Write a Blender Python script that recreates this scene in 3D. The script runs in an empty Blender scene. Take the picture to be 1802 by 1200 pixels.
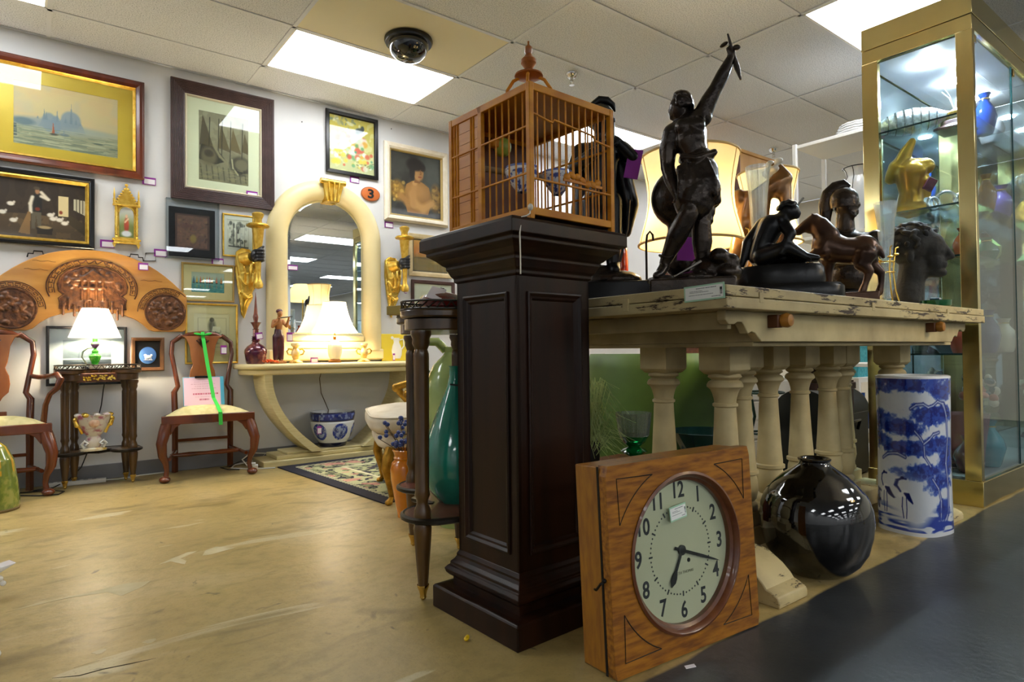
import bpy, math, random
import numpy as np
from mathutils import Vector, Matrix, Euler
random.seed(7); RNG = np.random.default_rng(7)
SC = bpy.context.scene
COL = SC.collection
RAD = math.radians
PI = math.pi

# ------------------------------------------------------------------ camera
CAM_H = 0.82
cam_d = bpy.data.cameras.new('camera')
cam_d.sensor_width = 36.0
cam_d.lens = 1100.0 / 1802.0 * 36.0
cam_d.clip_start = 0.02; cam_d.clip_end = 120
cam = bpy.data.objects.new('camera', cam_d); COL.objects.link(cam)
_yw, _pt, _rl = RAD(37.7), RAD(0.96), RAD(-0.62)
_f = Vector((math.sin(_yw) * math.cos(_pt), math.cos(_yw) * math.cos(_pt), math.sin(_pt)))
_r = Vector((math.cos(_yw), -math.sin(_yw), 0)); _u = _r.cross(_f)
_r2 = _r * math.cos(_rl) + _u * math.sin(_rl); _u2 = -_r * math.sin(_rl) + _u * math.cos(_rl)
_m = Matrix((_r2, _u2, -_f)).transposed().to_4x4(); _m.translation = (0, 0, CAM_H)
cam.matrix_world = _m
SC.camera = cam

# ------------------------------------------------------------------ world, exposure
wd = bpy.data.worlds.new('world'); SC.world = wd; wd.use_nodes = True
wd.node_tree.nodes['Background'].inputs[0].default_value = (0.9, 0.95, 1, 1)
wd.node_tree.nodes['Background'].inputs[1].default_value = 0.25
SC.view_settings.view_transform = 'Standard'
try: SC.view_settings.look = 'None'
except Exception: pass
SC.view_settings.exposure = 1.5
SC.view_settings.gamma = 1.0
SC.view_settings.use_curve_mapping = False
PANEL_LIGHT = 5.2          # emission of the ceiling panels, the store's main light
LAMP_LIGHT = 9.0           # emission of lit bulbs
SC.cycles.use_denoising = True; SC.cycles.use_adaptive_sampling = True; SC.cycles.adaptive_threshold = .03
SC.cycles.max_bounces = 6; SC.cycles.diffuse_bounces = 3; SC.cycles.glossy_bounces = 4; SC.cycles.transmission_bounces = 5; SC.cycles.transparent_max_bounces = 14
SC.cycles.sample_clamp_indirect = 6.0
SC.cycles.caustics_reflective = False; SC.cycles.caustics_refractive = False

# ------------------------------------------------------------------ helpers: materials
def lin(c):
    def g(x): return x / 12.92 if x <= 0.04045 else ((x + 0.055) / 1.055) ** 2.4
    if isinstance(c, str):
        c = c.lstrip('#'); c = [int(c[i:i + 2], 16) / 255 for i in (0, 2, 4)]
    return tuple(g(x) for x in c[:3]) + (1,)
MATS = {}
def mat(name, col='#888888', rough=.5, metal=0, col2=None, scale=8, detail=4, stretch=(1, 1, 1), lo=.35, hi=.65, bump=0, bscale=None,
        coat=0, emit=0, ecol=None, trans=0, ior=1.45, sss=0, wave=None, spec=.5, alpha=1):
    """procedural principled material: two colours mixed by stretched noise (or wood-like bands), optional fine bump"""
    if name in MATS: return MATS[name]
    m = bpy.data.materials.new(name); m.use_nodes = True; nt = m.node_tree; N = nt.nodes; L = nt.links
    b = N['Principled BSDF']; I = b.inputs
    I['Base Color'].default_value = lin(col); I['Roughness'].default_value = rough; I['Metallic'].default_value = metal
    I['IOR'].default_value = ior; I['Coat Weight'].default_value = coat; I['Coat Roughness'].default_value = .06
    I['Transmission Weight'].default_value = trans; I['Specular IOR Level'].default_value = spec; I['Alpha'].default_value = alpha
    if emit: I['Emission Color'].default_value = lin(ecol or col); I['Emission Strength'].default_value = emit
    if sss: I['Subsurface Weight'].default_value = sss; I['Subsurface Radius'].default_value = (.02, .02, .02)
    if col2 or bump or wave:
        tc = N.new('ShaderNodeTexCoord'); mp = N.new('ShaderNodeMapping'); mp.inputs['Scale'].default_value = stretch
        L.new(tc.outputs['Object'], mp.inputs[0])
        nz = N.new('ShaderNodeTexNoise'); nz.inputs['Scale'].default_value = scale; nz.inputs['Detail'].default_value = detail
        L.new(mp.outputs[0], nz.inputs[0]); fac = nz.outputs[0]
        if wave:
            wv = N.new('ShaderNodeTexWave'); wv.wave_type = 'BANDS'; wv.bands_direction = wave[0]
            wv.inputs['Scale'].default_value = wave[1]; wv.inputs['Distortion'].default_value = wave[2]
            wv.inputs['Detail'].default_value = 3; wv.inputs['Detail Scale'].default_value = 1.5
            L.new(mp.outputs[0], wv.inputs[0])
            mx = N.new('ShaderNodeMix'); mx.data_type = 'FLOAT'; mx.inputs[0].default_value = .55
            L.new(nz.outputs[0], mx.inputs[2]); L.new(wv.outputs[1], mx.inputs[3]); fac = mx.outputs[0]
        if col2:
            cr = N.new('ShaderNodeValToRGB'); e = cr.color_ramp.elements
            e[0].position = lo; e[0].color = lin(col); e[1].position = hi; e[1].color = lin(col2)
            L.new(fac, cr.inputs[0]); L.new(cr.outputs[0], I['Base Color'])
        if bump:
            bp = N.new('ShaderNodeBump'); bp.inputs['Strength'].default_value = bump; bp.inputs['Distance'].default_value = .01
            if bscale:
                n2 = N.new('ShaderNodeTexNoise'); n2.inputs['Scale'].default_value = bscale; n2.inputs['Detail'].default_value = 3
                L.new(mp.outputs[0], n2.inputs[0]); L.new(n2.outputs[0], bp.inputs['Height'])
            else: L.new(fac, bp.inputs['Height'])
            L.new(bp.outputs[0], I['Normal'])
    MATS[name] = m
    return m
def vmat(name, rough=.6, coat=0, metal=0, emit=0):
    """paint or print read from the mesh's own colour attribute"""
    if name in MATS: return MATS[name]
    m = mat(name, rough=rough, coat=coat, metal=metal); nt = m.node_tree
    a = nt.nodes.new('ShaderNodeAttribute'); a.attribute_name = 'paint'
    nt.links.new(a.outputs['Color'], nt.nodes['Principled BSDF'].inputs['Base Color'])
    return m
def pane_mat(name, tint='#ffffff', ior=1.45, rough=0.0, haze=0.0):
    """thin clear sheet: lets light through, mirrors by Fresnel"""
    if name in MATS: return MATS[name]
    m = bpy.data.materials.new(name); m.use_nodes = True; nt = m.node_tree; N = nt.nodes; L = nt.links; N.clear()
    o = N.new('ShaderNodeOutputMaterial'); t = N.new('ShaderNodeBsdfTransparent'); g = N.new('ShaderNodeBsdfGlossy'); f = N.new('ShaderNodeLayerWeight'); x = N.new('ShaderNodeMixShader')
    f.inputs[0].default_value = .5; r0 = ((ior - 1) / (ior + 1)) ** 2
    p = N.new('ShaderNodeMath'); p.operation = 'POWER'; p.inputs[1].default_value = 4.5; L.new(f.outputs['Facing'], p.inputs[0])
    q = N.new('ShaderNodeMath'); q.operation = 'MULTIPLY_ADD'; q.inputs[1].default_value = 1 - r0; q.inputs[2].default_value = r0; L.new(p.outputs[0], q.inputs[0])
    t.inputs[0].default_value = lin(tint); g.inputs[1].default_value = rough
    L.new(q.outputs[0], x.inputs[0]); L.new(t.outputs[0], x.inputs[1]); L.new(g.outputs[0], x.inputs[2]); L.new(x.outputs[0], o.inputs[0])
    if haze:  # white haze mixed into the clear glass so it stays visible
        d = N.new('ShaderNodeBsdfTranslucent'); e = N.new('ShaderNodeBsdfDiffuse'); y = N.new('ShaderNodeMixShader'); z = N.new('ShaderNodeMixShader'); y.inputs[0].default_value = .5; z.inputs[0].default_value = haze
        L.new(d.outputs[0], y.inputs[1]); L.new(e.outputs[0], y.inputs[2]); L.new(x.outputs[0], z.inputs[1]); L.new(y.outputs[0], z.inputs[2]); L.new(z.outputs[0], o.inputs[0])
    MATS[name] = m; return m

# ------------------------------------------------------------------ helpers: objects
def setp(o, label=None, cat=None, group=None, kind=None):
    if label: o['label'] = label
    if cat: o['category'] = cat
    if group: o['group'] = group
    if kind: o['kind'] = kind
    return o
def thing(name, label, cat, loc=(0, 0, 0), rz=0, group=None, rot=None, scale=None):
    o = bpy.data.objects.new(name, None); COL.objects.link(o); o.empty_display_size = .05
    o.location = loc; o.rotation_euler = rot or (0, 0, RAD(rz))
    if scale: o.scale = (scale,) * 3
    return setp(o, label, cat, group)
def link_mesh(name, me, m, parent=None, loc=None, rz=0, label=None, cat=None, group=None, kind=None, rot=None):
    o = bpy.data.objects.new(name, me); COL.objects.link(o)
    if m is not None and not me.materials: me.materials.append(m)
    if parent: o.parent = parent
    if loc is not None: o.location = loc
    o.rotation_euler = rot or (0, 0, RAD(rz))
    return setp(o, label, cat, group, kind)
def rotm(rot): return Euler([RAD(a) for a in rot]).to_matrix()
class MB:
    def __init__(s): s.v = []; s.f = []
    def add(s, v, f, M=None):
        b = len(s.v)
        s.v += [tuple(M @ Vector(p)) for p in v] if M is not None else [tuple(p) for p in v]
        s.f += [tuple(b + i for i in q) for q in f]; return s
    def box(s, x0, x1, y0, y1, z0, z1, M=None):
        return s.add([(x0, y0, z0), (x1, y0, z0), (x1, y1, z0), (x0, y1, z0), (x0, y0, z1), (x1, y0, z1), (x1, y1, z1), (x0, y1, z1)],
                     [(3, 2, 1, 0), (4, 5, 6, 7), (0, 1, 5, 4), (1, 2, 6, 5), (2, 3, 7, 6), (3, 0, 4, 7)], M)
    def cbox(s, c, size, rot=(0, 0, 0)):
        M = Matrix.Translation(c) @ rotm(rot).to_4x4(); a, b, d = [q / 2 for q in size]
        return s.box(-a, a, -b, b, -d, d, M)
    def loft(s, rings, cap=True, closed=True):
        n = len(rings[0]); v = [p for r in rings for p in r]; f = []
        for i in range(len(rings) - 1):
            for j in range(n if closed else n - 1):
                k = (j + 1) % n; f.append((i * n + j, i * n + k, (i + 1) * n + k, (i + 1) * n + j))
        if cap: f.append(tuple(range(n - 1, -1, -1))); f.append(tuple((len(rings) - 1) * n + j for j in range(n)))
        return s.add(v, f)
    def lathe(s, prof, c=(0, 0, 0), n=24, sx=1, sy=1, flute=None, cap=True, M=None, pw=None, a0=0):
        rings = []
        for q in prof:
            r, z = q[0], q[1]; ring = []
            for j in range(n):
                a = 2 * PI * j / n + a0; k = 1
                if flute and len(q) > 2 and q[2]: k = 1 - flute[1] * (.5 + .5 * math.cos(a * flute[0]))
                ca, sa = math.cos(a), math.sin(a)
                if pw:
                    ca = math.copysign(abs(ca) ** pw, ca); sa = math.copysign(abs(sa) ** pw, sa)
                p = Vector((r * k * ca * sx, r * k * sa * sy, z))
                p = (M @ p) if M is not None else p
                ring.append((p.x + c[0], p.y + c[1], p.z + c[2]))
            rings.append(ring)
        return s.loft(rings, cap)
    def tube(s, pts, r, n=8, cap=True, closed=False, flat=1):
        P = [Vector(p) for p in pts]; m = len(P)
        rr = r if isinstance(r, (list, tuple)) else [r] * m
        rings = []; ref = None
        for i in range(m):
            if closed: d = P[(i + 1) % m] - P[i - 1]
            else: d = P[min(i + 1, m - 1)] - P[max(i - 1, 0)]
            if d.length < 1e-9: d = Vector((0, 0, 1))
            d.normalize()
            if ref is None:
                ref = Vector((0, 0, 1)) if abs(d.z) < .9 else Vector((1, 0, 0))
            x = ref - d * ref.dot(d)
            if x.length < 1e-6: x = d.orthogonal()
            x.normalize(); y = d.cross(x); ref = x
            rings.append([tuple(P[i] + x * (rr[i] * math.cos(2 * PI * j / n)) + y * (rr[i] * flat * math.sin(2 * PI * j / n))) for j in range(n)])
        if closed: rings.append(rings[0]); cap = False
        return s.loft(rings, cap)
    def prism(s, poly, a0, a1, plane='xz', M=None):
        def mk(p, a): return {'xz': (p[0], a, p[1]), 'yz': (a, p[0], p[1]), 'xy': (p[0], p[1], a)}[plane]
        n = len(poly); v = [mk(p, a0) for p in poly] + [mk(p, a1) for p in poly]
        f = [tuple(range(n - 1, -1, -1)), tuple(range(n, 2 * n))] + [(i, (i + 1) % n, n + (i + 1) % n, n + i) for i in range(n)]
        return s.add(v, f, M)
    def ell(s, c, r, n=14, m=9, rot=None):
        if not isinstance(r, (list, tuple)): r = (r,) * 3
        Q = rotm(rot) if rot else None; v = []; f = []
        def tr(p):
            p = Vector(p)
            if Q: p = Q @ p
            return (p.x + c[0], p.y + c[1], p.z + c[2])
        v.append(tr((0, 0, -r[2])))
        for i in range(1, m):
            t = -PI / 2 + PI * i / m
            for j in range(n):
                a = 2 * PI * j / n; v.append(tr((r[0] * math.cos(t) * math.cos(a), r[1] * math.cos(t) * math.sin(a), r[2] * math.sin(t))))
        v.append(tr((0, 0, r[2]))); T = len(v) - 1
        for j in range(n):
            k = (j + 1) % n; f.append((0, 1 + k, 1 + j)); f.append((T, T - n + j, T - n + k))
            for i in range(m - 2):
                a = 1 + i * n; f.append((a + j, a + k, a + n + k, a + n + j))
        return s.add(v, f)
    def cap(s, a, b, ra, rb=None, n=10):
        rb = ra if rb is None else rb; a = Vector(a); b = Vector(b); d = (b - a)
        if d.length < 1e-6: return s.ell(a, ra, n, 6)
        d.normalize(); x = d.orthogonal().normalized(); y = d.cross(x); rings = []
        for k in (-1, -.75, -.4): rings.append((a + d * ra * k, ra * math.sqrt(max(1 - k * k, .02))))
        rings += [(a, ra), (b, rb)]
        for k in (.4, .75, 1): rings.append((b + d * rb * k, rb * math.sqrt(max(1 - k * k, .02))))
        return s.loft([[tuple(p + x * r * math.cos(2 * PI * j / n) + y * r * math.sin(2 * PI * j / n)) for j in range(n)] for p, r in rings])
    def chain(s, pts, rad, n=10):
        for i in range(len(pts) - 1): s.cap(pts[i], pts[i + 1], rad[i], rad[i + 1], n)
        return s
    def mesh(s, name, smooth=True, ang=38):
        me = bpy.data.meshes.new(name); me.from_pydata(s.v, [], s.f)
        if smooth:
            me.polygons.foreach_set('use_smooth', [True] * len(me.polygons)); me.set_sharp_from_angle(angle=RAD(ang))
        me.update(); return me
    def build(s, name, m, parent=None, loc=None, rz=0, bevel=0, smooth=True, ang=38, **kw):
        o = link_mesh(name, s.mesh(name, smooth, ang), m, parent, loc, rz, **kw)
        if bevel:
            b = o.modifiers.new('edge', 'BEVEL'); b.width = bevel; b.segments = 2; b.limit_method = 'ANGLE'; b.angle_limit = RAD(40)
        return o
def sculpt(mb, name, m, parent=None, vox=.006, smooth=4, dec=None, **kw):
    """melt overlapping volumes into one continuous surface"""
    t = bpy.data.objects.new('tmp', mb.mesh('tmp', False)); COL.objects.link(t)
    q = t.modifiers.new('r', 'REMESH'); q.mode = 'VOXEL'; q.voxel_size = vox
    if smooth: q = t.modifiers.new('s', 'SMOOTH'); q.iterations = smooth; q.factor = .5
    if dec: q = t.modifiers.new('d', 'DECIMATE'); q.ratio = dec
    dg = bpy.context.evaluated_depsgraph_get()
    me = bpy.data.meshes.new_from_object(t.evaluated_get(dg)); old = t.data
    bpy.data.objects.remove(t); bpy.data.meshes.remove(old)
    me.name = name; me.polygons.foreach_set('use_smooth', [True] * len(me.polygons))
    return link_mesh(name, me, m, parent, **kw)
def copy_tree(o, parent=None):
    c = o.copy(); COL.objects.link(c); c.parent = parent
    for ch in list(o.children): copy_tree(ch, c)
    return c
def text(body, name, m, parent, loc, size, rot=(90, 0, 0), ext=.0006, align='CENTER', sx=1, bold=0, **kw):
    cu = bpy.data.curves.new(name, 'FONT'); cu.body = body; cu.size = size; cu.align_x = align; cu.align_y = 'CENTER'; cu.extrude = ext; cu.offset = bold; cu.resolution_u = 3
    o = bpy.data.objects.new(name, cu); COL.objects.link(o); cu.materials.append(m); o.parent = parent; o.location = loc
    dg = bpy.context.evaluated_depsgraph_get(); me = bpy.data.meshes.new_from_object(o.evaluated_get(dg)); bpy.data.objects.remove(o)
    o = bpy.data.objects.new(name, me); COL.objects.link(o); o.parent = parent; o.location = loc
    o.rotation_euler = [RAD(a) for a in rot]; o.scale = (sx, 1, 1)
    return setp(o, **kw)

# painted canvases ----------------------------------------------------------
class Cv:
    """a small numpy canvas; u to the right, v upward, both 0..1"""
    def __init__(s, nx, ny, col):
        s.nx, s.ny = nx, ny
        s.u, s.v = np.meshgrid((np.arange(nx)) / (nx - 1), (np.arange(ny)) / (ny - 1)); s.asp = nx / ny
        s.c = np.zeros((ny, nx, 3)); s.c[:] = s.rgb(col)
    @staticmethod
    def rgb(c):
        c = c.lstrip('#'); return np.array([int(c[i:i + 2], 16) / 255 for i in (0, 2, 4)])
    def mix(s, w, col): s.c += np.clip(w, 0, 1)[..., None] * (s.rgb(col) - s.c); return s
    def grad(s, c0, c1, v0=0, v1=1): return s.mix(np.clip((s.v - v0) / (v1 - v0), 0, 1), c1) if c0 is None else s.fill(c0).mix(np.clip((s.v - v0) / (v1 - v0), 0, 1), c1)
    def fill(s, c): s.c[:] = s.rgb(c); return s
    def e(s, u, v, a, b, col, w=1, soft=.25, rot=0):
        du, dv = s.u - u, s.v - v; q = RAD(rot); x = du * math.cos(q) + dv * math.sin(q) / s.asp; y = -du * math.sin(q) * s.asp + dv * math.cos(q)
        r = np.sqrt((x / a) ** 2 + (y / b) ** 2); return s.mix(w * np.clip((1 + soft - r) / (2 * soft), 0, 1), col)
    def poly(s, pts, col, w=1):
        ins = np.zeros(s.u.shape, bool); n = len(pts)
        for i in range(n):
            (x1, y1), (x2, y2) = pts[i], pts[(i + 1) % n]
            if y1 == y2: continue
            c = ((y1 > s.v) != (y2 > s.v)) & (s.u < (x2 - x1) * (s.v - y1) / (y2 - y1) + x1); ins ^= c
        return s.mix(ins * w, col)
    def line(s, pts, wd, col, w=1):
        for (x1, y1), (x2, y2) in zip(pts[:-1], pts[1:]):
            dx, dy = (x2 - x1) * s.asp, y2 - y1; L = dx * dx + dy * dy + 1e-12
            t = np.clip((((s.u - x1) * s.asp) * dx + (s.v - y1) * dy) / L, 0, 1)
            d = np.hypot((s.u - x1) * s.asp - t * dx, s.v - y1 - t * dy); s.mix(w * np.clip(1.5 - d / wd, 0, 1), col)
        return s
    def noise(s, fx, fy, seed=0, oct=3):
        r = np.random.default_rng(seed); out = np.zeros(s.u.shape); amp = 1; tot = 0
        for o in range(oct):
            gx, gy = int(fx * 2 ** o) + 2, int(fy * 2 ** o) + 2; g = r.random((gy + 1, gx + 1))
            x = s.u * (gx - 1e-6) * .999; y = s.v * (gy - 1e-6) * .999; xi = x.astype(int); yi = y.astype(int); a = x - xi; b = y - yi
            a = a * a * (3 - 2 * a); b = b * b * (3 - 2 * b)
            out += amp * ((g[yi, xi] * (1 - a) + g[yi, xi + 1] * a) * (1 - b) + (g[yi + 1, xi] * (1 - a) + g[yi + 1, xi + 1] * a) * b); tot += amp; amp *= .55
        return out / tot
    def spots(s, n, box, size, cols, w=.9, seed=1, soft=.3, asp=1, rot=0):
        r = np.random.default_rng(seed)
        for k in range(n):
            q = size * (.5 + r.random()); s.e(box[0] + r.random() * (box[1] - box[0]), box[2] + r.random() * (box[3] - box[2]), q, q * s.asp * asp, cols[r.integers(len(cols))], w, soft, rot if rot != 'r' else r.random() * 180)
        return s
    def lin(s): x = np.clip(s.c, 0, 1); return np.where(x <= .04045, x / 12.92, ((x + .055) / 1.055) ** 2.4)
def painted(cv, fn, name, m, parent=None, wrap=False, **kw):
    """mesh a canvas: fn(u, v arrays) -> x, y, z arrays; the canvas colours become its paint"""
    ny, nx = cv.u.shape; x, y, z = fn(cv.u, cv.v)
    co = np.stack([x, y, z], -1).reshape(-1, 3).astype(np.float32)
    i = (np.arange(ny - 1)[:, None] * nx + np.arange(nx - 1)[None]).ravel()
    q = np.stack([i, i + 1, i + nx + 1, i + nx], -1).astype(np.int32)
    me = bpy.data.meshes.new(name); me.vertices.add(len(co)); me.vertices.foreach_set('co', co.ravel())
    me.loops.add(q.size); me.loops.foreach_set('vertex_index', q.ravel()); me.polygons.add(len(q))
    me.polygons.foreach_set('loop_start', np.arange(0, q.size, 4, dtype=np.int32))
    me.update(calc_edges=True); me.validate()
    a = me.color_attributes.new('paint', 'FLOAT_COLOR', 'POINT')
    a.data.foreach_set('color', np.concatenate([cv.lin().reshape(-1, 3), np.ones((nx * ny, 1))], 1).astype(np.float32).ravel())
    me.polygons.foreach_set('use_smooth', [True] * len(me.polygons))
    return link_mesh(name, me, m, parent, **kw)

# ------------------------------------------------------------------ common materials
M_white = mat('white_paint', '#f2f1ec', .5)
M_print = vmat('printed_paper', .7)
M_oil = vmat('oil_paint', .45, coat=.15)
M_glaze = vmat('painted_porcelain', .12, coat=.6)
M_pane = pane_mat('clear_glass_pane', '#fbfffd')
M_gold = mat('gilded_wood', '#c9992f', .38, .75, '#e9c862', 30, lo=.3, hi=.7, bump=.15)
M_goldb = mat('bright_gold_leaf', '#d8a935', .25, .85, '#f0cf6a', 18)
M_brass = mat('polished_brass', '#c7a04a', .16, 1, '#e2c476', 3, lo=.3, hi=.75)
M_black = mat('black_lacquer', '#0d0c0c', .25)
M_darkiron = mat('dark_iron', '#1b1715', .45, .5)
M_mahog = mat('mahogany', '#4a1f12', .28, 0, '#6d3018', 9, stretch=(1, 1, .15), coat=.3)
M_walnut = mat('walnut_frame', '#3a2520', .4, 0, '#523630', 20, stretch=(.3, 1, .3), bump=.1)
M_chrome = mat('chrome', '#d8d8d8', .12, 1)
M_purple = mat('purple_card', '#8d2f96', .7)
M_tagwhite = mat('tag_paper', '#f3eef4', .7)
M_ink = mat('ink', '#2b2a30', .8)
M_cable_b = mat('black_cable', '#141414', .5)
M_cable_w = mat('white_cable', '#d9d8d2', .45)
M_string = mat('white_string', '#d8d0bd', .9)

# ------------------------------------------------------------------ the room shell
X0, X1, Y0, YW, CH = -4.0, 8.6, -15.0, 4.97, 2.87
def struct(o): return setp(o, kind='structure')
def floor_material():
    m = bpy.data.materials.new('stained_concrete'); m.use_nodes = True; nt = m.node_tree; N = nt.nodes; L = nt.links; b = N['Principled BSDF']
    tc = N.new('ShaderNodeTexCoord')
    def nz(sc, det, st=(1, 1, 1), dist=0):
        mp = N.new('ShaderNodeMapping'); mp.inputs['Scale'].default_value = st; L.new(tc.outputs['Object'], mp.inputs[0])
        n = N.new('ShaderNodeTexNoise'); n.inputs['Scale'].default_value = sc; n.inputs['Detail'].default_value = det; n.inputs['Distortion'].default_value = dist; L.new(mp.outputs[0], n.inputs[0]); return n.outputs[0]
    def ramp(f, stops):
        r = N.new('ShaderNodeValToRGB'); el = r.color_ramp.elements
        while len(el) < len(stops): el.new(.5)
        for e, (p, c) in zip(el, stops): e.position = p; e.color = lin(c) if isinstance(c, str) else (c, c, c, 1)
        L.new(f, r.inputs[0]); return r.outputs[0]
    def mix(f, a, c):
        x = N.new('ShaderNodeMix'); x.data_type = 'RGBA'; L.new(f, x.inputs[0])
        for s, q in ((6, a), (7, c)):
            if isinstance(q, str): x.inputs[s].default_value = lin(q)
            else: L.new(q, x.inputs[s])
        return x.outputs[2]
    base = ramp(nz(1.1, 6, dist=.6), [(.3, '#9f8953'), (.5, '#b29b63'), (.7, '#c0ab7d')])
    base = mix(ramp(nz(22, 5), [(.45, 0.0), (.75, .55)]), base, '#8c7c4a')
    base = mix(ramp(nz(3.2, 8, (1, 2.2, 1), 1.0), [(.54, 0.0), (.7, .75)]), base, '#7d6c40')
    base = mix(ramp(nz(1.7, 4, (.6, 2.4, 1), .8), [(.645, 0.0), (.67, .8)]), base, '#c4b892')      # worn pale streaks
    base = mix(ramp(nz(6, 9, (1, 1, 1), 2.2), [(.66, 0.0), (.73, .8)]), base, '#564a34')
    base = mix(ramp(nz(120, 2), [(.55, 0.0), (.8, .4)]), base, '#6e5d3c')
    grey = ramp(nz(5, 6), [(.3, '#2b2e31'), (.7, '#383b3e')])
    grey = mix(ramp(nz(60, 3), [(.68, 0.0), (.74, .5)]), grey, '#55574f')
    # the painted aisle starts at y = 1.04 with a slightly ragged edge
    sx = N.new('ShaderNodeSeparateXYZ'); L.new(tc.outputs['Object'], sx.inputs[0])
    ad = N.new('ShaderNodeMath'); ad.operation = 'MULTIPLY_ADD'; ad.inputs[1].default_value = .05; L.new(nz(2.5, 4), ad.inputs[0]); L.new(sx.outputs[1], ad.inputs[2])
    lt = N.new('ShaderNodeMapRange'); lt.inputs[1].default_value = 1.062; lt.inputs[2].default_value = 1.072; lt.inputs[3].default_value = 1; lt.inputs[4].default_value = 0; L.new(ad.outputs[0], lt.inputs[0])
    L.new(mix(lt.outputs[0], base, grey), b.inputs['Base Color'])
    rr = N.new('ShaderNodeMapRange'); rr.inputs[3].default_value = .2; rr.inputs[4].default_value = .5; L.new(nz(2, 5), rr.inputs[0]); L.new(rr.outputs[0], b.inputs['Roughness'])
    bp = N.new('ShaderNodeBump'); bp.inputs['Strength'].default_value = .12; bp.inputs['Distance'].default_value = .01; L.new(nz(40, 4), bp.inputs['Height']); L.new(bp.outputs[0], b.inputs['Normal'])
    return m
floor = struct(MB().box(X0, X1, Y0, YW, -.1, 0).build('floor', floor_material(), smooth=False))
M_crack = mat('crack_dirt', '#3a3122', .9); M_worn = mat('worn_pale_concrete', '#c2b690', .5, 0, '#b3a67c', 12)
for pts in ([(.048, 1.995), (.104, 1.965), (.153, 1.966), (.216, 1.954), (.274, 1.946)], [(.095, 2.024), (.152, 2.029)], [(.174, 2.231), (.254, 2.23)]):
    MB().tube([(x, y, -.0005) for x, y in pts], [.0008] + [.0022] * (len(pts) - 2) + [.0008], 6).build('floor_crack', M_crack, floor)
def worn(pts): MB().prism(pts, -.0005, .0006, 'xy').build('worn_patch', M_worn, floor, smooth=False)
for pts in ([(.405, 2.804), (.447, 2.813), (.484, 2.739), (.498, 2.78), (.485, 2.826), (.557, 2.887), (.523, 2.896), (.463, 2.853)], [(.561, 2.808), (.59, 2.803), (.696, 2.831), (.633, 2.903), (.589, 2.88)],
            [(-.058, 2.597), (.015, 2.607), (.107, 2.617), (.218, 2.591), (.251, 2.52), (.318, 2.57), (.352, 2.62), (.266, 2.647), (.155, 2.629), (.03, 2.631)], [(.441, 3.052), (.504, 3.04), (.487, 3.065)]): worn(pts)
for x, y in ((.102, 3.264), (.156, 2.087), (.276, 2.072)): worn([(x + .016 * math.cos(a) * (1 + .3 * math.sin(3 * a)), y + .014 * math.sin(a)) for a in [2 * PI * k / 9 for k in range(9)]])
M_wall = mat('wall_paint', '#d9d9d8', .75, col2='#cfcfcf', scale=2, bump=.03, bscale=90)
wall_back = struct(MB().box(X0, X1, YW, YW + .12, 0, CH).build('wall_back', M_wall, smooth=False))
struct(MB().box(X0 - .12, X0, Y0, YW, 0, CH).build('wall_left', M_wall, smooth=False))
struct(MB().box(X1, X1 + .12, Y0, YW, 0, CH).build('wall_right', mat('wall_paint_cream', '#cfc8b6', .75, col2='#c8c1af', scale=2), smooth=False))
struct(MB().box(X0, X1, Y0 - .12, Y0, 0, CH).build('wall_front', M_wall, smooth=False))
struct(MB().box(X0, X1, YW - .012, YW, 0, .1).build('baseboard_back', mat('grey_vinyl', '#77777a', .5), bevel=.003))
# ceiling: suspended tiles in a T-bar grid, 1.22 x 0.66 m
GX, GY, TX, TY = 1.313, 3.2407, 1.2192, .6594
def panel_at(i, j): return i % 2 == 0 and (j - 1) % 4 == 0 and (i, j) not in ((0, -3), (-2, -3), (-4, -3), (0, -7), (-2, -7))
M_tile = mat('mineral_tile', '#b9c0cb', .9, 0, '#eaeef5', 150, 3, lo=.36, hi=.5, bump=.25)
M_tbar = mat('t_bar', '#e2e6ee', .5)
ceiling = struct(MB().box(X0, X1, Y0, YW + .12, CH + .16, CH + .2).build('ceiling', mat('plenum', '#8d8b86', .9), smooth=False))
def tile_mesh(nm, x0, x1, y0, y1):
    mb = MB(); e = .011; mb.box(x0 + e, x1 - e, y0 + e, y1 - e, 0, .016); return mb.mesh(nm, False)
me_tile = tile_mesh('ceiling_tile', 0, TX, 0, TY); me_tile.materials.append(M_tile)
lights = []; rest = MB(); bars = MB(); far_l = []
for i in range(-5, 7):
    for j in range(-28, 4):
        x0, y0 = GX + i * TX, GY + j * TY; x1, y1 = x0 + TX, y0 + TY
        if x1 <= X0 or x0 >= X1 or y1 <= Y0 or y0 >= YW: continue
        if panel_at(i, j) and x0 > X0 and x1 < X1: lights.append((i, j)); continue
        near = -2 <= i <= 5 and -4 <= j
        if near and y1 < YW and x0 > X0 and x1 < X1 and not (i == 0 and j == 0):
            o = link_mesh('tile', me_tile, M_tile, ceiling, (x0, y0, CH + .004 + random.random() * .003))
        elif near and (i, j) == (0, 0):
            setp(link_mesh('tile', tile_mesh('smooth_tile', 0, TX, 0, TY), mat('smooth_cream_board', '#eee8cc', .7), ceiling, (x0, y0, CH + .003)), label='smooth cream replacement tile')
        else:
            a, b, c, d = max(x0, X0), min(x1, X1), max(y0, Y0), min(y1, YW)
            if near and b - a > .05 and d - c > .05: link_mesh('tile', tile_mesh('cut_tile', 0, b - a, 0, d - c), M_tile, ceiling, (a, c, CH + .004))
            elif b - a > .05 and d - c > .05: rest.box(a + .011, b - .011, c + .011, d - .011, CH + .004, CH + .02)
setp(rest.build('tile_field', M_tile, ceiling, smooth=False), kind='stuff')
for i in range(-5, 8):
    x = GX + i * TX
    if X0 < x < X1: bars.box(x - .012, x + .012, Y0, YW, CH - .002, CH + .004)
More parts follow.
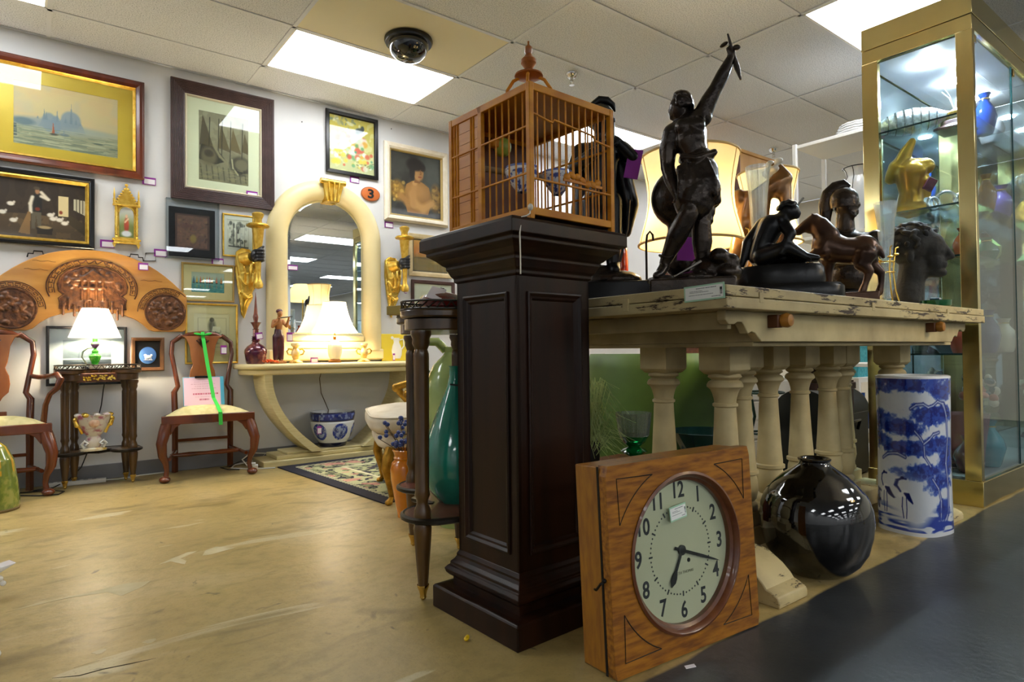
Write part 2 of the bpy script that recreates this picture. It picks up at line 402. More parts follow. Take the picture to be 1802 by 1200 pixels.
for j in range(-28, 4):
    y = GY + j * TY
    if Y0 < y < YW: bars.box(X0, X1, y - .012, y + .012, CH - .002, CH + .0035)
bars.box(X0, X1, YW - .02, YW, CH - .004, CH + .003)
bars.build('ceiling_grid', M_tbar, ceiling, smooth=False)
M_diff = mat('lit_diffuser', '#ffffff', .6, emit=PANEL_LIGHT, ecol='#f5f9fc')
def ceiling_panel(i, j, label):
    x0, y0 = GX + i * TX, GY + j * TY
    t = thing('ceiling_light', label, 'ceiling light', (x0 + TX / 2, y0 + TY / 2, CH), group='lit ceiling panels')
    fr = MB(); a, b = TX / 2 - .013, TY / 2 - .013
    for s in (-1, 1):
        fr.box(-a, a, s * b - .012, s * b + .012, -.001, .05); fr.box(s * a - .012, s * a + .012, -b, b, -.001, .05)
    fr.box(-a, a, -b, b, .05, .06)
    fr.build('light_frame', M_white, t, smooth=False)
    MB().box(-a + .014, a - .014, -b + .014, b - .014, .003, .008).build('diffuser', M_diff, t, smooth=False)
LL = {(0, 1): 'lit ceiling panel above the arched mirror beside the dome camera', (2, 1): 'lit ceiling panel seen behind the wooden birdcage',
      (2, -3): 'lit ceiling panel overhead next to the brass display cabinet', (-2, 1): 'lit ceiling panel above the gold-matted watercolour, at the frame corner'}
ORD = ['first', 'second', 'third', 'fourth', 'fifth', 'sixth', 'seventh', 'eighth', 'ninth', 'tenth', 'eleventh', 'twelfth']
for i, j in lights: ceiling_panel(i, j, LL.get((i, j), 'lit ceiling panel, %s row out from the picture wall, %s column counted from the left' % (ORD[(1 - j) // 4], ORD[(i + 4) // 2])))
# ceiling fittings
t = thing('dome_camera', 'black glossy dome security camera on the smooth cream ceiling tile', 'camera', (1.966, 3.617, CH))
MB().lathe([(.10, 0.003), (.155, 0.0), (.158, -.012), (.15, -.03), (.13, -.034)], n=40).build('housing', M_black, t)
MB().lathe([(.13, -.03), (.128, -.055), (.112, -.095), (.08, -.125), (.04, -.14), (.002, -.144)], n=40).build('dome', mat('smoked_dome', '#10131c', .04, coat=1), t)
def sprinkler(x, y, label):
    t = thing('fire_sprinkler', label, 'sprinkler', (x, y, CH), group='ceiling sprinklers')
    MB().lathe([(.045, 0), (.043, -.008), (.028, -.03), (.02, -.034)], n=24).build('escutcheon', M_chrome, t)
    b = MB().lathe([(.012, -.03), (.012, -.055), (.008, -.058)], n=12); b.tube([(-.014, 0, -.05), (-.016, 0, -.07), (0, 0, -.082)], .003, 6); b.tube([(.014, 0, -.05), (.016, 0, -.07), (0, 0, -.082)], .003, 6)
    b.build('frame_arms', M_chrome, t)
    MB().lathe([(.018, -.082), (.019, -.085), (.002, -.086)], n=16, flute=(8, .2)).build('deflector', M_chrome, t)
sprinkler(3.176, 3.352, 'chrome fire sprinkler on the ceiling right of the birdcage finial')
sprinkler(6.05, 3.40, 'chrome fire sprinkler on the ceiling near the white metal shelf')
# ================================================================== pictures on the back wall
def rect_loop(mb, w, h, prof, cx=0, z0=0):
    rings = []
    for d, y in prof:
        a, b = w / 2 - d, h - d
        rings.append([(cx - a, -y, z0 + d), (cx + a, -y, z0 + d), (cx + a, -y, z0 + b), (cx - a, -y, z0 + b)])
    return mb.loft(rings, cap=False)
def flat(w, h, y, cx=0, z0=0): return lambda u, v: (cx - w / 2 + u * w, np.full_like(u, -y), z0 + v * h)
def picture(name, label, x0, x1, z0, z1, fprof, fmat, cv, img, matcol=None, liner=None, glass=True, cat='picture', group=None, pm=None, tilt=0, extra=None, ylift=0):
    """img = (x0, x1, z0, z1) of the visible image, world wall coordinates"""
    w, h = x1 - x0, z1 - z0
    t = thing(name, label, cat, ((x0 + x1) / 2, YW - ylift, z0), group=group, rot=(RAD(tilt), 0, 0))
    f = MB(); rect_loop(f, w, h, [(0.004, .002)] + fprof + [(fprof[-1][0], .004)]); f.build('frame', fmat, t, smooth=False, bevel=.0015)
    ins = fprof[-1][0]
    if liner:
        l = MB(); rect_loop(l, w, h, [(ins - .002, .004)] + [(ins + d, y) for d, y in liner[0]] + [(ins + liner[0][-1][0], .005)]); l.build('liner', liner[1], t, smooth=False); ins += liner[0][-1][0]
    iw, ih = img[1] - img[0], img[3] - img[2]; icx = (img[0] + img[1]) / 2 - (x0 + x1) / 2
    if matcol is not None:
        m = MB(); a = w / 2 - ins + .003; b = h - ins + .003
        o0 = [(-a, -.008, ins - .003), (a, -.008, ins - .003), (a, -.008, b), (-a, -.008, b)]
        i0 = [(icx - iw / 2, -.008, img[2] - z0), (icx + iw / 2, -.008, img[2] - z0), (icx + iw / 2, -.008, img[3] - z0), (icx - iw / 2, -.008, img[3] - z0)]
        i1 = [(p[0], -.005, p[2]) for p in i0]
        m.loft([o0, i0, i1], cap=False); m.build('mat_board', matcol, t, smooth=False)
    painted(cv, flat(iw + .004, ih + .004, .0055, icx, img[2] - z0 - .002), 'image', pm or M_print, t)
    MB().box(-w / 2 + .01, w / 2 - .01, -.004, -.001, .01, h - .01).build('backing', mat('backing_board', '#6d5a40', .9), t, smooth=False)
    if glass:
        a = w / 2 - ins + .002
        MB().box(-a, a, -.0125, -.0105, ins - .002, h - ins + .002).build('pane', M_pane, t, smooth=False)
    return t
def price_tag(x, z, label, w=.082, h=.052, y=.004, rot=0, loc=None, rz=0, lines=True, string=0):
    t = thing('price_tag', label, 'price tag', loc or (x, YW - y, z), rz, 'purple-edged price tags')
    if rot: t.rotation_euler[1] = RAD(rot)
    MB().box(-w / 2, w / 2, -.001, 0, -h / 2, h / 2).build('card', M_purple, t, smooth=False)
    MB().box(-w / 2 + w * .13, w / 2 - w * .06, -.0018, -.0008, -h / 2 + h * .1, h / 2 - h * .24).build('paper', M_tagwhite, t, smooth=False)
    if string: MB().tube([(0, -.001, h / 2), (.001, -.001, h / 2 + string)], .0007, 5).build('string', M_string, t)
    return t
N_ = 150
# --- Venice watercolour
cv = Cv(220, 160, '#c9b48c').grad('#c4ae86', '#e0bf8a', .3, 1)
cv.mix(.5 * np.clip((cv.noise(4, 3, 3) - .45) * 5, 0, 1) * (cv.v > .4), '#d9b184'); cv.mix(.35 * np.clip((cv.noise(5, 3, 13) - .5) * 5, 0, 1) * (cv.v > .5), '#b9ada0')
cv.mix(np.clip((.33 - cv.v) * 30, 0, 1) * .85, '#98947a')
cv.e(.42, .35, .46, .08, '#9a9b98', .8, .45); cv.e(.3, .4, .28, .07, '#8a909a', .7, .4)
for u, w_, h_ in ((.53, .095, .66), (.325, .07, .58), (.39, .045, .55)):
    cv.e(u, h_ - .16, w_, .15, '#7f8b9a', .85, .12); cv.poly([(u - w_, h_ - .16), (u + w_, h_ - .16), (u + w_ * 1.5, .33), (u - w_ * 1.5, .33)], '#868e98', .75)
for u, h_ in ((.535, .8), (.53, .7), (.48, .55), (.58, .56), (.4, .66), (.28, .64), (.3, .6), (.62, .48), (.22, .5)): cv.poly([(u - .012, .45), (u + .012, .45), (u, h_)], '#76828f', .8)
cv.e(.09, .37, .1, .06, '#5a6b78', .85, .3); cv.poly([(0, .12), (.035, .12), (.03, .32), (0, .32)], '#424850', .85); cv.e(.8, .36, .25, .04, '#a0a19a', .6, .5)
cv.mix(.55 * (cv.noise(3, 60, 5, 2) > .54) * (cv.v < .31), '#6f7a68'); cv.mix(.5 * (cv.noise(4, 50, 9, 2) > .6) * (cv.v < .3), '#cfc4a4'); cv.mix(.4 * (cv.noise(3, 40, 19, 2) > .6) * (cv.v < .2), '#565f58')
cv.poly([(.352, .245), (.38, .245), (.362, .44)], '#a8563a'); cv.poly([(.35, .25), (.355, .25), (.36, .42)], '#c98a66'); cv.e(.37, .235, .04, .018, '#4f4a40'); cv.e(.47, .25, .045, .022, '#66717a', .8); cv.e(.8, .19, .05, .015, '#4f5852', .85); cv.poly([(.455, .25), (.47, .25), (.465, .36)], '#7c8690', .8)
M_goldmat = mat('gold_mat_board', '#d2a930', .4, .1, '#e2bd48', 3)
picture('watercolour_painting', 'hazy Venice harbour watercolour in a wide gold mat and reddish mahogany frame', -.234, .629, 2.03, 2.707,
        [(0, .03), (.012, .04), (.03, .036), (.05, .026)], M_mahog, cv, (-.079, .474, 2.158, 2.555), M_goldmat, ([(.002, .03), (.008, .022), (.018, .012)], M_gold))
# --- farmyard painting
cv = Cv(190, 120, '#2e251c').mix(.5 * (Cv(190, 120, '#000000').noise(14, 3, 4) > .5), '#3b3024')
cv.poly([(0, 0), (1, 0), (1, .3), (.6, .42), (0, .34)], '#4a3c2a'); cv.mix(.45 * (cv.noise(20, 9, 8) > .58) * (cv.v < .4), '#6a5739')
cv.poly([(.78, .42), (.86, .42), (.86, .76), (.78, .76)], '#c9b98a'); cv.poly([(.9, .55), (1, .46), (1, .72), (.9, .74)], '#b7b195')
for u in (.925, .95, .975): cv.line([(u, .5), (u, .75)], .006, '#3d3426')
cv.poly([(.86, .3), (1, .1), (1, .3), (.87, .45)], '#39301f')
mu = lambda P: [(.615 + (u - .5) * .66, v) for u, v in P]
cv.poly(mu([(.44, .16), (.475, .16), (.49, .4), (.515, .16), (.55, .16), (.555, .52), (.44, .52)]), '#565142'); cv.poly(mu([(.44, .45), (.56, .45), (.555, .72), (.52, .76), (.465, .75)]), '#1f1e1c')
cv.line(mu([(.45, .7), (.425, .58), (.43, .44)]), .022, '#d0c8b2'); cv.line(mu([(.55, .72), (.63, .68), (.55, .79)]), .022, '#cfc6b0'); cv.e(.618, .8, .017, .05, '#9c7350'); cv.e(.614, .85, .024, .028, '#4b4032')
cv.poly(mu([(.4, .45), (.43, .44), (.42, .06), (.29, .08)]), '#7d613c')
for u, v in ((.42, .55), (.44, .28), (.36, .4), (.74, .36), (.72, .42), (.83, .3), (.79, .35), (.3, .2), (.2, .3)): cv.e(u, v, .028, .035, '#d8d2c2', .95); cv.e(u + .025, v + .03, .01, .02, '#c9c0ae', .9)
cv.e(.62, .5, .02, .03, '#6a2d1c'); cv.e(.8, .48, .014, .03, '#7a3420'); cv.poly([(.62, .08), (.73, .08), (.74, .2), (.61, .2)], '#2a241c'); cv.e(.675, .2, .05, .025, '#a99266')
picture('farmyard_painting', 'dark barn interior painting of a farmhand among white hens, black and gold frame', -.42, .343, 1.523, 1.99,
        [(0, .03), (.006, .036), (.022, .033), (.03, .026)], M_black, cv, (-.37, .293, 1.57, 1.943), None, ([(.002, .028), (.01, .03), (.022, .01)], M_gold), glass=False, pm=M_oil)
# --- boats print in the wide ribbed frame
cv = Cv(120, 160, '#8d8469').grad('#7d745c', '#a39a80', 0, 1); cv.mix(.3 * (cv.noise(6, 8, 3) > .5), '#6c6350')
for a, b, c, col in ((.02, .26, .95, '#4c3f2c'), (.38, .58, .85, '#5e4d32'), (.62, .8, .82, '#695537'), (.86, 1.0, .78, '#5b4a30')): cv.poly([(a, .5), (b + .05, .46), (a + .06, c)], col, .9)
for u in (.2, .38, .45, .62, .86): cv.line([(u, .3), (u + .02, .92)], .006, '#2a2219')
cv.poly([(.0, .3), (.32, .25), (.55, .32), (.34, .5), (.05, .52)], '#2b231a'); cv.e(.2, .36, .16, .14, '#6d6048', .9); cv.e(.2, .4, .09, .05, '#3a3024', .9); cv.line([(.3, .52), (.42, .38), (.6, .27)], .02, '#8d8266')
cv.e(.83, .28, .2, .13, '#2b241c'); cv.e(.86, .3, .15, .09, '#7c7058', .9); cv.line([(.66, .36), (.68, .24), (.78, .15)], .012, '#b3a887')
for k in range(9): cv.line([(.04 + .11 * k, .22), (.07 + .11 * k, .03)], .008, '#3c3324', .6)
cv.mix(.5 * (cv.noise(4, 40, 5, 2) > .55) * (cv.v < .22), '#9c9168')
M_matcream = mat('cream_mat_board', '#e8e4c6', .8); M_darkrib = mat('ribbed_dark_wood', '#3c2a29', .45, 0, '#4a3533', 30, stretch=(.4, 1, .4), bump=.1)
fp = [(0, .02), (.002, .034)] + [q for k in range(7) for q in ((.012 + .0105 * k, .034 - .0016 * k), (.0165 + .0105 * k, .0295 - .0016 * k), (.0185 + .0105 * k, .034 - .0016 * k))] + [(.092, .02)]
picture('harbour_boats_print', 'sepia print of moored sailing boats in a wide ribbed dark wood frame', .79, 1.507, 1.931, 2.797, fp, M_darkrib, cv, (.975, 1.318, 2.097, 2.605), M_matcream,
        ([(.002, .02), (.008, .022), (.016, .012)], mat('pale_liner', '#cfc5a8', .5)))
# --- black framed floral
cv = Cv(120, 140, '#c9b35c').grad('#c8c091', '#d3ba55', .1, .8); cv.mix(.5 * (cv.noise(5, 6, 2) > .55), '#e6dcae')
cv.spots(26, (.0, .75, .72, 1), .05, ['#8a8a78', '#b3ae96', '#6e7f86', '#efe8d8'], .7, 3, asp=.5, rot='r')
cv.spots(60, (.05, .8, .25, .68), .05, ['#f4e3da', '#f0c9c0', '#ffffff', '#d9574a', '#e9a33b', '#dfe3d2', '#6d9a64', '#c3d0b0'], .85, 4); cv.spots(40, (.05, .95, .08, .4), .04, ['#f1efe6', '#d65540', '#5e9a7c', '#f3c94b', '#e4ddd0'], .8, 6)
cv.e(.66, .8, .1, .05, '#4d5663', .9, rot=20); cv.e(.74, .85, .04, .05, '#39414e', .9); cv.e(.08, .5, .04, .08, '#7fb0c0', .8)
cv.spots(25, (.6, .98, .1, .22), .018, ['#5a5540', '#80794f'], .7, 9, asp=.4)
picture('floral_print', 'bright floral still life print with a dark bird in a black frame', 1.92, 2.388, 2.308, 2.835, [(0, .02), (.004, .026), (.03, .024), (.036, .016)], M_black, cv, (1.958, 2.35, 2.346, 2.797), None)
# --- half-length figure painting, white frame
cv = Cv(150, 170, '#24231e').mix(.6 * np.clip((Cv(150, 170, '#000000').noise(5, 6, 4) - .45) * 4, 0, 1), '#3b3c35'); cv.e(.85, .72, .28, .32, '#50564f', .7, .6); cv.e(.15, .8, .2, .2, '#3c3d36', .7, .5)
cv.poly([(.3, .5), (.42, .57), (.62, .57), (.76, .5), (.82, .3), (.74, .05), (.32, .05), (.24, .3)], '#8f6630', .95); cv.e(.52, .42, .2, .12, '#a67b42', .8, .5)
cv.e(.13, .38, .15, .16, '#8a6824', .95, .25); cv.e(.9, .34, .12, .22, '#7a5d28', .9, .25); cv.spots(34, (.0, .26, .22, .52), .03, ['#b8923a', '#5f4518', '#caa650', '#7a5a1e'], .6, 5); cv.spots(26, (.8, 1, .12, .52), .03, ['#a3813a', '#4c3814', '#8d6a2a'], .6, 7)
cv.line([(.2, .3), (.34, .2), (.5, .24)], .06, '#9a7038', .95); cv.line([(.82, .24), (.64, .14), (.46, .2), (.42, .34)], .06, '#b0864a', .95); cv.line([(.44, .18), (.43, .36), (.47, .5)], .045, '#a87d45', .9); cv.e(.47, .54, .05, .04, '#b58a50', .9)
cv.poly([(.46, .55), (.58, .55), (.57, .68), (.48, .68)], '#7a5228', .95); cv.e(.545, .73, .105, .145, '#a67c48', .97, .12); cv.e(.6, .7, .04, .1, '#8a6033', .7, .5)
cv.e(.48, .84, .17, .1, '#17110d', .97, .2); cv.e(.42, .73, .055, .14, '#1b140f', .95, .2); cv.e(.64, .81, .05, .06, '#1b140f', .9, .3)
cv.line([(.52, .765), (.565, .765)], .007, '#2c1c10'); cv.line([(.6, .765), (.635, .76)], .007, '#2c1c10'); cv.line([(.585, .76), (.6, .7), (.58, .695)], .006, '#6d4826'); cv.line([(.55, .65), (.6, .65)], .009, '#7d3b28')
M_offw = mat('off_white_frame', '#e9dfcb', .5, 0, '#dfd3ba', 20)
picture('figure_painting', 'dark oil painting of a woman with bare shoulders in an off-white frame', 2.44, 3.088, 1.975, 2.672, [(0, .02), (.004, .03), (.02, .045), (.04, .04), (.055, .026)], M_offw, cv, (2.515, 3.013, 2.048, 2.6), None,
        ([(.002, .026), (.008, .024), (.016, .01)], mat('gold_slip', '#bfa66a', .45, .4)), glass=False, pm=M_oil)
# --- orange landscape and dark framed print to the right
cv = Cv(90, 80, '#c2762b').grad('#8a6a2e', '#c6762a', .35, .6); cv.mix(np.clip((cv.v - .7) * 4, 0, 1) * .7, '#d59a58'); cv.mix(.5 * (cv.noise(3, 30, 2) > .5) * (cv.v < .42), '#7a6434'); cv.e(.5, .42, .5, .03, '#5f4b26', .8); cv.e(.7, .3, .15, .05, '#c9a04c', .6, .5)
picture('sunset_landscape', 'orange sunset landscape in a pale wood frame behind the second wall sconce', 2.675, 3.13, 1.505, 1.89, [(0, .015), (.004, .02), (.03, .018), (.045, .012)], mat('pale_frame', '#cdb98c', .5, 0, '#b9a274', 15), cv, (2.735, 3.07, 1.565, 1.83), None)
cv = Cv(60, 60, '#cfc6ad').spots(10, (.3, .7, .3, .7), .06, ['#a89d84', '#8d8a78'], .6, 3)
picture('small_print', 'small print on cream paper in a dark brown frame above the tall tier table', 2.70, 3.16, 1.02, 1.475, [(0, .015), (.004, .02), (.028, .018), (.034, .012)], M_walnut, cv, (2.80, 3.06, 1.12, 1.375), mat('grey_cream_mat', '#d5cdb8', .8))
# --- small pictures left of the mirror
cv = Cv(70, 90, '#d9d5c8'); cv.spots(70, (.08, .92, .12, .9), .05, ['#3a3a38', '#6b6a64', '#9b988d', '#efece2'], .75, 2, asp=1.3); 
for u in (.3, .45, .62, .8): cv.line([(u, .1), (u, .85)], .012, '#2d2d2b', .8)
cv.poly([(.6, .35), (.95, .35), (.95, .8), (.6, .75)], '#e3e0d6', .8); cv.line([(.1, .12), (.95, .1)], .02, '#4a4946')
picture('street_sketch', 'small black and white street sketch in a thin gold frame', 1.132, 1.36, 1.55, 1.873, [(0, .01), (.003, .014), (.01, .014), (.014, .009)], M_gold, cv, (1.165, 1.32, 1.605, 1.83), mat('white_mat_board', '#e6e2d8', .8))
cv = Cv(110, 70, '#6fa3a0').grad('#4f8d92', '#b6bfae', .35, .75); cv.mix(.6 * (cv.noise(8, 30, 3) > .5) * (cv.v < .45), '#3d7f86'); cv.mix(.5 * (cv.noise(8, 30, 7) > .58) * (cv.v < .45), '#86b4a4')
for u, c in ((.08, '#3c5d7a'), (.17, '#d7a53a'), (.28, '#cf5a3a'), (.36, '#d9b040'), (.47, '#d9772e'), (.55, '#cf4638'), (.62, '#dd9a3a'), (.76, '#d16a54'), (.9, '#d98a4a')):
    cv.poly([(u - .035, .5), (u + .03, .5), (u, .82)], c, .95); cv.e(u, .47, .035, .025, '#3b3a34'); cv.e(u, .3, .02, .08, c, .4, .6)
M_tan = mat('tan_mat_board', '#e0cd9c', .8, 0, '#d8c490', 6)
picture('sailboats_pastel', 'small pastel of many colourful sailboats in a tan mat and thin frame', .858, 1.216, 1.206, 1.487, [(0, .01), (.003, .015), (.012, .014), (.016, .009)], mat('dull_gold_frame', '#a98c4e', .5, .3), cv, (.925, 1.145, 1.275, 1.42), M_tan)
cv = Cv(90, 110, '#e3d6ae'); cv.line([(.12, .1), (.9, .1), (.9, .88), (.12, .88), (.12, .1)], .006, '#b3a67f')
cv.e(.5, .66, .1, .16, '#6d6656', .9, .4); cv.e(.5, .83, .06, .06, '#544e42', .9); cv.e(.58, .5, .16, .09, '#7d7563', .8); cv.poly([(.5, .52), (.72, .5), (.74, .64), (.53, .66)], '#ece5c8', .9); cv.line([(.6, .5), (.62, .22)], .02, '#5d574a'); cv.line([(.45, .5), (.4, .2)], .02, '#6d6757'); cv.e(.5, .2, .2, .03, '#8a8069', .7)
picture('reading_man_etching', 'etching of a seated reading figure in a wide tan mat and gold frame', .881, 1.24, .753, 1.196, [(0, .01), (.003, .018), (.01, .018), (.016, .011)], M_gold, cv, (.94, 1.18, .85, 1.12), mat('etching_mat', '#e0cf9e', .8))
cv = Cv(130, 90, '#5d6672').grad('#3f4854', '#8b93a3', .2, .9); cv.mix(.4 * (cv.noise(4, 4, 3) > .5) * (cv.v > .3), '#717a8a'); cv.mix(np.clip((.26 - cv.v) * 30, 0, 1), '#232a35'); cv.e(.3, .28, .4, .03, '#dfe5ee', .9, .6); cv.e(.8, .3, .3, .04, '#cfd6e0', .8, .6); cv.e(.62, .36, .1, .15, '#39414d', .9); cv.line([(.2, .8), (.5, .86), (.9, .7)], .01, '#c3cad6', .6); cv.e(.5, .2, .4, .03, '#8f99a8', .5)
picture('seascape_photograph', 'moody grey seascape photograph in a plain black frame behind the lit lamp', .085, .527, .63, 1.015, [(0, .015), (.002, .02), (.016, .02), (.018, .012)], M_black, cv, (.173, .437, .754, .924), mat('blue_grey_mat', '#a9adbb', .8))
t = thing('framed_medallion', 'square brown frame with a blue and white oval cameo medallion on black', 'picture', (.65, YW, .712))
f = MB(); rect_loop(f, .2, .232, [(.003, .002), (0, .022), (.006, .026), (.022, .022), (.026, .01), (.026, .004)]); f.build('frame', mat('brown_frame', '#5b3a1f', .45, 0, '#6e4a2b', 20), t, smooth=False)
MB().box(-.08, .08, -.008, -.004, .02, .212).build('backing', mat('black_velvet', '#08080c', .95), t, smooth=False)
MB().lathe([(.052, 0), (.052, .006), (.046, .009), (.002, .011)], c=(0, -.006, .108), n=32, sx=1, sy=1.12, M=rotm((90, 0, 0))).build('medallion', mat('blue_jasper', '#4f7fc4', .7), t)
c_ = MB(); c_.ell((.0, -.018, .098), (.022, .005, .012)); c_.ell((.02, -.018, .108), (.008, .005, .009)); c_.ell((-.016, -.018, .11), (.01, .005, .008))
for q in (-.016, -.006, .008, .018): c_.box(q - .002, q + .002, -.02, -.016, .078, .095)
c_.box(-.026, .028, -.02, -.016, .075, .079); c_.build('cameo_relief', mat('white_jasper', '#eef0f2', .7), t)
# --- textile in an acrylic box
t = thing('acrylic_box_frame', 'small woven textile on dark board inside a clear acrylic box', 'picture', (.93, YW, 1.505))
w, h, d = .345, .42, .055
cv = Cv(90, 100, '#7d5f50').mix(.6 * (Cv(90, 100, '#000000').noise(16, 18, 3) > .52), '#9a6c5a'); cv.spots(40, (.05, .95, .05, .95), .03, ['#8b6a4e', '#45322c', '#6e5a58', '#a3815a'], .6, 3); cv.e(.52, .3, .09, .12, '#b09a4a', .8); cv.e(.4, .65, .25, .06, '#6f4a44', .6, .5); cv.mix(.5 * ((np.abs(cv.u - .5) > .44) | (np.abs(cv.v - .5) > .45)), '#3b2b27')
MB().box(-.15, .15, -.02, -.002, .02, .37).build('backing', mat('dark_board', '#1b1718', .7), t, smooth=False)
painted(cv, flat(.225, .25, .0215, .0, .075), 'textile', M_print, t)
b = MB(); b.box(-w / 2, w / 2, -d, -d + .003, 0, h); b.box(-w / 2, -w / 2 + .003, -d, 0, 0, h); b.box(w / 2 - .003, w / 2, -d, 0, 0, h); b.box(-w / 2, w / 2, -d, 0, h - .003, h); b.box(-w / 2, w / 2, -d, 0, 0, .003)
b.build('acrylic_cover', pane_mat('acrylic', '#eff3f5', 1.5), t, smooth=False)
# --- gilded gothic tabernacle frame
t = thing('gothic_gilt_frame', 'small gilded gothic frame with pointed gable holding a saint image', 'picture', (.524, YW, 1.55))
b = MB(); b.box(-.075, .075, -.035, -.002, .03, .055); b.box(-.083, .083, -.04, -.002, .05, .062); b.box(-.068, .068, -.014, -.002, .06, .30); b.box(-.08, .08, -.036, -.002, .285, .3)
b.build('gilt_body', M_gold, t, bevel=.003)
g = MB(); g.prism([(-.062, .3), (.062, .3), (.03, .36), (.0, .425), (-.03, .36)], -.02, -.004); g.prism([(-.03, .3), (.03, .3), (0, .35)], -.026, -.02)
for k in range(6):
    q = k / 6
    for s in (-1, 1): g.ell((s * .058 * (1 - q), -.014, .315 + .105 * q), .009, 8, 5)
g.ell((0, -.014, .43), .011, 8, 6); g.build('gable', M_gold, t)
for s in (-1, 1):
    sp = MB().lathe([(.009, .06), (.009, .075)] + [(.006 + .0025 * (k % 2), .08 + .014 * k) for k in range(15)] + [(.01, .29)], c=(s * .06, -.024, 0), n=10); sp.build('column', M_goldb, t)
    pn = MB().lathe([(.008, .3), (.009, .33), (.005, .335), (.006, .36), (.001, .405)], c=(s * .071, -.02, 0), n=8); pn.build('pinnacle', M_gold, t)
    MB().prism([(s * .07 - .012, .03), (s * .07 + .012, .03), (s * .07, 0)], -.03, -.006).build('foot', M_gold, t)
cv = Cv(50, 90, '#8c8352').grad('#7d8a4c', '#c7cdd0', .4, .95); cv.e(.5, .4, .17, .25, '#a8452f', .95); cv.e(.5, .7, .09, .06, '#d2a98a'); cv.e(.5, .12, .35, .1, '#e6e9ee', .9); cv.line([(.4, .5), (.62, .62)], .03, '#d8b58e')
def arch(u, v):
    x = (-.042 + .084 * u); z = .075 + v * (.165 + .04 * np.sqrt(np.clip(1 - ((u - .5) / .5) ** 2, 0, 1))); return x, np.full_like(u, -.0155), z
painted(cv, arch, 'icon_image', M_oil, t)
ar = MB().tube([(.046 * math.cos(PI * k / 14), -.019, .24 + .045 * math.sin(PI * k / 14)) for k in range(15)], .006, 6); ar.build('arch_moulding', M_goldb, t)
# --- tags on the wall
for x, z, lb in ((.66, 2.033, 'price tag under the corner of the Venice watercolour'), (.415, 1.572, 'price tag between the barn painting and the gilded gothic frame'), (.73, 1.538, 'price tag left of the acrylic box frame'),
                 (1.342, 1.985, None), (2.175, 2.285, 'price tag below the black framed floral print'), (2.49, 1.94, 'price tag below the off-white framed figure painting'), (1.1, 1.505, 'price tag at the lower corner of the acrylic box')):
    if lb: price_tag(x, z, lb)
price_tag(1.342, 2.035, 'price tag stuck on the glass of the boats print', y=.016)
# empty hanger outline and headboard hooks
wire = MB().tube([(.63, YW - .004, 1.475), (.70, YW - .004, 1.48), (.695, YW - .004, 1.535), (.64, YW - .004, 1.53)], .003, 6, closed=True)
wire.build('wire_bracket', M_darkiron, None, label='small dark wire bracket on the wall under the gothic frame', cat='bracket')
# nails left in the wall
for x, z, wh in ((.80, 2.53, 'beside the Venice watercolour'), (.86, 2.42, 'hidden behind the boats print'), (1.73, 2.68, 'between the boats and floral prints'), (2.52, 2.79, 'above the figure painting')):
    if x == .86: continue
    n_ = MB().lathe([(.002, 0), (.002, .006), (.005, .007), (.004, .009)], M=rotm((90, 0, 0)), n=8); n_.build('wall_nail', M_darkiron, None, (x, YW, z), label='small bare nail left in the white wall ' + wh, cat='nail', group='bare nails in the wall')
# --- oval number sign
t = thing('number_sign', 'small orange wooden oval plaque with the number 3', 'sign', (2.317, YW, 2.12))
MB().lathe([(.086, 0), (.088, .004), (.086, .012), (.078, .014), (.001, .014)], c=(0, -.002, .063), n=40, sy=.70, M=rotm((90, 0, 0))).build('plaque', mat('orange_wood', '#c56a2c', .5, 0, '#b25a20', 12, stretch=(.3, 1, 1)), t)
MB().tube([(.083 * math.cos(a * PI / 20), -.013, .063 + .058 * math.sin(a * PI / 20)) for a in range(40)], .003, 5, closed=True).build('rim', mat('dark_orange_rim', '#6d3413', .6), t)
text('3', 'numeral', M_black, t, (0, -.017, .06), .105, ext=.002, sx=1.25, bold=.003)
# ================================================================== carved headboard
M_head = mat('golden_carved_wood', '#a56a22', .42, 0, '#cc9648', 4, stretch=(.6, 1, 2.6), detail=8, lo=.3, hi=.7, coat=.2)
M_carve = mat('carved_dark_wood', '#3a2010', .4, 0, '#6b4020', 30, bump=.3)
M_carve2 = mat('carved_mid_wood', '#3a1f0d', .42, 0, '#6e4422', 40, bump=.35, bscale=70)
t = thing('carved_headboard', 'arched golden wood headboard with three dark carved medallions', 'headboard', (.335, YW, .985))
def mirror_poly(half): return half + [(-x, z) for x, z in reversed(half) if x > 1e-6]
hb = [(0, .532)] + [(.556 * k / 12, .532 - .285 * (k / 12) ** 2.35) for k in range(1, 12)] + [(.549, .262), (.556, .235), (.55, .08), (.545, .012), (.53, 0), (.35, 0), (.318, .012), (.28, .05), (.235, .083), (.18, .105), (.12, .12), (.06, .128)]
half2 = hb + [(0, .13)]
MB().prism(half2[:-1] + [(0, .13)] + [(-x, z) for x, z in reversed(hb[1:])], -.035, -.004).build('board', M_head, t, bevel=.004, smooth=False)
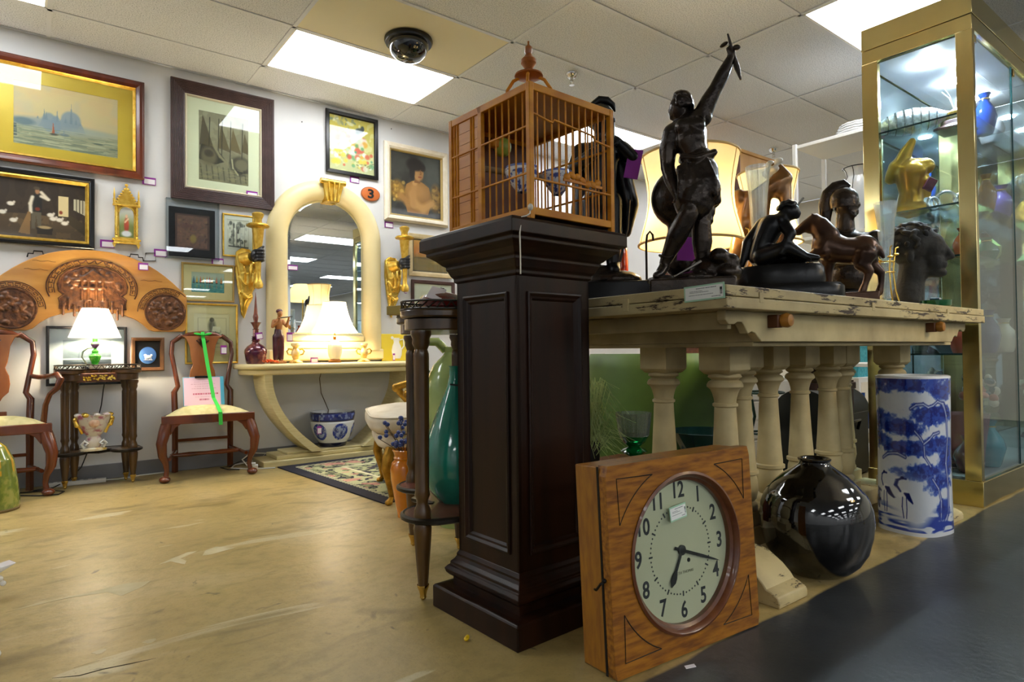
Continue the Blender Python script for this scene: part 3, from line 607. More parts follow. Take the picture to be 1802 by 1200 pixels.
def carve_round(cx, cz, r, seed, horseshoe=False):
    rg = random.Random(seed); d = -.036
    path = [(cx + r * math.cos(a), d, cz + r * math.sin(a)) for a in [PI * 2 * k / 40 for k in range(40)]]
    if horseshoe:
        path = [(cx + x * r, d, cz + z * r * .74) for x, z in [(-.98, -.98), (-.93, -.8), (-.97, -.55), (-.84, -.38), (-.97, -.2), (-1, .1), (-.92, .45), (-.7, .76), (-.38, .95), (0, 1.02), (.38, .95), (.7, .76), (.92, .45), (1, .1), (.97, -.2), (.84, -.38), (.97, -.55), (.93, -.8), (.98, -.98)]]
    pl = [(p[0], p[2]) for p in path]
    md = MB().prism(pl, -.038, -.034).build('medallion_ground', M_carve, t, smooth=False)
    MB().tube(path, .0065, 6, closed=True).build('medallion_rim', M_carve2, t)
    # figures, trees and a pavilion in relief
    fg = MB(); fg.prism([(cx + (p - cx) * .93, cz + (q - cz) * .93) for p, q in pl], -.0395, -.035)
    if horseshoe:
        for k in range(26):
            a = rg.random() * PI; q = .55 + .35 * rg.random(); fg.ell((cx + r * q * math.cos(a) * .9, -.04, cz + r * (q * math.sin(a) * .8 - .05)), (.012 + .008 * rg.random(), .008, .012 + .006 * rg.random()), 8, 5)
        for x in (-.33, -.15, .08, .27): fg.box(cx + r * x - .006, cx + r * x + .006, -.05, -.036, cz - .45 * r, cz + .25 * r)
        fg.box(cx - .42 * r, cx + .38 * r, -.05, -.036, cz - .05 * r, cz + .02 * r); fg.prism([(cx - .5 * r, cz + .22 * r), (cx + .46 * r, cz + .22 * r), (cx + .2 * r, cz + .45 * r), (cx, cz + .62 * r), (cx - .2 * r, cz + .45 * r)], -.05, -.036)
        for k in range(12):
            x = cx + r * (-.85 + .155 * k); z = cz - r * (.75 - .16 * math.sin(k * 1.7)); fg.cap((x, -.042, z - .035), (x, -.044, z + .02), .009, .008, 7); fg.ell((x, -.045, z + .034), .008, 7, 5)
    else:
        for k in range(34):
            a = rg.random() * 2 * PI; q = rg.random() ** .6 * .8; fg.ell((cx + r * q * math.cos(a), -.039, cz + r * q * math.sin(a)), (.008 + .014 * rg.random(), .008, .006 + .01 * rg.random()), 8, 5, (0, rg.random() * 180, 0))
    sculpt(fg, 'relief_scene', M_carve2, md, vox=.004, smooth=1)
    return md
carve_round(0, .285, .19, 3, True)
band = [(.25 * math.cos(a), -.036, .285 + .185 * math.sin(a)) for a in [PI * (-.12 + 1.24 * k / 48) for k in range(49)]]
MB().tube(band, .004, 6).build('band_line', M_carve, t)
def fret(cx, cz, r, a0, a1, n, zs=1, s=.011):
    """greek-key blocks along an arc"""
    for k in range(n):
        a = a0 + (a1 - a0) * (k + .5) / n; p = Vector((cx + r * math.cos(a), 0, cz + zs * r * math.sin(a))); q = a - PI / 2
        def W(x, z): return (p.x + x * math.cos(q) - z * math.sin(q), -.036, p.z + x * math.sin(q) + z * math.cos(q))
        MB().tube([W(-s * 1.3, -s), W(s * 1.1, -s), W(s * 1.1, s), W(-s, s), W(-s, -.2 * s), W(.3 * s, -.2 * s)], .003, 5).build('fret_carving', M_carve, t)
fret(0, .285, .225, -.08 * PI, .4 * PI, 8, .74, .014); fret(0, .285, .225, .6 * PI, 1.08 * PI, 8, .74, .014)
MB().tube([(.008 * k - .1 + .006 * math.cos(k), -.036, .452 + .01 * math.sin(k * 1.1)) for k in range(26)], .003, 5).build('scroll_carving', M_carve, t)
for s in (1, -1):
    carve_round(s * .42, .135, .122, 5 + s)
    MB().tube([(s * .42 + .168 * math.cos(a), -.036, .135 + .168 * math.sin(a)) for a in [PI * (-.02 + 1.02 * k / 40) if s > 0 else PI * (1.02 - 1.02 * k / 40) for k in range(41)] if abs(s * .42 + .168 * math.cos(a)) < .545], .003, 5).build('band_line', M_carve, t)
    fret(s * .42, .135, .146, PI * (.3 if s > 0 else .03), PI * (.97 if s > 0 else .7), 9, 1, .012)
for zz, x0, x1 in ((.385, -.36, -.24), (.44, -.32, -.2), (.35, .27, .4)): MB().tube([(x0 + (x1 - x0) * k / 6, -.0352, zz + .004 * math.sin(k * 2)) for k in range(7)], .0012, 4).build('wood_crack', M_carve, t)
for q in (-.29, .235):
    z = .535 - .285 * (abs(q) / .556) ** 2.35; hk = MB().tube([(q - .055, -.012, z - .012), (q - .05, -.014, z + .012), (q - .025, -.014, z + .012), (q - .022, -.014, z + .03), (q + .022, -.014, z + .03), (q + .025, -.014, z + .012), (q + .05, -.014, z + .012), (q + .055, -.012, z - .012)], .004, 6); hk.build('hanging_bracket', M_darkiron, t)
price_tag(0, 0, 'price tag taped to the upper edge of the carved headboard', loc=(.62, YW - .037, 1.43), w=.06, h=.05)

# ================================================================== arched mirror with keystone
M_cream = mat('cream_lacquer', '#e3d3a0', .38, 0, '#dccb96', 4)
t = thing('arched_mirror', 'tall arched mirror in a rounded cream frame with gold keystone', 'mirror', (1.923, YW, .765))
rc, zs = .397, .99       # centre-line radius, spring height
path = [(-rc, .08)] + [(-rc, .08 + (zs - .08) * k / 8) for k in range(1, 9)] + [(-rc * math.cos(PI * k / 32), zs + rc * math.sin(PI * k / 32)) for k in range(1, 33)] + [(rc, zs - (zs - .08) * k / 8) for k in range(1, 9)]
rings = []
for i, (x, z) in enumerate(path):
    a = Vector(path[max(i - 1, 0)]); b = Vector(path[min(i + 1, len(path) - 1)]); d = (b - a).normalized(); nrm = Vector((-d.y, d.x))
    rings.append([(x + nrm.x * .08 * math.cos(q), -.004 - .075 * math.sin(q) ** .8, z + nrm.y * .08 * math.cos(q)) for q in [PI * k / 12 for k in range(13)]])
MB().loft(rings, closed=True).build('frame', M_cream, t, ang=60)
b = MB(); b.box(-.48, .48, -.07, -.004, 0, .09); b.box(-.46, .46, -.055, -.004, .09, .15); b.prism([(-.318, .15), (.318, .15), (.318, .2), (-.318, .2)], -.045, -.004); b.build('sill', M_cream, t, bevel=.012)
def arch_poly(r, z0, zs, n=30): return [(-r, z0), (r, z0)] + [(r * math.cos(PI * k / n), zs + r * math.sin(PI * k / n)) for k in range(n + 1)]
M_mirror = mat('silvered_glass', '#e6ebea', .0, 1)
MB().prism(arch_poly(.297, .222, zs), -.022, -.008).build('glass', M_mirror, t, smooth=False)
o_, i_ = arch_poly(.322, .197, zs), arch_poly(.297, .222, zs)
MB().loft([[(x, -.012, z) for x, z in o_], [(x, -.022, z) for x, z in i_]], cap=False).build('bevel', M_mirror, t, smooth=False)
k_ = MB(); prof = [(-.062, .0), (-.07, .02), (-.085, .05), (-.09, .085), (-.1, .105), (-.105, .125), (-.085, .135)]
k_.loft([[(-.055 - .035 * q, -.095 - .02 * q * q, 0 + .15 * q), (.05 + .035 * q, -.095 - .02 * q * q, .15 * q), (.05 + .035 * q, -.01, .15 * q), (-.055 - .035 * q, -.01, .15 * q)] for q in (0, .3, .6, .8, 1)])
k_.tube([(-.11, -.1, .155), (.1, -.1, .155)], .022, 12)
for x in (-.03, 0, .028): k_.tube([(x * 1.0, -.098, .0), (x * 1.3, -.106, .08), (x * 1.5, -.118, .15)], .007, 6)
k_.build('keystone', M_goldb, t, (0.03, 0, zs + rc - .1), bevel=.003)
price_tag(0, 0, 'price tag stuck on the mirror glass', loc=(1.64, YW - .03, 1.5), w=.085, h=.04)

# ================================================================== gilded hand sconces
M_hand = mat('ebonised_wood', '#16161a', .35)
def sconce(x, z, label):
    t = thing('wall_sconce', label, 'wall sconce', (x, YW, z), group='gilded hand-and-torch wall sconces')
    d = MB(); n = 14
    outer = [(-.06, .45), (-.055, .50), (-.02, .53), (.04, .525), (.075, .48), (.082, .40), (.075, .33), (.105, .27), (.06, .2), (.065, .16), (.03, .09), (0.0, 0), (-.02, .03), (-.03, .12), (-.05, .25), (-.062, .36)]
    d.prism(outer, -.03, -.003); 
    for k in range(6):
        a = -.05 + .026 * k; d.tube([(a, -.03 - .008 * (k % 2), .47 - .01 * k), (a * .75 + .006, -.045 - .006 * (k % 2), .34), (a * .45 + .01, -.04, .2), (a * .2, -.028, .06 + .02 * k)], [.016, .017, .013, .005], 8)
    d.tube([(-.05, -.05, .31), (0, -.056, .25), (.06, -.05, .27), (.1, -.03, .27)], .008, 6); d.tube([(-.035, -.045, .2), (.02, -.05, .15), (.06, -.04, .17)], .008, 6)
    sculpt(d, 'drapery', M_goldb, t, vox=.006, smooth=2)
    cf = MB().tube([(0.0, -.02, .44), (.02, -.07, .45), (.035, -.1, .455)], [.055, .045, .036], 14); cf.build('sleeve', M_gold, t)
    T = MB(); c = (.07, -.14, 0)
    pr = [(.004, .215), (.03, .225), (.036, .25), (.027, .275), (.02, .29), (.019, .33), (.022, .40), (.021, .45), (.024, .50), (.032, .55, 1), (.04, .62, 1), (.044, .665, 1), (.05, .672), (.076, .678), (.08, .69), (.07, .70), (.03, .702), (.028, .735), (.04, .76), (.043, .775), (.032, .785), (.002, .785)]
    T.lathe(pr, c, 24, flute=(8, .12)); T.build('torch', M_gold, t)
    MB().lathe([(.08 + .004 * 0, .681), (.084, .686), (.08, .692)], c, 36, flute=(18, .05)).build('collar_beading', M_goldb, t)
    h = MB(); h.ell((.05, -.125, .465), (.03, .03, .045))
    for k in range(4):
        zz = .427 + .024 * k; h.chain([(.045, -.12, zz), (.06, -.172, zz + .002), (.09, -.178, zz + .003), (.105, -.15, zz + .003), (.1, -.125, zz)], [.0125, .0125, .012, .0115, .01], 8)
    h.chain([(.05, -.12, .50), (.075, -.165, .512), (.1, -.165, .53)], [.013, .012, .01], 8)
    sculpt(h, 'hand', M_hand, t, vox=.0045, smooth=2)
    return t
sconce(1.28, 1.09, 'gilded hand-and-torch wall sconce with black fist, between the sketch and mirror')
sconce(2.50, 1.125, 'gilded hand-and-torch wall sconce with black fist, beyond the mirror beside orange landscape')
price_tag(0, 0, 'small price tag hanging from the sconce beyond the mirror', loc=(2.57, YW - .15, 1.36), w=.022, h=.06, string=.03)

# ================================================================== cream console table
M_rib = mat('cream_stone_veneer', '#ddcf9c', .45, 0, '#cdbd86', 40, stretch=(.2, .2, 3), bump=.08)
t = thing('console_table', 'cream console table with two curved legs on a stepped plinth', 'console table', (1.93, 4.755, 0))
top = [(-.735, .2), (-.73, .06), (-.71, -.03), (-.67, -.1), (-.6, -.145), (-.5, -.16), (.5, -.16), (.6, -.145), (.67, -.1), (.71, -.03), (.73, .06), (.735, .2)]
MB().prism(top, .71, .748, 'xy').build('table_top', M_cream, t, bevel=.014)
MB().prism([(x * .95, y * .9 + .005) for x, y in top], .668, .71, 'xy').build('frieze', M_cream, t, bevel=.01)
for s in (-1, 1):
    L = []
    for k in range(17):
        q = k / 16; z = .67 - .585 * q; x = .565 - .36 * (q ** 2.1); th = .055 + .035 * q ** 3
        L.append([(s * (x + th / 2), -.12, z), (s * (x + th / 2), .17, z), (s * (x - th / 2), .17, z), (s * (x - th / 2), -.12, z)])
    MB().loft(L).build('leg', M_rib, t, ang=30)
b = MB(); b.box(-.6, .6, -.115, .19, 0, .045); b.build('plinth_step', M_rib, t, bevel=.006)
b = MB(); b.box(-.5, .5, -.085, .18, .045, .075); b.box(-.42, .42, -.065, .17, .075, .092); b.build('plinth_step', M_rib, t, bevel=.006)
CT = .749
# --- things standing on it
t = thing('glass_decanter', 'purple and gold bohemian glass decanter with tall pointed stopper', 'decanter', (1.323, 4.80, CT))
M_purpg = mat('purple_gilt_glass', '#4a1433', .12, .2, '#9a5a4a', 14, lo=.45, hi=.7, coat=.5)
MB().lathe([(.001, 0), (.062, 0), (.068, .01), (.08, .085), (.078, .105), (.06, .13), (.03, .15), (.024, .165), (.034, .17), (.024, .178), (.034, .184), (.022, .192), (.032, .198), (.02, .206), (.019, .25), (.026, .256), (.02, .258)], n=28).build('body', M_purpg, t)
st = MB().lathe([(.014, .255), (.02, .275), (.034, .3), (.04, .305), (.014, .312), (.018, .335), (.02, .345), (.014, .37), (.008, .44), (.001, .53)], n=20); st.build('stopper', mat('amber_purple_glass', '#5e2a2a', .1, 0, '#8a5040', 9, coat=.5), t)
price_tag(0, 0, 'price tag hung on the neck of the purple decanter', loc=(1.335, 4.755, CT + .205), w=.05, h=.05, rot=-8)
# flute player figurine
t = thing('flute_figurine', 'tall bronze figurine of a bare-chested flute player in dark purple trousers', 'figurine', (1.483, 4.79, CT))
M_skin = mat('tan_bronze', '#9a6236', .4, .2, '#b27a48', 8); M_trs = mat('plum_glaze', '#3a1420', .25, 0, '#541e2a', 6, coat=.4)
MB().lathe([(.05, 0), (.05, .012), (.04, .02), (.002, .022)], n=24, sx=1.2).build('base', M_skin, t)
f = MB()
f.chain([(0, 0, .235), (.002, -.003, .275), (.0, 0, .31)], [.024, .027, .03]); f.chain([(-.03, 0, .318), (.03, 0, .318)], [.016, .016]); f.chain([(0, 0, .32), (.004, -.006, .352)], [.013, .012]); f.ell((.008, -.014, .375), (.02, .023, .027)); f.ell((.01, -.037, .37), (.005, .006, .006), 8, 5)
f.chain([(-.034, 0, .315), (-.046, -.012, .275), (-.012, -.055, .315)], [.014, .012, .009]); f.chain([(.034, 0, .315), (.052, -.03, .28), (.058, -.055, .325)], [.014, .012, .009])
for (x, y, z) in ((-.012, -.06, .328), (.058, -.06, .335)):
    f.ell((x, y, z), (.009, .007, .01), 8, 6)
    for k in range(4): f.chain([(x - .006 + .004 * k, y - .002, z + .006), (x - .005 + .004 * k, y - .01, z + .012)], [.003, .0025], 6)
for s in (-1, 1): f.chain([(0, 0, .235), (s * .016, 0, .2), (s * .02, -.004, .11), (s * .018, .0, .05), (s * .02, -.01, .018), (s * .022, -.035, .02)], [.02, .016, .013, .011, .01, .008])
sculpt(f, 'body', M_skin, t, vox=.0035, smooth=2)
f = MB(); f.chain([(0, 0, .245), (0, 0, .2)], [.03, .034])
for s in (-1, 1): f.chain([(s * .016, 0, .2), (s * .02, -.004, .11), (s * .02, 0, .035)], [.028, .023, .019])
sculpt(f, 'trousers', M_trs, t, vox=.004, smooth=3)
MB().ell((.006, -.004, .392), (.024, .027, .018)).build('cap', M_trs, t)
MB().tube([(-.02, -.066, .338), (.085, -.06, .352)], .004, 6).build('flute', M_darkiron, t)
price_tag(0, 0, 'purple price card beside the flute player figurine', loc=(1.57, 4.80, CT + .20), w=.045, h=.07, lines=False)
# coral-coloured flower
t = thing('orange_flower', 'orange silk flower lying at the console table edge', 'flower', (1.39, 4.68, CT))
for k in range(22):
    a = k * 2.4; r = .008 + .0022 * k; MB().ell((r * math.cos(a), r * math.sin(a) * .8, .014 + .014 * (1 - k / 22)), (.014, .009, .004), 8, 5, (30 * math.sin(a), 35 * math.cos(a), math.degrees(a))).build('petal', mat('orange_silk', '#d9561f', .8), t)
# two gilt candlesticks
def candlestick(x, label):
    t = thing('gilt_candlestick', label, 'candlestick', (x, 4.77, CT), group='gilt handled candlesticks')
    M_gw = mat('gilt_porcelain', '#d9a94a', .3, .3, '#f0dfae', 24)
    MB().lathe([(.05, 0), (.05, .008), (.036, .016), (.02, .03), (.026, .045), (.034, .07), (.03, .095), (.018, .11), (.02, .122), (.034, .135), (.033, .15), (.02, .152), (.001, .15)], n=20, flute=(6, .08)).build('body', M_gw, t)
    for s in (-1, 1): MB().tube([(s * .026, 0, .06), (s * .055, 0, .068), (s * .066, 0, .09), (s * .05, 0, .107), (s * .028, 0, .1)], .006, 8).build('handle', M_goldb, t)
    for k in range(3): MB().ell((.04 * math.cos(k * 2.1), .04 * math.sin(k * 2.1), .008), (.016, .016, .009), 8, 5).build('foot', M_goldb, t)
candlestick(1.605, 'squat gilt candlestick with loop handles, left of the white console lamp')
candlestick(2.16, 'squat gilt candlestick with loop handles, between console lamp and yellow plaque')
price_tag(0, 0, 'pink-edged price card standing in front of the console lamp', loc=(1.73, 4.72, CT + .022), w=.06, h=.04)
# lit console lamp with pleated bell shade
def shade(mb, r0, r1, z0, z1, n=48, bell=.0, flute=0):
    pr = []
    for k in range(9):
        q = k / 8; r = r0 + (r1 - r0) * (q ** (1 - bell if bell < 1 else 1)) if bell >= 0 else r0 + (r1 - r0) * (1 - (1 - q) ** (1 - bell)); pr.append((r, z0 + (z1 - z0) * q, 1))
    mb.lathe(pr, n=n, flute=(flute, .02) if flute else None, cap=False); mb.lathe([(a - .002, z) for a, z, _ in pr], n=n, cap=False); return mb
M_shade = mat('cream_shade_fabric', '#efe6cf', .8, emit=0, trans=0, sss=0)
def shade_mat(name, col):
    if name in MATS: return MATS[name]
    m = bpy.data.materials.new(name); m.use_nodes = True; nt = m.node_tree; N = nt.nodes; L = nt.links; N.clear()
    o = N.new('ShaderNodeOutputMaterial'); d = N.new('ShaderNodeBsdfDiffuse'); tr = N.new('ShaderNodeBsdfTranslucent'); x = N.new('ShaderNodeMixShader')
    d.inputs[0].default_value = lin(col); tr.inputs[0].default_value = lin(col); x.inputs[0].default_value = .5
    L.new(d.outputs[0], x.inputs[1]); L.new(tr.outputs[0], x.inputs[2]); L.new(x.outputs[0], o.inputs[0]); MATS[name] = m; return m
M_shw = shade_mat('white_pleated_silk', '#fff6e2'); M_shb = shade_mat('beige_silk', '#ecd9a8'); M_shc = shade_mat('cool_white_silk', '#fdfdff')
def bulb(parent, z, power, col='#fff0d2', r=.03, x=0, y=0):
    bm_ = mat('lit_bulb', '#ffffff', .5, emit=30 * LAMP_LIGHT, ecol='#ffe9c4') if power == 1 else mat('dim_lit_bulb', '#ffffff', .5, emit=5.5 * LAMP_LIGHT, ecol='#ffe9c4')
    b = MB().lathe([(.012, z - .05), (.013, z - .03), (r * .8, z - .012), (r, z + .008), (r * .7, z + .028), (.002, z + .036)], c=(x, y, 0), n=16)
    b.build('bulb', bm_, parent)
t = thing('console_lamp', 'lit white ribbed glass table lamp with a flared cream bell shade', 'table lamp', (1.912, 4.765, CT))
MB().lathe([(.05, 0), (.052, .012), (.042, .02), (.036, .026)], n=24).build('foot', mat('bronze_foot', '#8d5a24', .35, .5), t)
MB().lathe([(.034, .024), (.05, .05, 1), (.058, .1, 1), (.052, .14, 1), (.035, .165, 1), (.016, .178)], n=40, flute=(14, .05)).build('body', mat('white_ribbed_glass', '#f3ead2', .2, coat=.4), t)
MB().lathe([(.012, .176), (.012, .2), (.016, .205), (.008, .212), (.006, .235)], n=12).build('socket', mat('copper_socket', '#b06a2a', .3, .7), t)
sb = MB(); pr = [(.178, .235), (.16, .262), (.14, .295), (.122, .335), (.107, .38), (.095, .43), (.087, .475)]
sb.lathe([(a, z, 1) for a, z in pr], n=48, flute=(24, .015), cap=False); so = sb.build('shade', M_shw, t, ang=60)
MB().tube([(.178 * math.cos(2 * PI * k / 40), .178 * math.sin(2 * PI * k / 40), .235) for k in range(40)], .003, 6, closed=True).build('trim', M_offw, so)
MB().tube([(.087 * math.cos(2 * PI * k / 32), .087 * math.sin(2 * PI * k / 32), .475) for k in range(32)], .003, 6, closed=True).build('trim', M_offw, so)
bulb(t, .32, 1)
MB().tube([(1.86, 4.90, CT - .05), (1.85, 4.93, .62), (1.87, 4.95, .5), (1.93, 4.95, .36), (1.88, 4.93, .15), (1.86, 4.93, .1)], .0035, 6).build('electric_flex', mat('brown_cable', '#5c4a30', .6), None, label='thin brown lamp cord hanging down the wall under the console table', cat='cord')
# yellow plaque with a white jug in relief
t = thing('yellow_jug_plaque', 'square yellow tile plaque with a raised white jug, leaning on the wall', 'plaque', (2.52, 4.935, CT), rot=(RAD(-5), 0, 0))
MB().box(-.125, .125, -.012, 0, 0, .235).build('plaque_board', mat('yellow_glaze', '#e8cf3a', .35, coat=.3), t, bevel=.003)
MB().lathe([(.03, .0), (.045, .03), (.05, .07), (.04, .11), (.026, .14), (.03, .17), (.036, .18)], c=(.02, -.012, .02), n=24, sy=.25).build('jug_relief', mat('white_glaze', '#f0ede2', .3, coat=.3), t)
MB().tube([(.05, -.014, .18), (.085, -.016, .19), (.09, -.016, .13), (.066, -.014, .1)], .006, 8).build('jug_handle', MATS['white_glaze'], t)
MB().lathe([(.012, 0), (.014, .002), (.002, .004)], c=(-.02, -.014, .2), n=12, M=rotm((90, 0, 0))).build('flower_relief', MATS['white_glaze'], t)
price_tag(0, 0, 'price tag standing by the yellow jug plaque', loc=(2.485, 4.88, CT + .035), w=.022, h=.06)
# blue and white jardiniere on the plinth
cv = Cv(360, 60, '#dfe3e8'); nzv = cv.noise(60, 10, 4)
cv.mix((cv.v > .77) * 1.0, '#1c2f86'); cv.mix(((cv.v > .8) & (cv.v < .94) & (nzv > .58)) * .8, '#8fa4d6'); cv.mix((cv.v > .95) * 1., '#232a4c'); cv.mix(((cv.v > .74) & (cv.v < .77)) * 1., '#12183c')
for k in range(6):
    u = (k + .5) / 6; w_ = (np.abs(cv.u - u) / .062) ** 2 + ((cv.v - .45) / .24) ** 2; cv.mix((w_ < 1) * (.35 + .65 * (nzv > .44)), '#2a3f9c'); cv.mix((w_ < .5) * (nzv > .56) * .8, '#b9c6e4'); cv.mix((w_ < .7) * (nzv < .4) * .7, '#18246e')
cv.mix((cv.v < .13) * 1., '#161a38')
PJ = [(0, .10), (.05, .105), (.14, .113), (.25, .135), (.4, .155), (.55, .166), (.7, .17), (.76, .164), (.79, .169), (.86, .173), (.95, .175), (1, .17)]
def lathe_fn(P, H, c=(0, 0, 0), sx=1, sy=1, a0=0, sgn=1):
    vs = [p[0] for p in P]; rs = [p[1] for p in P]
    def fn(u, v):
        r = np.interp(v, vs, rs); a = a0 + sgn * 2 * PI * u; return c[0] + r * np.cos(a) * sx, c[1] + r * np.sin(a) * sy, c[2] + v * H
    return fn
t = thing('blue_white_planter', 'round blue and white porcelain planter on the console table plinth', 'planter', (1.905, 4.80, .092))
painted(cv, lathe_fn(PJ, .272), 'bowl', M_glaze, t)
MB().lathe([(.17, .272), (.16, .268), (.15, .2), (.1, .02), (.001, .012)], n=40, cap=False).build('inside', mat('white_porcelain', '#e7e9ea', .2, coat=.4), t)
price_tag(0, 0, 'pink price tag hung on the blue and white planter rim', loc=(1.755, 4.69, .235), w=.035, h=.06, string=.07)

# ================================================================== lamp stand with its lamp
M_stand = mat('dark_gilt_walnut', '#33200d', .3, 0, '#5e411c', 14, stretch=(1, 1, .2), coat=.3)
M_gallery = mat('dark_bronze_gallery', '#2a241c', .4, .6)
def lobed(hw, dp, notch=.05):
    """kidney outline: two round lobes in front, chamfered back"""
    r = min(dp * .38, hw * .45); c = dp * .3; P = []
    for k in range(13): a = PI * (1.0 + k / 12 * 1.0); P.append((-hw + r + r * math.cos(a), -dp / 2 + r + r * math.sin(a)))
    P += [(-hw + 2 * r + .02, -dp / 2 + r * .9 + notch * .3), (0, -dp / 2 + notch), (hw - 2 * r - .02, -dp / 2 + r * .9 + notch * .3)]
    for k in range(13): a = PI * (1.0 + k / 12 * 1.0); P.append((hw - r + r * math.cos(a), -dp / 2 + r + r * math.sin(a)))
    return P + [(hw - c * .3, dp / 2 - c * .4), (hw - c, dp / 2), (-hw + c, dp / 2), (-hw + c * .3, dp / 2 - c * .4)]
def tier_table(name, label, loc, rz, hw, dp, H, shelf, legs, cr, topmat, fr=True):
    t = thing(name, label, 'tier table', loc, rz)
    P = lobed(hw, dp)
    MB().prism(P, H - .028, H, 'xy').build('table_top', M_stand, t, bevel=.006)
    g = MB(); n = len(P)
    g.tube([(x * .985, y * .985, H + .001) for x, y in P], .004, 6, closed=True); g.tube([(x * .985, y * .985, H + .028) for x, y in P], .0035, 6, closed=True)
    for i in range(n):
        a = Vector(P[i]) * .985; b = Vector(P[(i + 1) % n]) * .985; m = max(1, int((b - a).length / .016))
        for k in range(m):
            p = a.lerp(b, k / m); q = a.lerp(b, (k + 1) / m); zz = (H + .003, H + .026); g.tube([(p.x, p.y, zz[k % 2]), (q.x, q.y, zz[(k + 1) % 2])], .0022, 4, cap=False)
    g.build('pierced_gallery', M_gallery, t)
    MB().prism([(x * .93, y * .9) for x, y in P], H - .07, H - .028, 'xy').build('apron', M_stand, t, bevel=.004)
    MB().prism(lobed(hw * .99, dp * .98), shelf - .02, shelf, 'xy').build('lower_shelf', topmat, t, bevel=.004)
    MB().tube([(x * .99, y * .98, shelf - .008) for x, y in P], .011, 6, closed=True).build('shelf_band', M_gallery, t)
    for x, y in legs:
        MB().lathe([(cr * 1.45, H - .072), (cr * 1.5, H - .085), (cr * 1.2, H - .1), (cr * 1.25, H - .115), (cr * .9, H - .135), (cr * 1.1, H - .15), (cr * 1.12, H - .16, 1), (cr * 1.0, shelf + .09, 1), (cr * 1.1, shelf + .075), (cr * .85, shelf + .06), (cr * .8, shelf + .045), (cr * 1.15, shelf + .025), (cr * 1.2, shelf + .01), (cr * 1.2, shelf)], (x, y, 0), 24, flute=(12, .1)).build('column', M_stand, t)
        MB().lathe([(cr * 1.15, shelf - .02), (cr * 1.3, shelf - .035), (cr * 1.25, shelf - .06, 1), (cr * .75, .06, 1), (cr * .7, .05)], (x, y, 0), 24, flute=(12, .1)).build('leg', M_stand, t)
        MB().lathe([(cr * .85, .05), (cr * .85, .044), (cr * .6, .03), (cr * .45, .015), (cr * .5, .008), (cr * .2, 0)], (x, y, 0), 16).build('brass_foot', M_brass, t)
    return t
t = tier_table('lamp_stand', 'small two-tier kidney stand with gilt frieze holding the lit lamp', (.355, 4.80, 0), -4, .235, .22, .735, .222, [(-.175, -.05), (.185, -.06), (.15, .06), (-.13, .06)], .0215, M_stand)
b = MB(); b.box(-.115, .115, -.085, -.05, .655, .712); b.build('frieze_box', mat('frieze_walnut', '#5a2f12', .4), t, bevel=.004)
rg = random.Random(4); b = MB()
for k in range(40): b.ell((-.085 + .17 * rg.random(), -.086, .668 + .03 * rg.random()), (.009, .005, .006), 7, 4, (0, 90 * rg.random(), 0))
b.build('gilt_ornament', M_goldb, t)
t = thing('bedside_lamp', 'lit lamp with a white cone shade and green glass stem on a small stand', 'table lamp', (.335, 4.80, .738))
MB().box(-.03, .05, -.03, .03, 0, .022).build('foot', mat('cream_marble', '#cfc8b4', .4), t, bevel=.003)
MB().box(-.075, -.035, -.025, .025, 0, .016).build('switch_box', M_black, t, bevel=.003)
MB().lathe([(.012, .022), (.02, .035, 1), (.033, .07, 1), (.037, .082, 1), (.024, .09), (.016, .1), (.02, .112), (.008, .125), (.01, .135), (.02, .15), (.024, .16), (.02, .168), (.014, .172), (.014, .19)], n=24, flute=(8, .12)).build('stem', mat('green_cut_glass', '#2fb52a', .1, 0, '#8be06a', 30, lo=.45, hi=.75, coat=.5), t)
MB().lathe([(.008, .13), (.022, .148), (.024, .158), (.02, .166), (.014, .17), (.013, .195)], n=20).build('socket', mat('purple_socket', '#6a4a78', .3, .3), t)
MB().tube([(0, 0, .028), (-.045, 0, .035), (-.07, 0, .075), (-.065, 0, .11), (-.04, 0, .132), (-.004, 0, .134)], .005, 8).build('loop_handle', mat('silver_green', '#9fb0a4', .2, .8), t)
sb = MB().lathe([(.142, .2), (.072, .385)], n=48, cap=False); sb.build('shade', M_shc, t, ang=80)
bulb(t, .28, 1)
# porcelain vase on the lower tier
t = thing('rococo_vase', 'white and pink rococo porcelain vase with gilt scroll handles', 'vase', (.325, 4.76, .223))
M_porc = mat('flower_porcelain', '#d9d2c6', .2, 0, '#b06a7c', 26, lo=.5, hi=.66, coat=.4)
MB().lathe([(.001, 0), (.07, 0), (.072, .012), (.05, .02)], n=24, sy=.6, flute=(8, .08)).build('base', mat('gilt_white', '#e6dcc2', .25, 0, '#d9b24a', 25, lo=.5, hi=.7), t)
MB().lathe([(.035, .02), (.05, .05), (.04, .08), (.034, .09), (.05, .11), (.075, .15), (.09, .2), (.094, .225), (.086, .222), (.06, .15), (.001, .12)], n=32, sy=.6).build('body', M_porc, t)
for k in range(9):
    a = 2 * PI * k / 9; MB().ell((.088 * math.cos(a), .053 * math.sin(a), .225), (.02, .014, .013), 8, 6).build('scalloped_rim', M_goldb if k % 3 == 0 else M_porc, t)
for s in (-1, 1):
    b = MB(); b.tube([(s * .085, 0, .22), (s * .098, -.01, .19), (s * .088, -.01, .16), (s * .075, -.01, .15), (s * .06, -.01, .11)], [.014, .012, .014, .01, .009], 8); b.ell((s * .098, -.012, .2), .014, 8, 6); b.ell((s * .082, -.012, .16), .013, 8, 6); b.build('scroll_handle', M_goldb, t)
    MB().tube([(s * .05, -.02, .02), (s * .066, -.025, .045), (s * .05, -.03, .065), (s * .034, -.03, .05), (s * .045, -.03, .04)], .008, 8).build('scroll_foot', MATS['white_porcelain'], t)
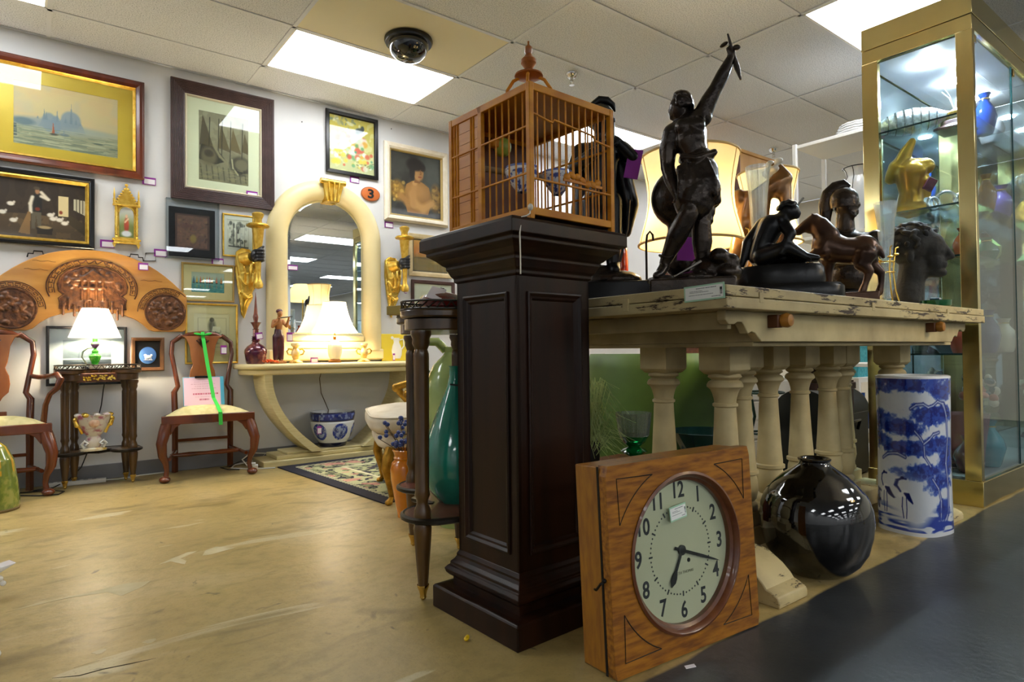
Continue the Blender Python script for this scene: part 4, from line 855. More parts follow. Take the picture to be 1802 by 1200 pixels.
MB().ell((0, -.048, .175), (.03, .01, .028), 14, 8).build('painted_cartouche', mat('peach_flowers', '#cf9f80', .3, 0, '#e6cbb0', 40), t)
cp = MB().tube([(.40, 4.86, .70), (.385, 4.87, .6), (.375, 4.88, .5), (.36, 4.9, .42), (.34, 4.92, .3), (.27, 4.93, .1), (.2, 4.9, .03), (.12, 4.82, .008), (.02, 4.8, .006)], .0035, 6); cp.build('lamp_cable', M_cable_b, None, label='thin black lamp cable dropping behind the two-tier stand', cat='cord')
# floor cables, power strip, plugs
t = thing('power_strip', 'long white power strip on the floor under the lamp stand', 'power strip', (.24, 4.87, 0), -4)
MB().box(-.16, .16, -.022, .022, 0, .028).build('housing', M_cable_w, t, bevel=.005)
for k in range(6): MB().box(-.13 + .045 * k - .012, -.13 + .045 * k + .012, -.01, .01, .0275, .0295).build('outlet', mat('outlet_grey', '#8e8e8c', .6), t, smooth=False)
MB().tube([(.40, 4.86, .012), (.47, 4.87, .006), (.52, 4.9, .005), (.6, 4.93, .005), (.75, 4.94, .005)], .004, 6).build('cable', M_cable_w, None, label='white cable running along the baseboard beside the power strip', cat='cord')
MB().tube([(-.2, 4.75, .005), (-.05, 4.7, .005), (.05, 4.61, .005), (.14, 4.58, .005), (.17, 4.66, .005), (.1, 4.75, .006), (-.02, 4.78, .005), (-.15, 4.8, .005)], .004, 6).build('cable', M_cable_b, None, label='black cable looped on the floor around the armchair foot', cat='cord')
MB().tube([(1.25, 4.72, .01), (1.22, 4.78, .06), (1.3, 4.86, .09), (1.42, 4.9, .07), (1.38, 4.93, .02), (1.2, 4.9, .01), (1.15, 4.8, .005), (1.25, 4.66, .005), (1.4, 4.6, .005)], .0045, 6).build('cable', M_cable_w, None, label='tangle of pale cable beside the console table plinth', cat='cord')
MB().tube([(1.18, 4.7, .005), (1.1, 4.66, .02), (1.06, 4.72, .03), (1.12, 4.78, .02), (1.26, 4.85, .05), (1.32, 4.92, .08)], .0035, 6).build('cable', M_cable_b, None, label='thin black cable on the floor beside the side chair foot', cat='cord')
b = MB(); b.box(-.03, .03, -.02, .02, 0, .035); b.box(-.015, .015, -.015, .015, .035, .05); b.build('power_adapter', M_cable_w, None, (1.265, 4.66, 0), -15, bevel=.004, label='white power adapter on the floor by the console plinth', cat='adapter')

# ================================================================== queen anne chairs
M_seat = mat('pale_yellow_damask', '#dccf96', .85, 0, '#cdbf84', 26, lo=.42, hi=.6)
M_splat = mat('honey_walnut', '#8d4f22', .25, 0, '#b3713a', 6, stretch=(1, 1, .4), coat=.4)
M_qa = mat('queen_anne_mahogany', '#4d2412', .25, 0, '#75391b', 8, stretch=(1, 1, .2), coat=.4)
def cabriole(b, x, y, H, s, out=.03):
    pts = [(x, y, H), (x + s * .012, y - .012, H - .05), (x + s * out, y - out, H - .12), (x + s * out * .8, y - out * .8, H - .2), (x + s * .004, y - .004, H * .32), (x - s * .002, y + .002, .07), (x + s * .004, y - .004, .03)]
    b.tube(pts, [.034, .036, .032, .026, .019, .0145, .016], 12)
def qa_chair(name, label, loc, rz, fw, dp, bw, arms=False):
    t = thing(name, label, 'chair', loc, rz)
    SH = .43; f = dp / 2
    for s in (-1, 1):
        b = MB(); cabriole(b, s * fw, -f, SH - .06, s); b.build('front_leg', M_qa, t)
        MB().ell((s * (fw + .012), -f - .03, .02), (.034, .045, .022), 14, 8).build('pad_foot', M_qa, t)
        MB().tube([(s * bw, f, 0), (s * bw, f - .01, .2), (s * bw, f - .012, SH)], [.02, .019, .021], 4).build('back_leg', M_qa, t)
        st = [(s * bw, f - .012, SH - .01), (s * (bw + .004), f, SH + .13), (s * (bw - .02), f + .008, SH + .17), (s * (bw - .002), f + .018, SH + .28), (s * (bw + .018), f + .03, SH + .4), (s * (bw + .012), f + .036, SH + .48), (s * (bw - .045), f + .038, SH + .525)]
        MB().tube(st, [.021, .02, .016, .015, .0155, .016, .017], 10).build('back_post', M_qa, t)
        b = MB(); b.tube([(s * fw * .93, -f + .02, .14), (s * bw, f - .02, .15)], [.012, .014], 8); b.build('side_stretcher', M_qa, t)
        b = MB(); b.prism([(s * (fw - .02), SH - .06), (s * (fw - .085), SH - .06), (s * (fw - .05), SH - .085), (s * (fw - .022), SH - .13)], -f - .018, -f + .006); b.build('knee_bracket', M_qa, t, bevel=.004)
    b = MB(); b.box(-fw - .03, fw + .03, -f - .03, -f + .015, SH - .062, SH - .005); b.build('seat_rail', M_qa, t, bevel=.006)
    for s in (-1, 1): MB().prism([(s * (fw + .026), -f + .012), (s * (bw + .022), f + .005), (s * (bw - .01), f + .005), (s * (fw - .012), -f + .012)][::s], SH - .061, SH - .007, 'xy').build('seat_rail', M_qa, t, bevel=.005)
    MB().box(-bw, bw, f - .02, f + .01, SH - .062, SH - .006).build('seat_rail', M_qa, t)
    rows = []; n = 10
    for j in range(n + 1):
        v = j / n; hw = (fw + .016) + (bw + .0 - fw - .016) * v; rows.append([(hw * (2 * i / 12 - 1), -f - .012 + (dp - .0) * v, SH - .02 + .05 * max(0, (1 - (2 * i / 12 - 1) ** 4) * (1 - (2 * v - 1) ** 4)) + .012) for i in range(13)])
    MB().loft(rows, cap=False, closed=False).build('seat_cushion', M_seat, t, ang=80)
    # vase-shaped splat and yoke crest
    sp = [(.03, 0), (.034, .06), (.05, .09), (.078, .12), (.085, .17), (.08, .22), (.068, .25), (.062, .27), (.072, .3), (.078, .34), (.085, .40), (.105, .45), (.13, .47)]
    poly = [(x, SH + .055 + z) for x, z in sp] + [(-x, SH + .055 + z) for x, z in reversed(sp)]
    MB().prism(poly, f + .012, f + .024).build('splat', M_splat, t, bevel=.003)
    cr = MB().tube([(-(bw - .04), f + .038, SH + .527), (-.12, f + .034, SH + .52), (-.09, f + .032, SH + .535), (0, f + .03, SH + .545), (.09, f + .032, SH + .535), (.12, f + .034, SH + .52), (bw - .04, f + .038, SH + .527)], [.017, .014, .016, .018, .016, .014, .017], 10); cr.build('crest_rail', M_qa, t)
    b = MB()
    for k in range(5): b.tube([(0, f + .01, SH + .44), (.012 * (k - 2), f + .006, SH + .48), (.02 * (k - 2), f + .008, SH + .51 - .004 * (k - 2) ** 2)], [.003, .007, .005], 7)
    b.build('carved_shell', M_carve, t)
    MB().box(-.07, .07, f - .012, f + .02, SH - .01, SH + .06).build('splat_shoe', M_qa, t, bevel=.004)
    MB().tube([(-bw, f - .005, .22), (bw, f - .005, .22)], .011, 8).build('back_stretcher', M_qa, t)
    MB().tube([(-fw * .88, -.02, .145), (-.1, -.02, .145), (0, -.02, .145), (.1, -.02, .145), (fw * .88, -.02, .145)], [.011, .017, .012, .017, .011], 10).build('cross_stretcher', M_qa, t)
    if arms:
        for s in (-1, 1):
            a = MB().tube([(s * (bw + .005), f + .02, SH + .27), (s * (bw + .05), .06, SH + .262), (s * (fw + .02), -.03, SH + .27), (s * (fw + .055), -.09, SH + .28), (s * (fw + .07), -.12, SH + .255), (s * (fw + .055), -.125, SH + .2), (s * (fw + .02), -.1, SH + .165), (s * (fw - .0), -.05, SH + .1), (s * (fw - .012), -.03, SH - .03)], [.015, .015, .016, .018, .02, .017, .014, .015, .017], 10); a.build('arm', M_qa, t)
    return t
qc = qa_chair('side_chair', 'queen anne walnut side chair with yellow seat and green ribbon sign', (.972, 4.735, 0), -5, .252, .34, .178)
# the ribbon and the clipboard sign
M_rib_g = mat('green_ribbon', '#3fcf4c', .6)
t = thing('green_ribbon', 'bright green ribbon tied across the side chair from crest to seat', 'ribbon', (.972, 4.735, 0), -5)
def strip(pts, wd, name, m, parent):
    rows = [[(x - wd / 2, y, z), (x + wd / 2, y, z), (x + wd / 2, y + .0015, z), (x - wd / 2, y + .0015, z)] for x, y, z in pts]; return MB().loft(rows).build(name, m, parent)
strip([(.0, .235, .97), (0, .178, .985), (.0, .166, .955), (.022, .1, .75), (.048, -.0, .52), (.058, -.1, .477), (.064, -.205, .435), (.066, -.206, .35), (.066, -.17, .345)], .024, 'ribbon_band', M_rib_g, t)
b = MB(); b.ell((-.03, .16, .968), (.03, .008, .009), 10, 6, (0, 12, 0)); b.ell((.03, .16, .968), (.03, .008, .009), 10, 6, (0, -12, 0)); b.ell((0, .158, .965), .01, 8, 6); b.build('bow', M_rib_g, t)
t = thing('clipboard_sign', 'pink paper sign on a blue clipboard standing on the side chair seat', 'sign', (.975, 4.83, .462), -3, rot=(RAD(-12), 0, RAD(-3)))
MB().box(-.125, .138, -.004, 0, 0, .205).build('clipboard', mat('blue_board', '#57b5dd', .4), t, bevel=.002)
cv = Cv(110, 90, '#f4cfe4'); rg = np.random.default_rng(2)
for v, h_, c, a, b_ in ((.84, .012, '#dba8c4', .28, .72), (.76, .014, '#cf9ab4', .2, .86), (.68, .012, '#d5a2bc', .3, .75), (.6, .012, '#cf9ab4', .22, .84), (.41, .028, '#c4476f', .24, .88), (.3, .012, '#d9b0c6', .3, .8), (.2, .03, '#a12f5c', .42, .68)):
    u = a
    while u < b_:
        w_ = .02 + .05 * rg.random(); cv.mix((np.abs(cv.v - v) < h_) * (cv.u > u) * (cv.u < u + w_) * (.5 + .5 * cv.noise(60, 4, int(u * 99))), c); u += w_ + .014
painted(cv, flat(.235, .198, .0046, -.004, .003), 'pink_paper', M_print, t)
MB().box(-.05, .05, -.012, -.004, .195, .212).build('clip', M_black, t, bevel=.003)
price_tag(0, 0, 'price tag hung from the side chair post near the etching', loc=(1.118, 4.87, .855), w=.042, h=.065, string=.04)
qa_chair('armchair', 'queen anne mahogany armchair with scrolled arm and yellow seat beside the lamp stand', (-.175, 4.755, 0), 0, .255, .22, .18, arms=True)
# green garden stool at the picture edge
cv = Cv(160, 60, '#7f8a3c'); n1 = cv.noise(24, 10, 3); cv.mix((n1 > .5) * .6, '#5f7030'); cv.mix((n1 < .36) * .6, '#a49f55'); cv.mix(((np.abs(cv.u * 8 % 1 - .5) < .12) & (cv.v > .5)) * (n1 > .4) * .9, '#c99a30')
t = thing('green_garden_stool', 'mottled green and gold ceramic garden stool at the picture edge', 'garden stool', (-.165, 4.36, 0))
painted(cv, lathe_fn([(0, .12), (.03, .128), (.1, .13), (.4, .12), (.7, .102), (.88, .07), (.95, .04), (1, .001)], .385), 'body', M_glaze, t)
MB().lathe([(.128, 0), (.132, .01), (.126, .02)], n=40).build('base_ring', mat('brown_unglazed', '#6b5a34', .7), t)

# ================================================================== rug, bergere, planter with berries
cv = Cv(320, 210, '#1d1d2b'); n1 = cv.noise(46, 30, 5, 2); n2 = cv.noise(20, 13, 9, 2)
eu = np.minimum(cv.u, 1 - cv.u) * 2.3; ev = np.minimum(cv.v, 1 - cv.v) * 1.5; d_ = np.minimum(eu, ev)
cv.mix(((d_ > .09) & (d_ < .12)) * ((cv.u * 120 + cv.v * 80) % 2 < 1.2), '#c9c39a'); cv.mix((d_ > .12) * (n1 > .5) * .95, '#b9b888'); cv.mix((d_ > .12) * (n1 < .36) * .9, '#8a8f62'); cv.mix((d_ > .12) * (n2 > .66) * .9, '#c58a78'); cv.mix((d_ > .12) * (n2 < .3) * .9, '#20202e')
cv.mix(((d_ > .33) & (d_ < .36)) * .9, '#d2cba5'); cv.mix((d_ > .36) * (n2 > .42) * .85, '#1f1f2d'); cv.mix((d_ > .36) * (n1 > .6) * .9, '#a8ab7c')
M_rug = vmat('needlepoint_wool', .95)
t = thing('area_rug', 'dark navy needlepoint rug with pale green and pink floral pattern', 'rug', (1.418, 4.615, 0), -5.5)
t.rotation_euler[2] = RAD(4)
painted(cv, lambda u, v: (2.3 * u, -1.5 + 1.5 * v - .0, np.full_like(u, .0075)), 'pile', M_rug, t)
MB().box(0, 2.3, -1.5, 0, .0005, .007).build('backing', mat('navy_binding', '#191925', .95), t, smooth=False)
t = thing('bergere_armchair', 'french armchair with gilded cabriole legs and cream silk cushions', 'armchair', (1.905, 3.27, 0))
_a = math.atan2(.56, .22); t.rotation_euler[2] = _a - PI     # front edge runs from the near foot to the far foot, facing the open floor
t.rotation_euler[2] = RAD(-111.5 + 0)
M_goldd = mat('old_gilding', '#8a6418', .4, .7, '#b88a2e', 26, bump=.1)
M_cream_silk = mat('cream_silk', '#d9cfbb', .55, 0, '#cabda6', 10)
hw, dp = .30, .52
for sx in (-1, 1):
    for sy in (-1, 1):
        x, y = sx * (hw - .0), sy * dp / 2
        b = MB().tube([(x, y, .3), (x + sx * .02, y + sy * .02, .25), (x + sx * .03, y + sy * .03, .2), (x + sx * .008, y + sy * .008, .1), (x, y, .04), (x + sx * .016, y + sy * .016, .015)], [.034, .034, .029, .02, .016, .018], 10); b.ell((x + sx * .018, y + sy * .018, .016), (.022, .022, .017), 10, 6); b.build('leg', M_goldd, t)
b = MB(); b.box(-hw - .01, hw + .01, -dp / 2 - .012, -dp / 2 + .03, .235, .3); b.build('seat_rail', M_goldd, t, bevel=.008)
b = MB(); b.box(-hw - .01, hw + .01, dp / 2 - .03, dp / 2 + .012, .235, .3); b.build('seat_rail', M_goldd, t, bevel=.008)
for s in (-1, 1): MB().box(s * hw - .02, s * hw + .02, -dp / 2, dp / 2, .235, .3).build('seat_rail', M_goldd, t, bevel=.008)
def cushion(w, d, h, z, nm, puff=.03):
    b = MB(); rows = []
    for k in range(9):
        q = k / 8; zz = z + h * q; s = 1 - .10 * (2 * q - 1) ** 4
        rows.append([(w / 2 * s * math.copysign(abs(math.cos(a)) ** .35, math.cos(a)), d / 2 * s * math.copysign(abs(math.sin(a)) ** .35, math.sin(a)), zz) for a in [2 * PI * j / 40 for j in range(40)]])
    rows.append([(p[0] * .6, p[1] * .6, z + h + puff) for p in rows[-1]]); rows.append([(p[0] * .05, p[1] * .05, z + h + puff * 1.2) for p in rows[-2]])
    b.loft(rows); o = b.build(nm, M_cream_silk, t, (0, -.045, 0), ang=70); 
    MB().tube([(p[0] * 1.01, p[1] * 1.01, p[2]) for p in rows[7]], .005, 5, closed=True).build('piping', M_cream_silk, o, (0, 0, 0)); return o
cushion(hw * 2 + .09, dp + .06, .09, .295, 'upholstered_seat', .005); cushion(hw * 2 + .17, dp + .14, .1, .385, 'seat_cushion', .025)
for s in (-1, 1):
    b = MB().tube([(s * (hw - .0), -.08, .29), (s * (hw + .005), -.04, .4), (s * (hw + .02), -.09, .5), (s * (hw + .03), -.15, .57), (s * (hw + .03), -.17, .6), (s * (hw + .02), -.1, .62), (s * hw, .1, .635), (s * (hw - .02), dp / 2, .66)], [.024, .02, .022, .024, .028, .024, .02, .02], 10); b.ell((s * (hw + .03), -.165, .595), (.03, .035, .03), 10, 6); b.build('arm', M_goldd, t)
    MB().box(s * hw - .018, s * hw + .018, -.05, dp / 2, .45, .61).build('arm_panel', M_cream_silk, t, bevel=.015)
    MB().cbox((s * (hw + .0), .08, .645), (.05, .16, .03)).build('arm_pad', M_cream_silk, t, bevel=.012)
bk = [(-hw, .3), (hw, .3), (hw + .02, .7), (hw - .05, .92), (.1, .98), (-.1, .98), (-hw + .05, .92), (-hw - .02, .7)]
MB().prism(bk, dp / 2 - .03, dp / 2 + .03).build('back_frame', M_goldd, t, bevel=.015)
MB().prism([(x * .84, .3 + (z - .3) * .9 + .05) for x, z in bk], dp / 2 - .07, dp / 2 + .02).build('back_cushion', M_cream_silk, t, bevel=.025)
t = thing('orange_vase', 'glazed orange ceramic vase standing by the gilded armchair', 'vase', (1.495, 2.818, 0))
M_or = mat('orange_glaze', '#c06c0c', .15, 0, '#d98a1a', 5, coat=.5)
MB().lathe([(.001, 0), (.04, 0), (.043, .02), (.058, .1), (.073, .19), (.075, .24), (.066, .275), (.055, .285), (.06, .295), (.055, .305), (.06, .325), (.066, .333), (.06, .336), (.05, .3), (.035, .1), (.001, .05)], n=32).build('body', M_or, t)
t = thing('blueberry_branches', 'dark blue artificial berries on thin stems in the orange vase', 'berry stems', (1.495, 2.818, .3))
rg = random.Random(11); M_berry = mat('blue_berry', '#1c2a66', .3, 0, '#2f4590', 20, coat=.3); M_stem = mat('berry_stem', '#4a3a2a', .8)
bm = MB().ell((0, 0, 0), .0115, 10, 7).mesh('berry'); bm.materials.append(M_berry)
for k in range(44):
    a = rg.random() * 2 * PI; q = .02 + .1 * rg.random() ** .8; zz = .03 + .16 * rg.random() * (1 - q * 2) + .02; px_, py_ = q * math.cos(a) * 1.1 - .012, q * math.sin(a)
    link_mesh('berry', bm, M_berry, t, (px_, py_, zz))
    if k % 3 == 0: MB().tube([(0, 0, -.12), (px_ * .4, py_ * .4, zz * .4), (px_, py_, zz - .01)], .0018, 4).build('stem', M_stem, t)
# broken white china at the picture edge
t = thing('white_scroll_ornament', 'white porcelain scroll ornament lying on the floor at the picture edge', 'ornament', (-.135, 2.77, 0), 20)
b = MB(); b.tube([(.05 * math.cos(a) * (1 - .02 * k), .05 * math.sin(a) * .3, .045 + .035 * math.sin(a)) for k, a in enumerate([2 * PI * q / 14 for q in range(15)])], .012, 8); b.ell((.05, 0, .06), (.022, .018, .012)); b.chain([(.03, 0, .085), (.085, .0, .1)], [.014, .006]); b.ell((.07, 0, .04), .01)
sculpt(b, 'scroll', mat('white_china', '#e9e8e6', .15, coat=.5), t, vox=.004, smooth=2)
b = MB().prism([(-.03, .08), (.05, .085), (.1, .108), (.02, .1), (-.04, .095)], -.03, .03); b.build('leaf', MATS['white_china'], t, bevel=.003)
t = thing('blue_white_jar', 'edge of a small blue and white china jar on the floor', 'jar', (-.12, 2.21, 0))
MB().lathe([(.03, 0), (.045, .01), (.055, .05), (.05, .08), (.03, .1), (.028, .115), (.001, .12)], n=24).build('body', mat('blue_white_china', '#e4e6ea', .15, 0, '#2a3f9c', 20, lo=.5, hi=.62, coat=.5), t)
for k in range(3): MB().ell((.05 * math.cos(k * 2.1 + .2), .05 * math.sin(k * 2.1 + .2), .012), .013, 8, 6).build('ball_foot', MATS['white_china'], t)
# ================================================================== pedestal
M_ped = mat('dark_oak_pedestal', '#180b05', .34, 0, '#2b1509', 16, stretch=(1, 1, .1), spec=.25)
PZ = 1.19
t = thing('pedestal', 'tall dark panelled wooden pedestal carrying the birdcage', 'pedestal', (1.256, 1.569, 0), 2)
def sqloft(prof): 
    mb = MB(); mb.loft([[(-h, -h, z), (h, -h, z), (h, h, z), (-h, h, z)] for h, z in prof]); return mb
sqloft([(.213, 0), (.213, .066), (.208, .072), (.19, .074)]).build('plinth', M_ped, t, smooth=False, bevel=.003)
sqloft([(.165, .072), (.165, .098), (.175, .104), (.182, .112), (.186, .124), (.178, .134), (.172, .138), (.172, .146), (.162, .156), (.157, .165), (.157, .172), (.15, .184)]).build('base_moulding', M_ped, t, smooth=False, bevel=.002)
sqloft([(.143, .18), (.143, 1.05)]).build('shaft', M_ped, t, smooth=False)
for k in range(4):
    M = Matrix.Rotation(k * PI / 2, 4, 'Z'); b = MB()
    b.box(-.15, -.108, -.15, -.14, .184, 1.04, M); b.box(.108, .15, -.15, -.14, .184, 1.04, M); b.box(-.11, .11, -.15, -.14, .184, .235, M); b.box(-.11, .11, -.15, -.14, .99, 1.04, M)
    b.build('stile_frame', M_ped, t, smooth=False)
    b = MB(); rings = []
    for d, y in ((0, .143), (0, .156), (.006, .158), (.014, .151), (.02, .15), (.026, .143)):
        w = .112 - d; rings.append([tuple(M @ Vector(p)) for p in ((-w, -y, .229 + d), (w, -y, .229 + d), (w, -y, .996 - d), (-w, -y, .996 - d))])
    b.loft(rings, cap=False); b.build('panel_moulding', M_ped, t, smooth=False, bevel=.0015)
sqloft([(.15, 1.04), (.158, 1.046), (.158, 1.056), (.165, 1.064), (.172, 1.08), (.176, 1.086), (.176, 1.094), (.185, 1.1), (.2, 1.115), (.215, 1.126), (.222, 1.13), (.222, 1.14), (.238, 1.146), (.238, 1.18), (.232, PZ)]).build('capital', M_ped, t, smooth=False, bevel=.002)

# ================================================================== birdcage
M_cage = mat('honey_bamboo', '#b26a10', .45, 0, '#d28e1e', 14, stretch=(.6, .6, 1.5), spec=.3)
M_cagep = mat('cage_panel_wood', '#c67f1e', .45, 0, '#b26c14', 5, stretch=(1, 1, 6))
M_caged = mat('cage_dark_panel', '#55290f', .5, 0, '#6a3516', 8)
CH_, CX, CY = .385, .168, .192
t = thing('birdcage', 'square honey-coloured wooden birdcage with thin bars on the dark pedestal', 'birdcage', (1.27, 1.54, PZ), 2)
for sx in (-1, 1):
    for sy in (-1, 1): MB().box(sx * CX - .0085, sx * CX + .0085, sy * CY - .0085, sy * CY + .0085, 0, CH_).build('corner_post', M_cage, t, bevel=.002)
for z in (.0, CH_ - .022):
    for sy in (-1, 1): MB().box(-CX, CX, sy * CY - .007, sy * CY + .007, z + (.012 if z == 0 else 0), z + .022 + (.012 if z == 0 else 0)).build('rail', M_cage, t, bevel=.002)
    for sx in (-1, 1): MB().box(sx * CX - .007, sx * CX + .007, -CY, CY, z + (.012 if z == 0 else 0), z + .022 + (.012 if z == 0 else 0)).build('rail', M_cage, t, bevel=.002)
MB().box(-CX, CX, -CY, CY, .012, .018).build('floor_tray', M_caged, t, smooth=False)
bar = MB().tube([(0, 0, .03), (0, 0, CH_ - .015)], .0028, 6).mesh('bar'); bar.materials.append(M_cage)
for k in range(1, 12):
    if 1: link_mesh('bar', bar, M_cage, t, (-CX + 2 * CX * k / 12, -CY, 0))
for k in range(1, 7): link_mesh('bar', bar, M_cage, t, (-CX, -CY + .215 * k / 7, 0))
for k in range(1, 12): link_mesh('bar', bar, M_cage, t, (CX, -CY + 2 * CY * k / 12, 0))
MB().box(-CX - .007, -CX + .007, .025, .045, 0.012, CH_).build('middle_post', M_cage, t, bevel=.002)
for k in range(9): MB().box(-CX - .003, -CX + .003, .045, CY, .034 + .0367 * k, .034 + .0367 * (k + 1) - .0012).build('slat', M_cagep, t, smooth=False)
for y in (.07, .083, .155, .17): MB().tube([(-CX - .004, y, .03), (-CX - .004, y, CH_ - .02)], .003, 6).build('batten', M_cage, t)
for z in (.13, .262):
    MB().tube([(-CX - .004, -CY, z), (-CX - .004, CY, z)], .0035, 6).build('cross_rod', M_cage, t)
    MB().tube([(CX + .004, -CY, z), (CX + .004, CY, z)], .0035, 6).build('cross_rod', M_cage, t)
MB().tube([(-CX, -CY - .004, .3), (-.085, -CY - .004, .287), (-.078, -CY - .004, .297), (.085, -CY - .004, .285), (.095, -CY - .004, .272), (CX, -CY - .004, .265)], .0035, 6).build('cross_rod', M_cage, t)
MB().tube([(-CX, -CY - .004, .115), (CX, -CY - .004, .115)], .0035, 6).build('cross_rod', M_cage, t)
MB().box(-CX, CX, CY - .004, CY + .004, .03, CH_ - .02).build('back_panel', M_caged, t, smooth=False)
MB().box(-CX, CX, -CY, CY, CH_ - .008, CH_ - .002).build('roof_panel', M_cagep, t, smooth=False)
MB().tube([(-CX + .01, .05, .2), (CX - .01, -.02, .195)], .01, 10).build('perch', mat('perch_bark', '#8a7458', .9, 0, '#6b5640', 30), t)
cup = MATS['white_porcelain']
cvc = Cv(120, 30, '#e3e6ea'); nn = cvc.noise(18, 5, 3); cvc.mix((nn > .55) * .85, '#2f48a0'); cvc.mix((cvc.v > .93) * .8, '#5a6db4')
for x, y, z, s in ((-.095, -.07, .11, 1.0), (.035, -.09, .118, .95)):
    c_ = painted(cvc, lathe_fn([(0, .016), (.15, .024), (.5, .043), (.8, .051), (1, .05)], .075), 'porcelain_cup', M_glaze, t, loc=(x, y, z)); c_.scale = (s, s, s)
    MB().lathe([(.05, .075), (.046, .07), (.03, .02), (.001, .012)], n=24, cap=False).build('cup_inside', cup, c_)
b = MB()
for k in range(7): b.ell((-.03 + .022 * k, -CY - .006, .14 + .008 * math.sin(k * 1.1)), (.016, .005, .011), 8, 5, (0, 40 * (k % 2) - 20, 0))
b.box(-.045, .12, -CY - .009, -CY - .004, .126, .134, None); b.build('carved_bracket', M_cage, t)
b = MB()
for k in range(6): b.ell((-.01 + .02 * k, -.02, .06 + .012 * (k % 2)), (.014, .005, .012), 8, 5, (0, 30, 0))
b.build('carved_bracket', M_cage, t)
MB().ell((-.095, .02, .27), (.028, .028, .03), 14, 10).build('green_gourd', mat('green_gourd', '#8f9a3a', .4), t); MB().cbox((-.125, .02, .275), (.03, .025, .025)).build('gourd_plug', M_cage, t, bevel=.004)
for k in range(4):
    a = PI / 4 + k * PI / 2; c, s = math.cos(a), math.sin(a)
    MB().tube([(.055 * c, .055 * s, CH_ - .004), (.072 * c, .072 * s, CH_ + .045), (.07 * c, .07 * s, CH_ + .085), (.05 * c, .05 * s, CH_ + .115), (.03 * c, .03 * s, CH_ + .125)], .0055, 8).build('handle_arm', M_cage, t)
MB().lathe([(.002, CH_ + .118), (.03, CH_ + .12), (.046, CH_ + .128), (.044, CH_ + .134), (.02, CH_ + .142), (.012, CH_ + .15), (.016, CH_ + .158), (.025, CH_ + .17), (.024, CH_ + .182), (.014, CH_ + .192), (.01, CH_ + .2), (.013, CH_ + .208), (.012, CH_ + .222), (.006, CH_ + .228), (.003, CH_ + .232), (.003, CH_ + .242)], n=24).build('finial', mat('turned_finial', '#a8642a', .35, 0, '#8a4a18', 10, coat=.2), t)
st = MB().tube([(1.103, 1.336, PZ + .035), (1.098, 1.333, PZ + .012), (1.085, 1.33, PZ + .004), (1.065, 1.33, PZ - .002), (1.0525, 1.322, PZ - .05), (1.052, 1.32, PZ - .11), (1.056, 1.325, PZ - .16)], .0022, 6)
st.ell((1.1, 1.333, PZ + .03), (.008, .008, .01), 8, 6); st.build('string_tie', M_string, None, label='pale string tied round the cage corner hanging over the pedestal', cat='string')

# ================================================================== tall tier table behind the pedestal, with pots
M_redtop = mat('red_brown_marble', '#5a2c20', .25, 0, '#74402e', 9, coat=.3)
tier_table('tall_tier_table', 'tall dark two-tier table with pierced gallery and fluted columns behind the pedestal', (1.242, 2.07, 0), -115.6, .345, .30, .965, .272, [(.297, -.085), (-.297, -.085), (.1, .1), (-.2, .1)], .0235, M_redtop)
t = thing('teal_vase', 'teal glazed teardrop vase on the lower shelf of the tall tier table', 'vase', (1.25, 1.965, .272))
M_teal = mat('teal_glaze', '#14705f', .12, 0, '#2a9a84', 8, stretch=(1, 1, .25), coat=.6)
MB().lathe([(.001, 0), (.06, 0), (.068, .008), (.105, .05), (.124, .11), (.124, .16), (.111, .22), (.085, .29), (.056, .36), (.03, .42), (.022, .46), (.021, .49), (.024, .497), (.018, .497)], n=40).build('body', M_teal, t)
MB().tube([(-.03, -.016, .43), (.0, -.036, .425), (.028, -.012, .428), (0, .028, .43)], .003, 6, closed=True).build('twine', M_cable_b, t)
t = thing('green_jug', 'tall pale green glazed jug with loop handle behind the teal vase', 'jug', (1.608, 2.533, 0))
M_celadon = mat('celadon_glaze', '#8aa258', .15, 0, '#aabd7c', 4, coat=.5)
MB().lathe([(.001, 0), (.075, 0), (.08, .02), (.095, .2), (.12, .45), (.135, .6), (.13, .69), (.1, .76), (.06, .8), (.045, .82), (.05, .845), (.04, .845)], n=36).build('body', M_celadon, t)
MB().tube([(-.03, .03, .83), (-.07, .04, .87), (-.12, .05, .87), (-.155, .06, .83), (-.155, .06, .77), (-.12, .05, .72)], [.022, .022, .021, .02, .019, .018], 12).build('handle', M_celadon, t)
t = thing('red_covered_dish', 'dark red glazed dish with a white card on the tall tier table', 'dish', (1.215, 2.0, .968))
MB().lathe([(.001, 0), (.06, 0), (.085, .02), (.088, .04), (.07, .062), (.03, .074), (.012, .078), (.012, .09), (.001, .094)], n=32).build('body', mat('oxblood_glaze', '#4a0d0c', .12, 0, '#6b1510', 4, coat=.6), t)
MB().cbox((-.045, -.04, .066), (.085, .055, .002), (18, -32, 40)).build('white_card', M_tagwhite, t, smooth=False)
MB().cbox((0, 0, .018), (.09, .06, .035)).build('small_box', mat('gold_card', '#9a8438', .6), None, (1.155, 2.21, .968), -70, bevel=.002, label='small flat gold box on the tall tier table', cat='box')

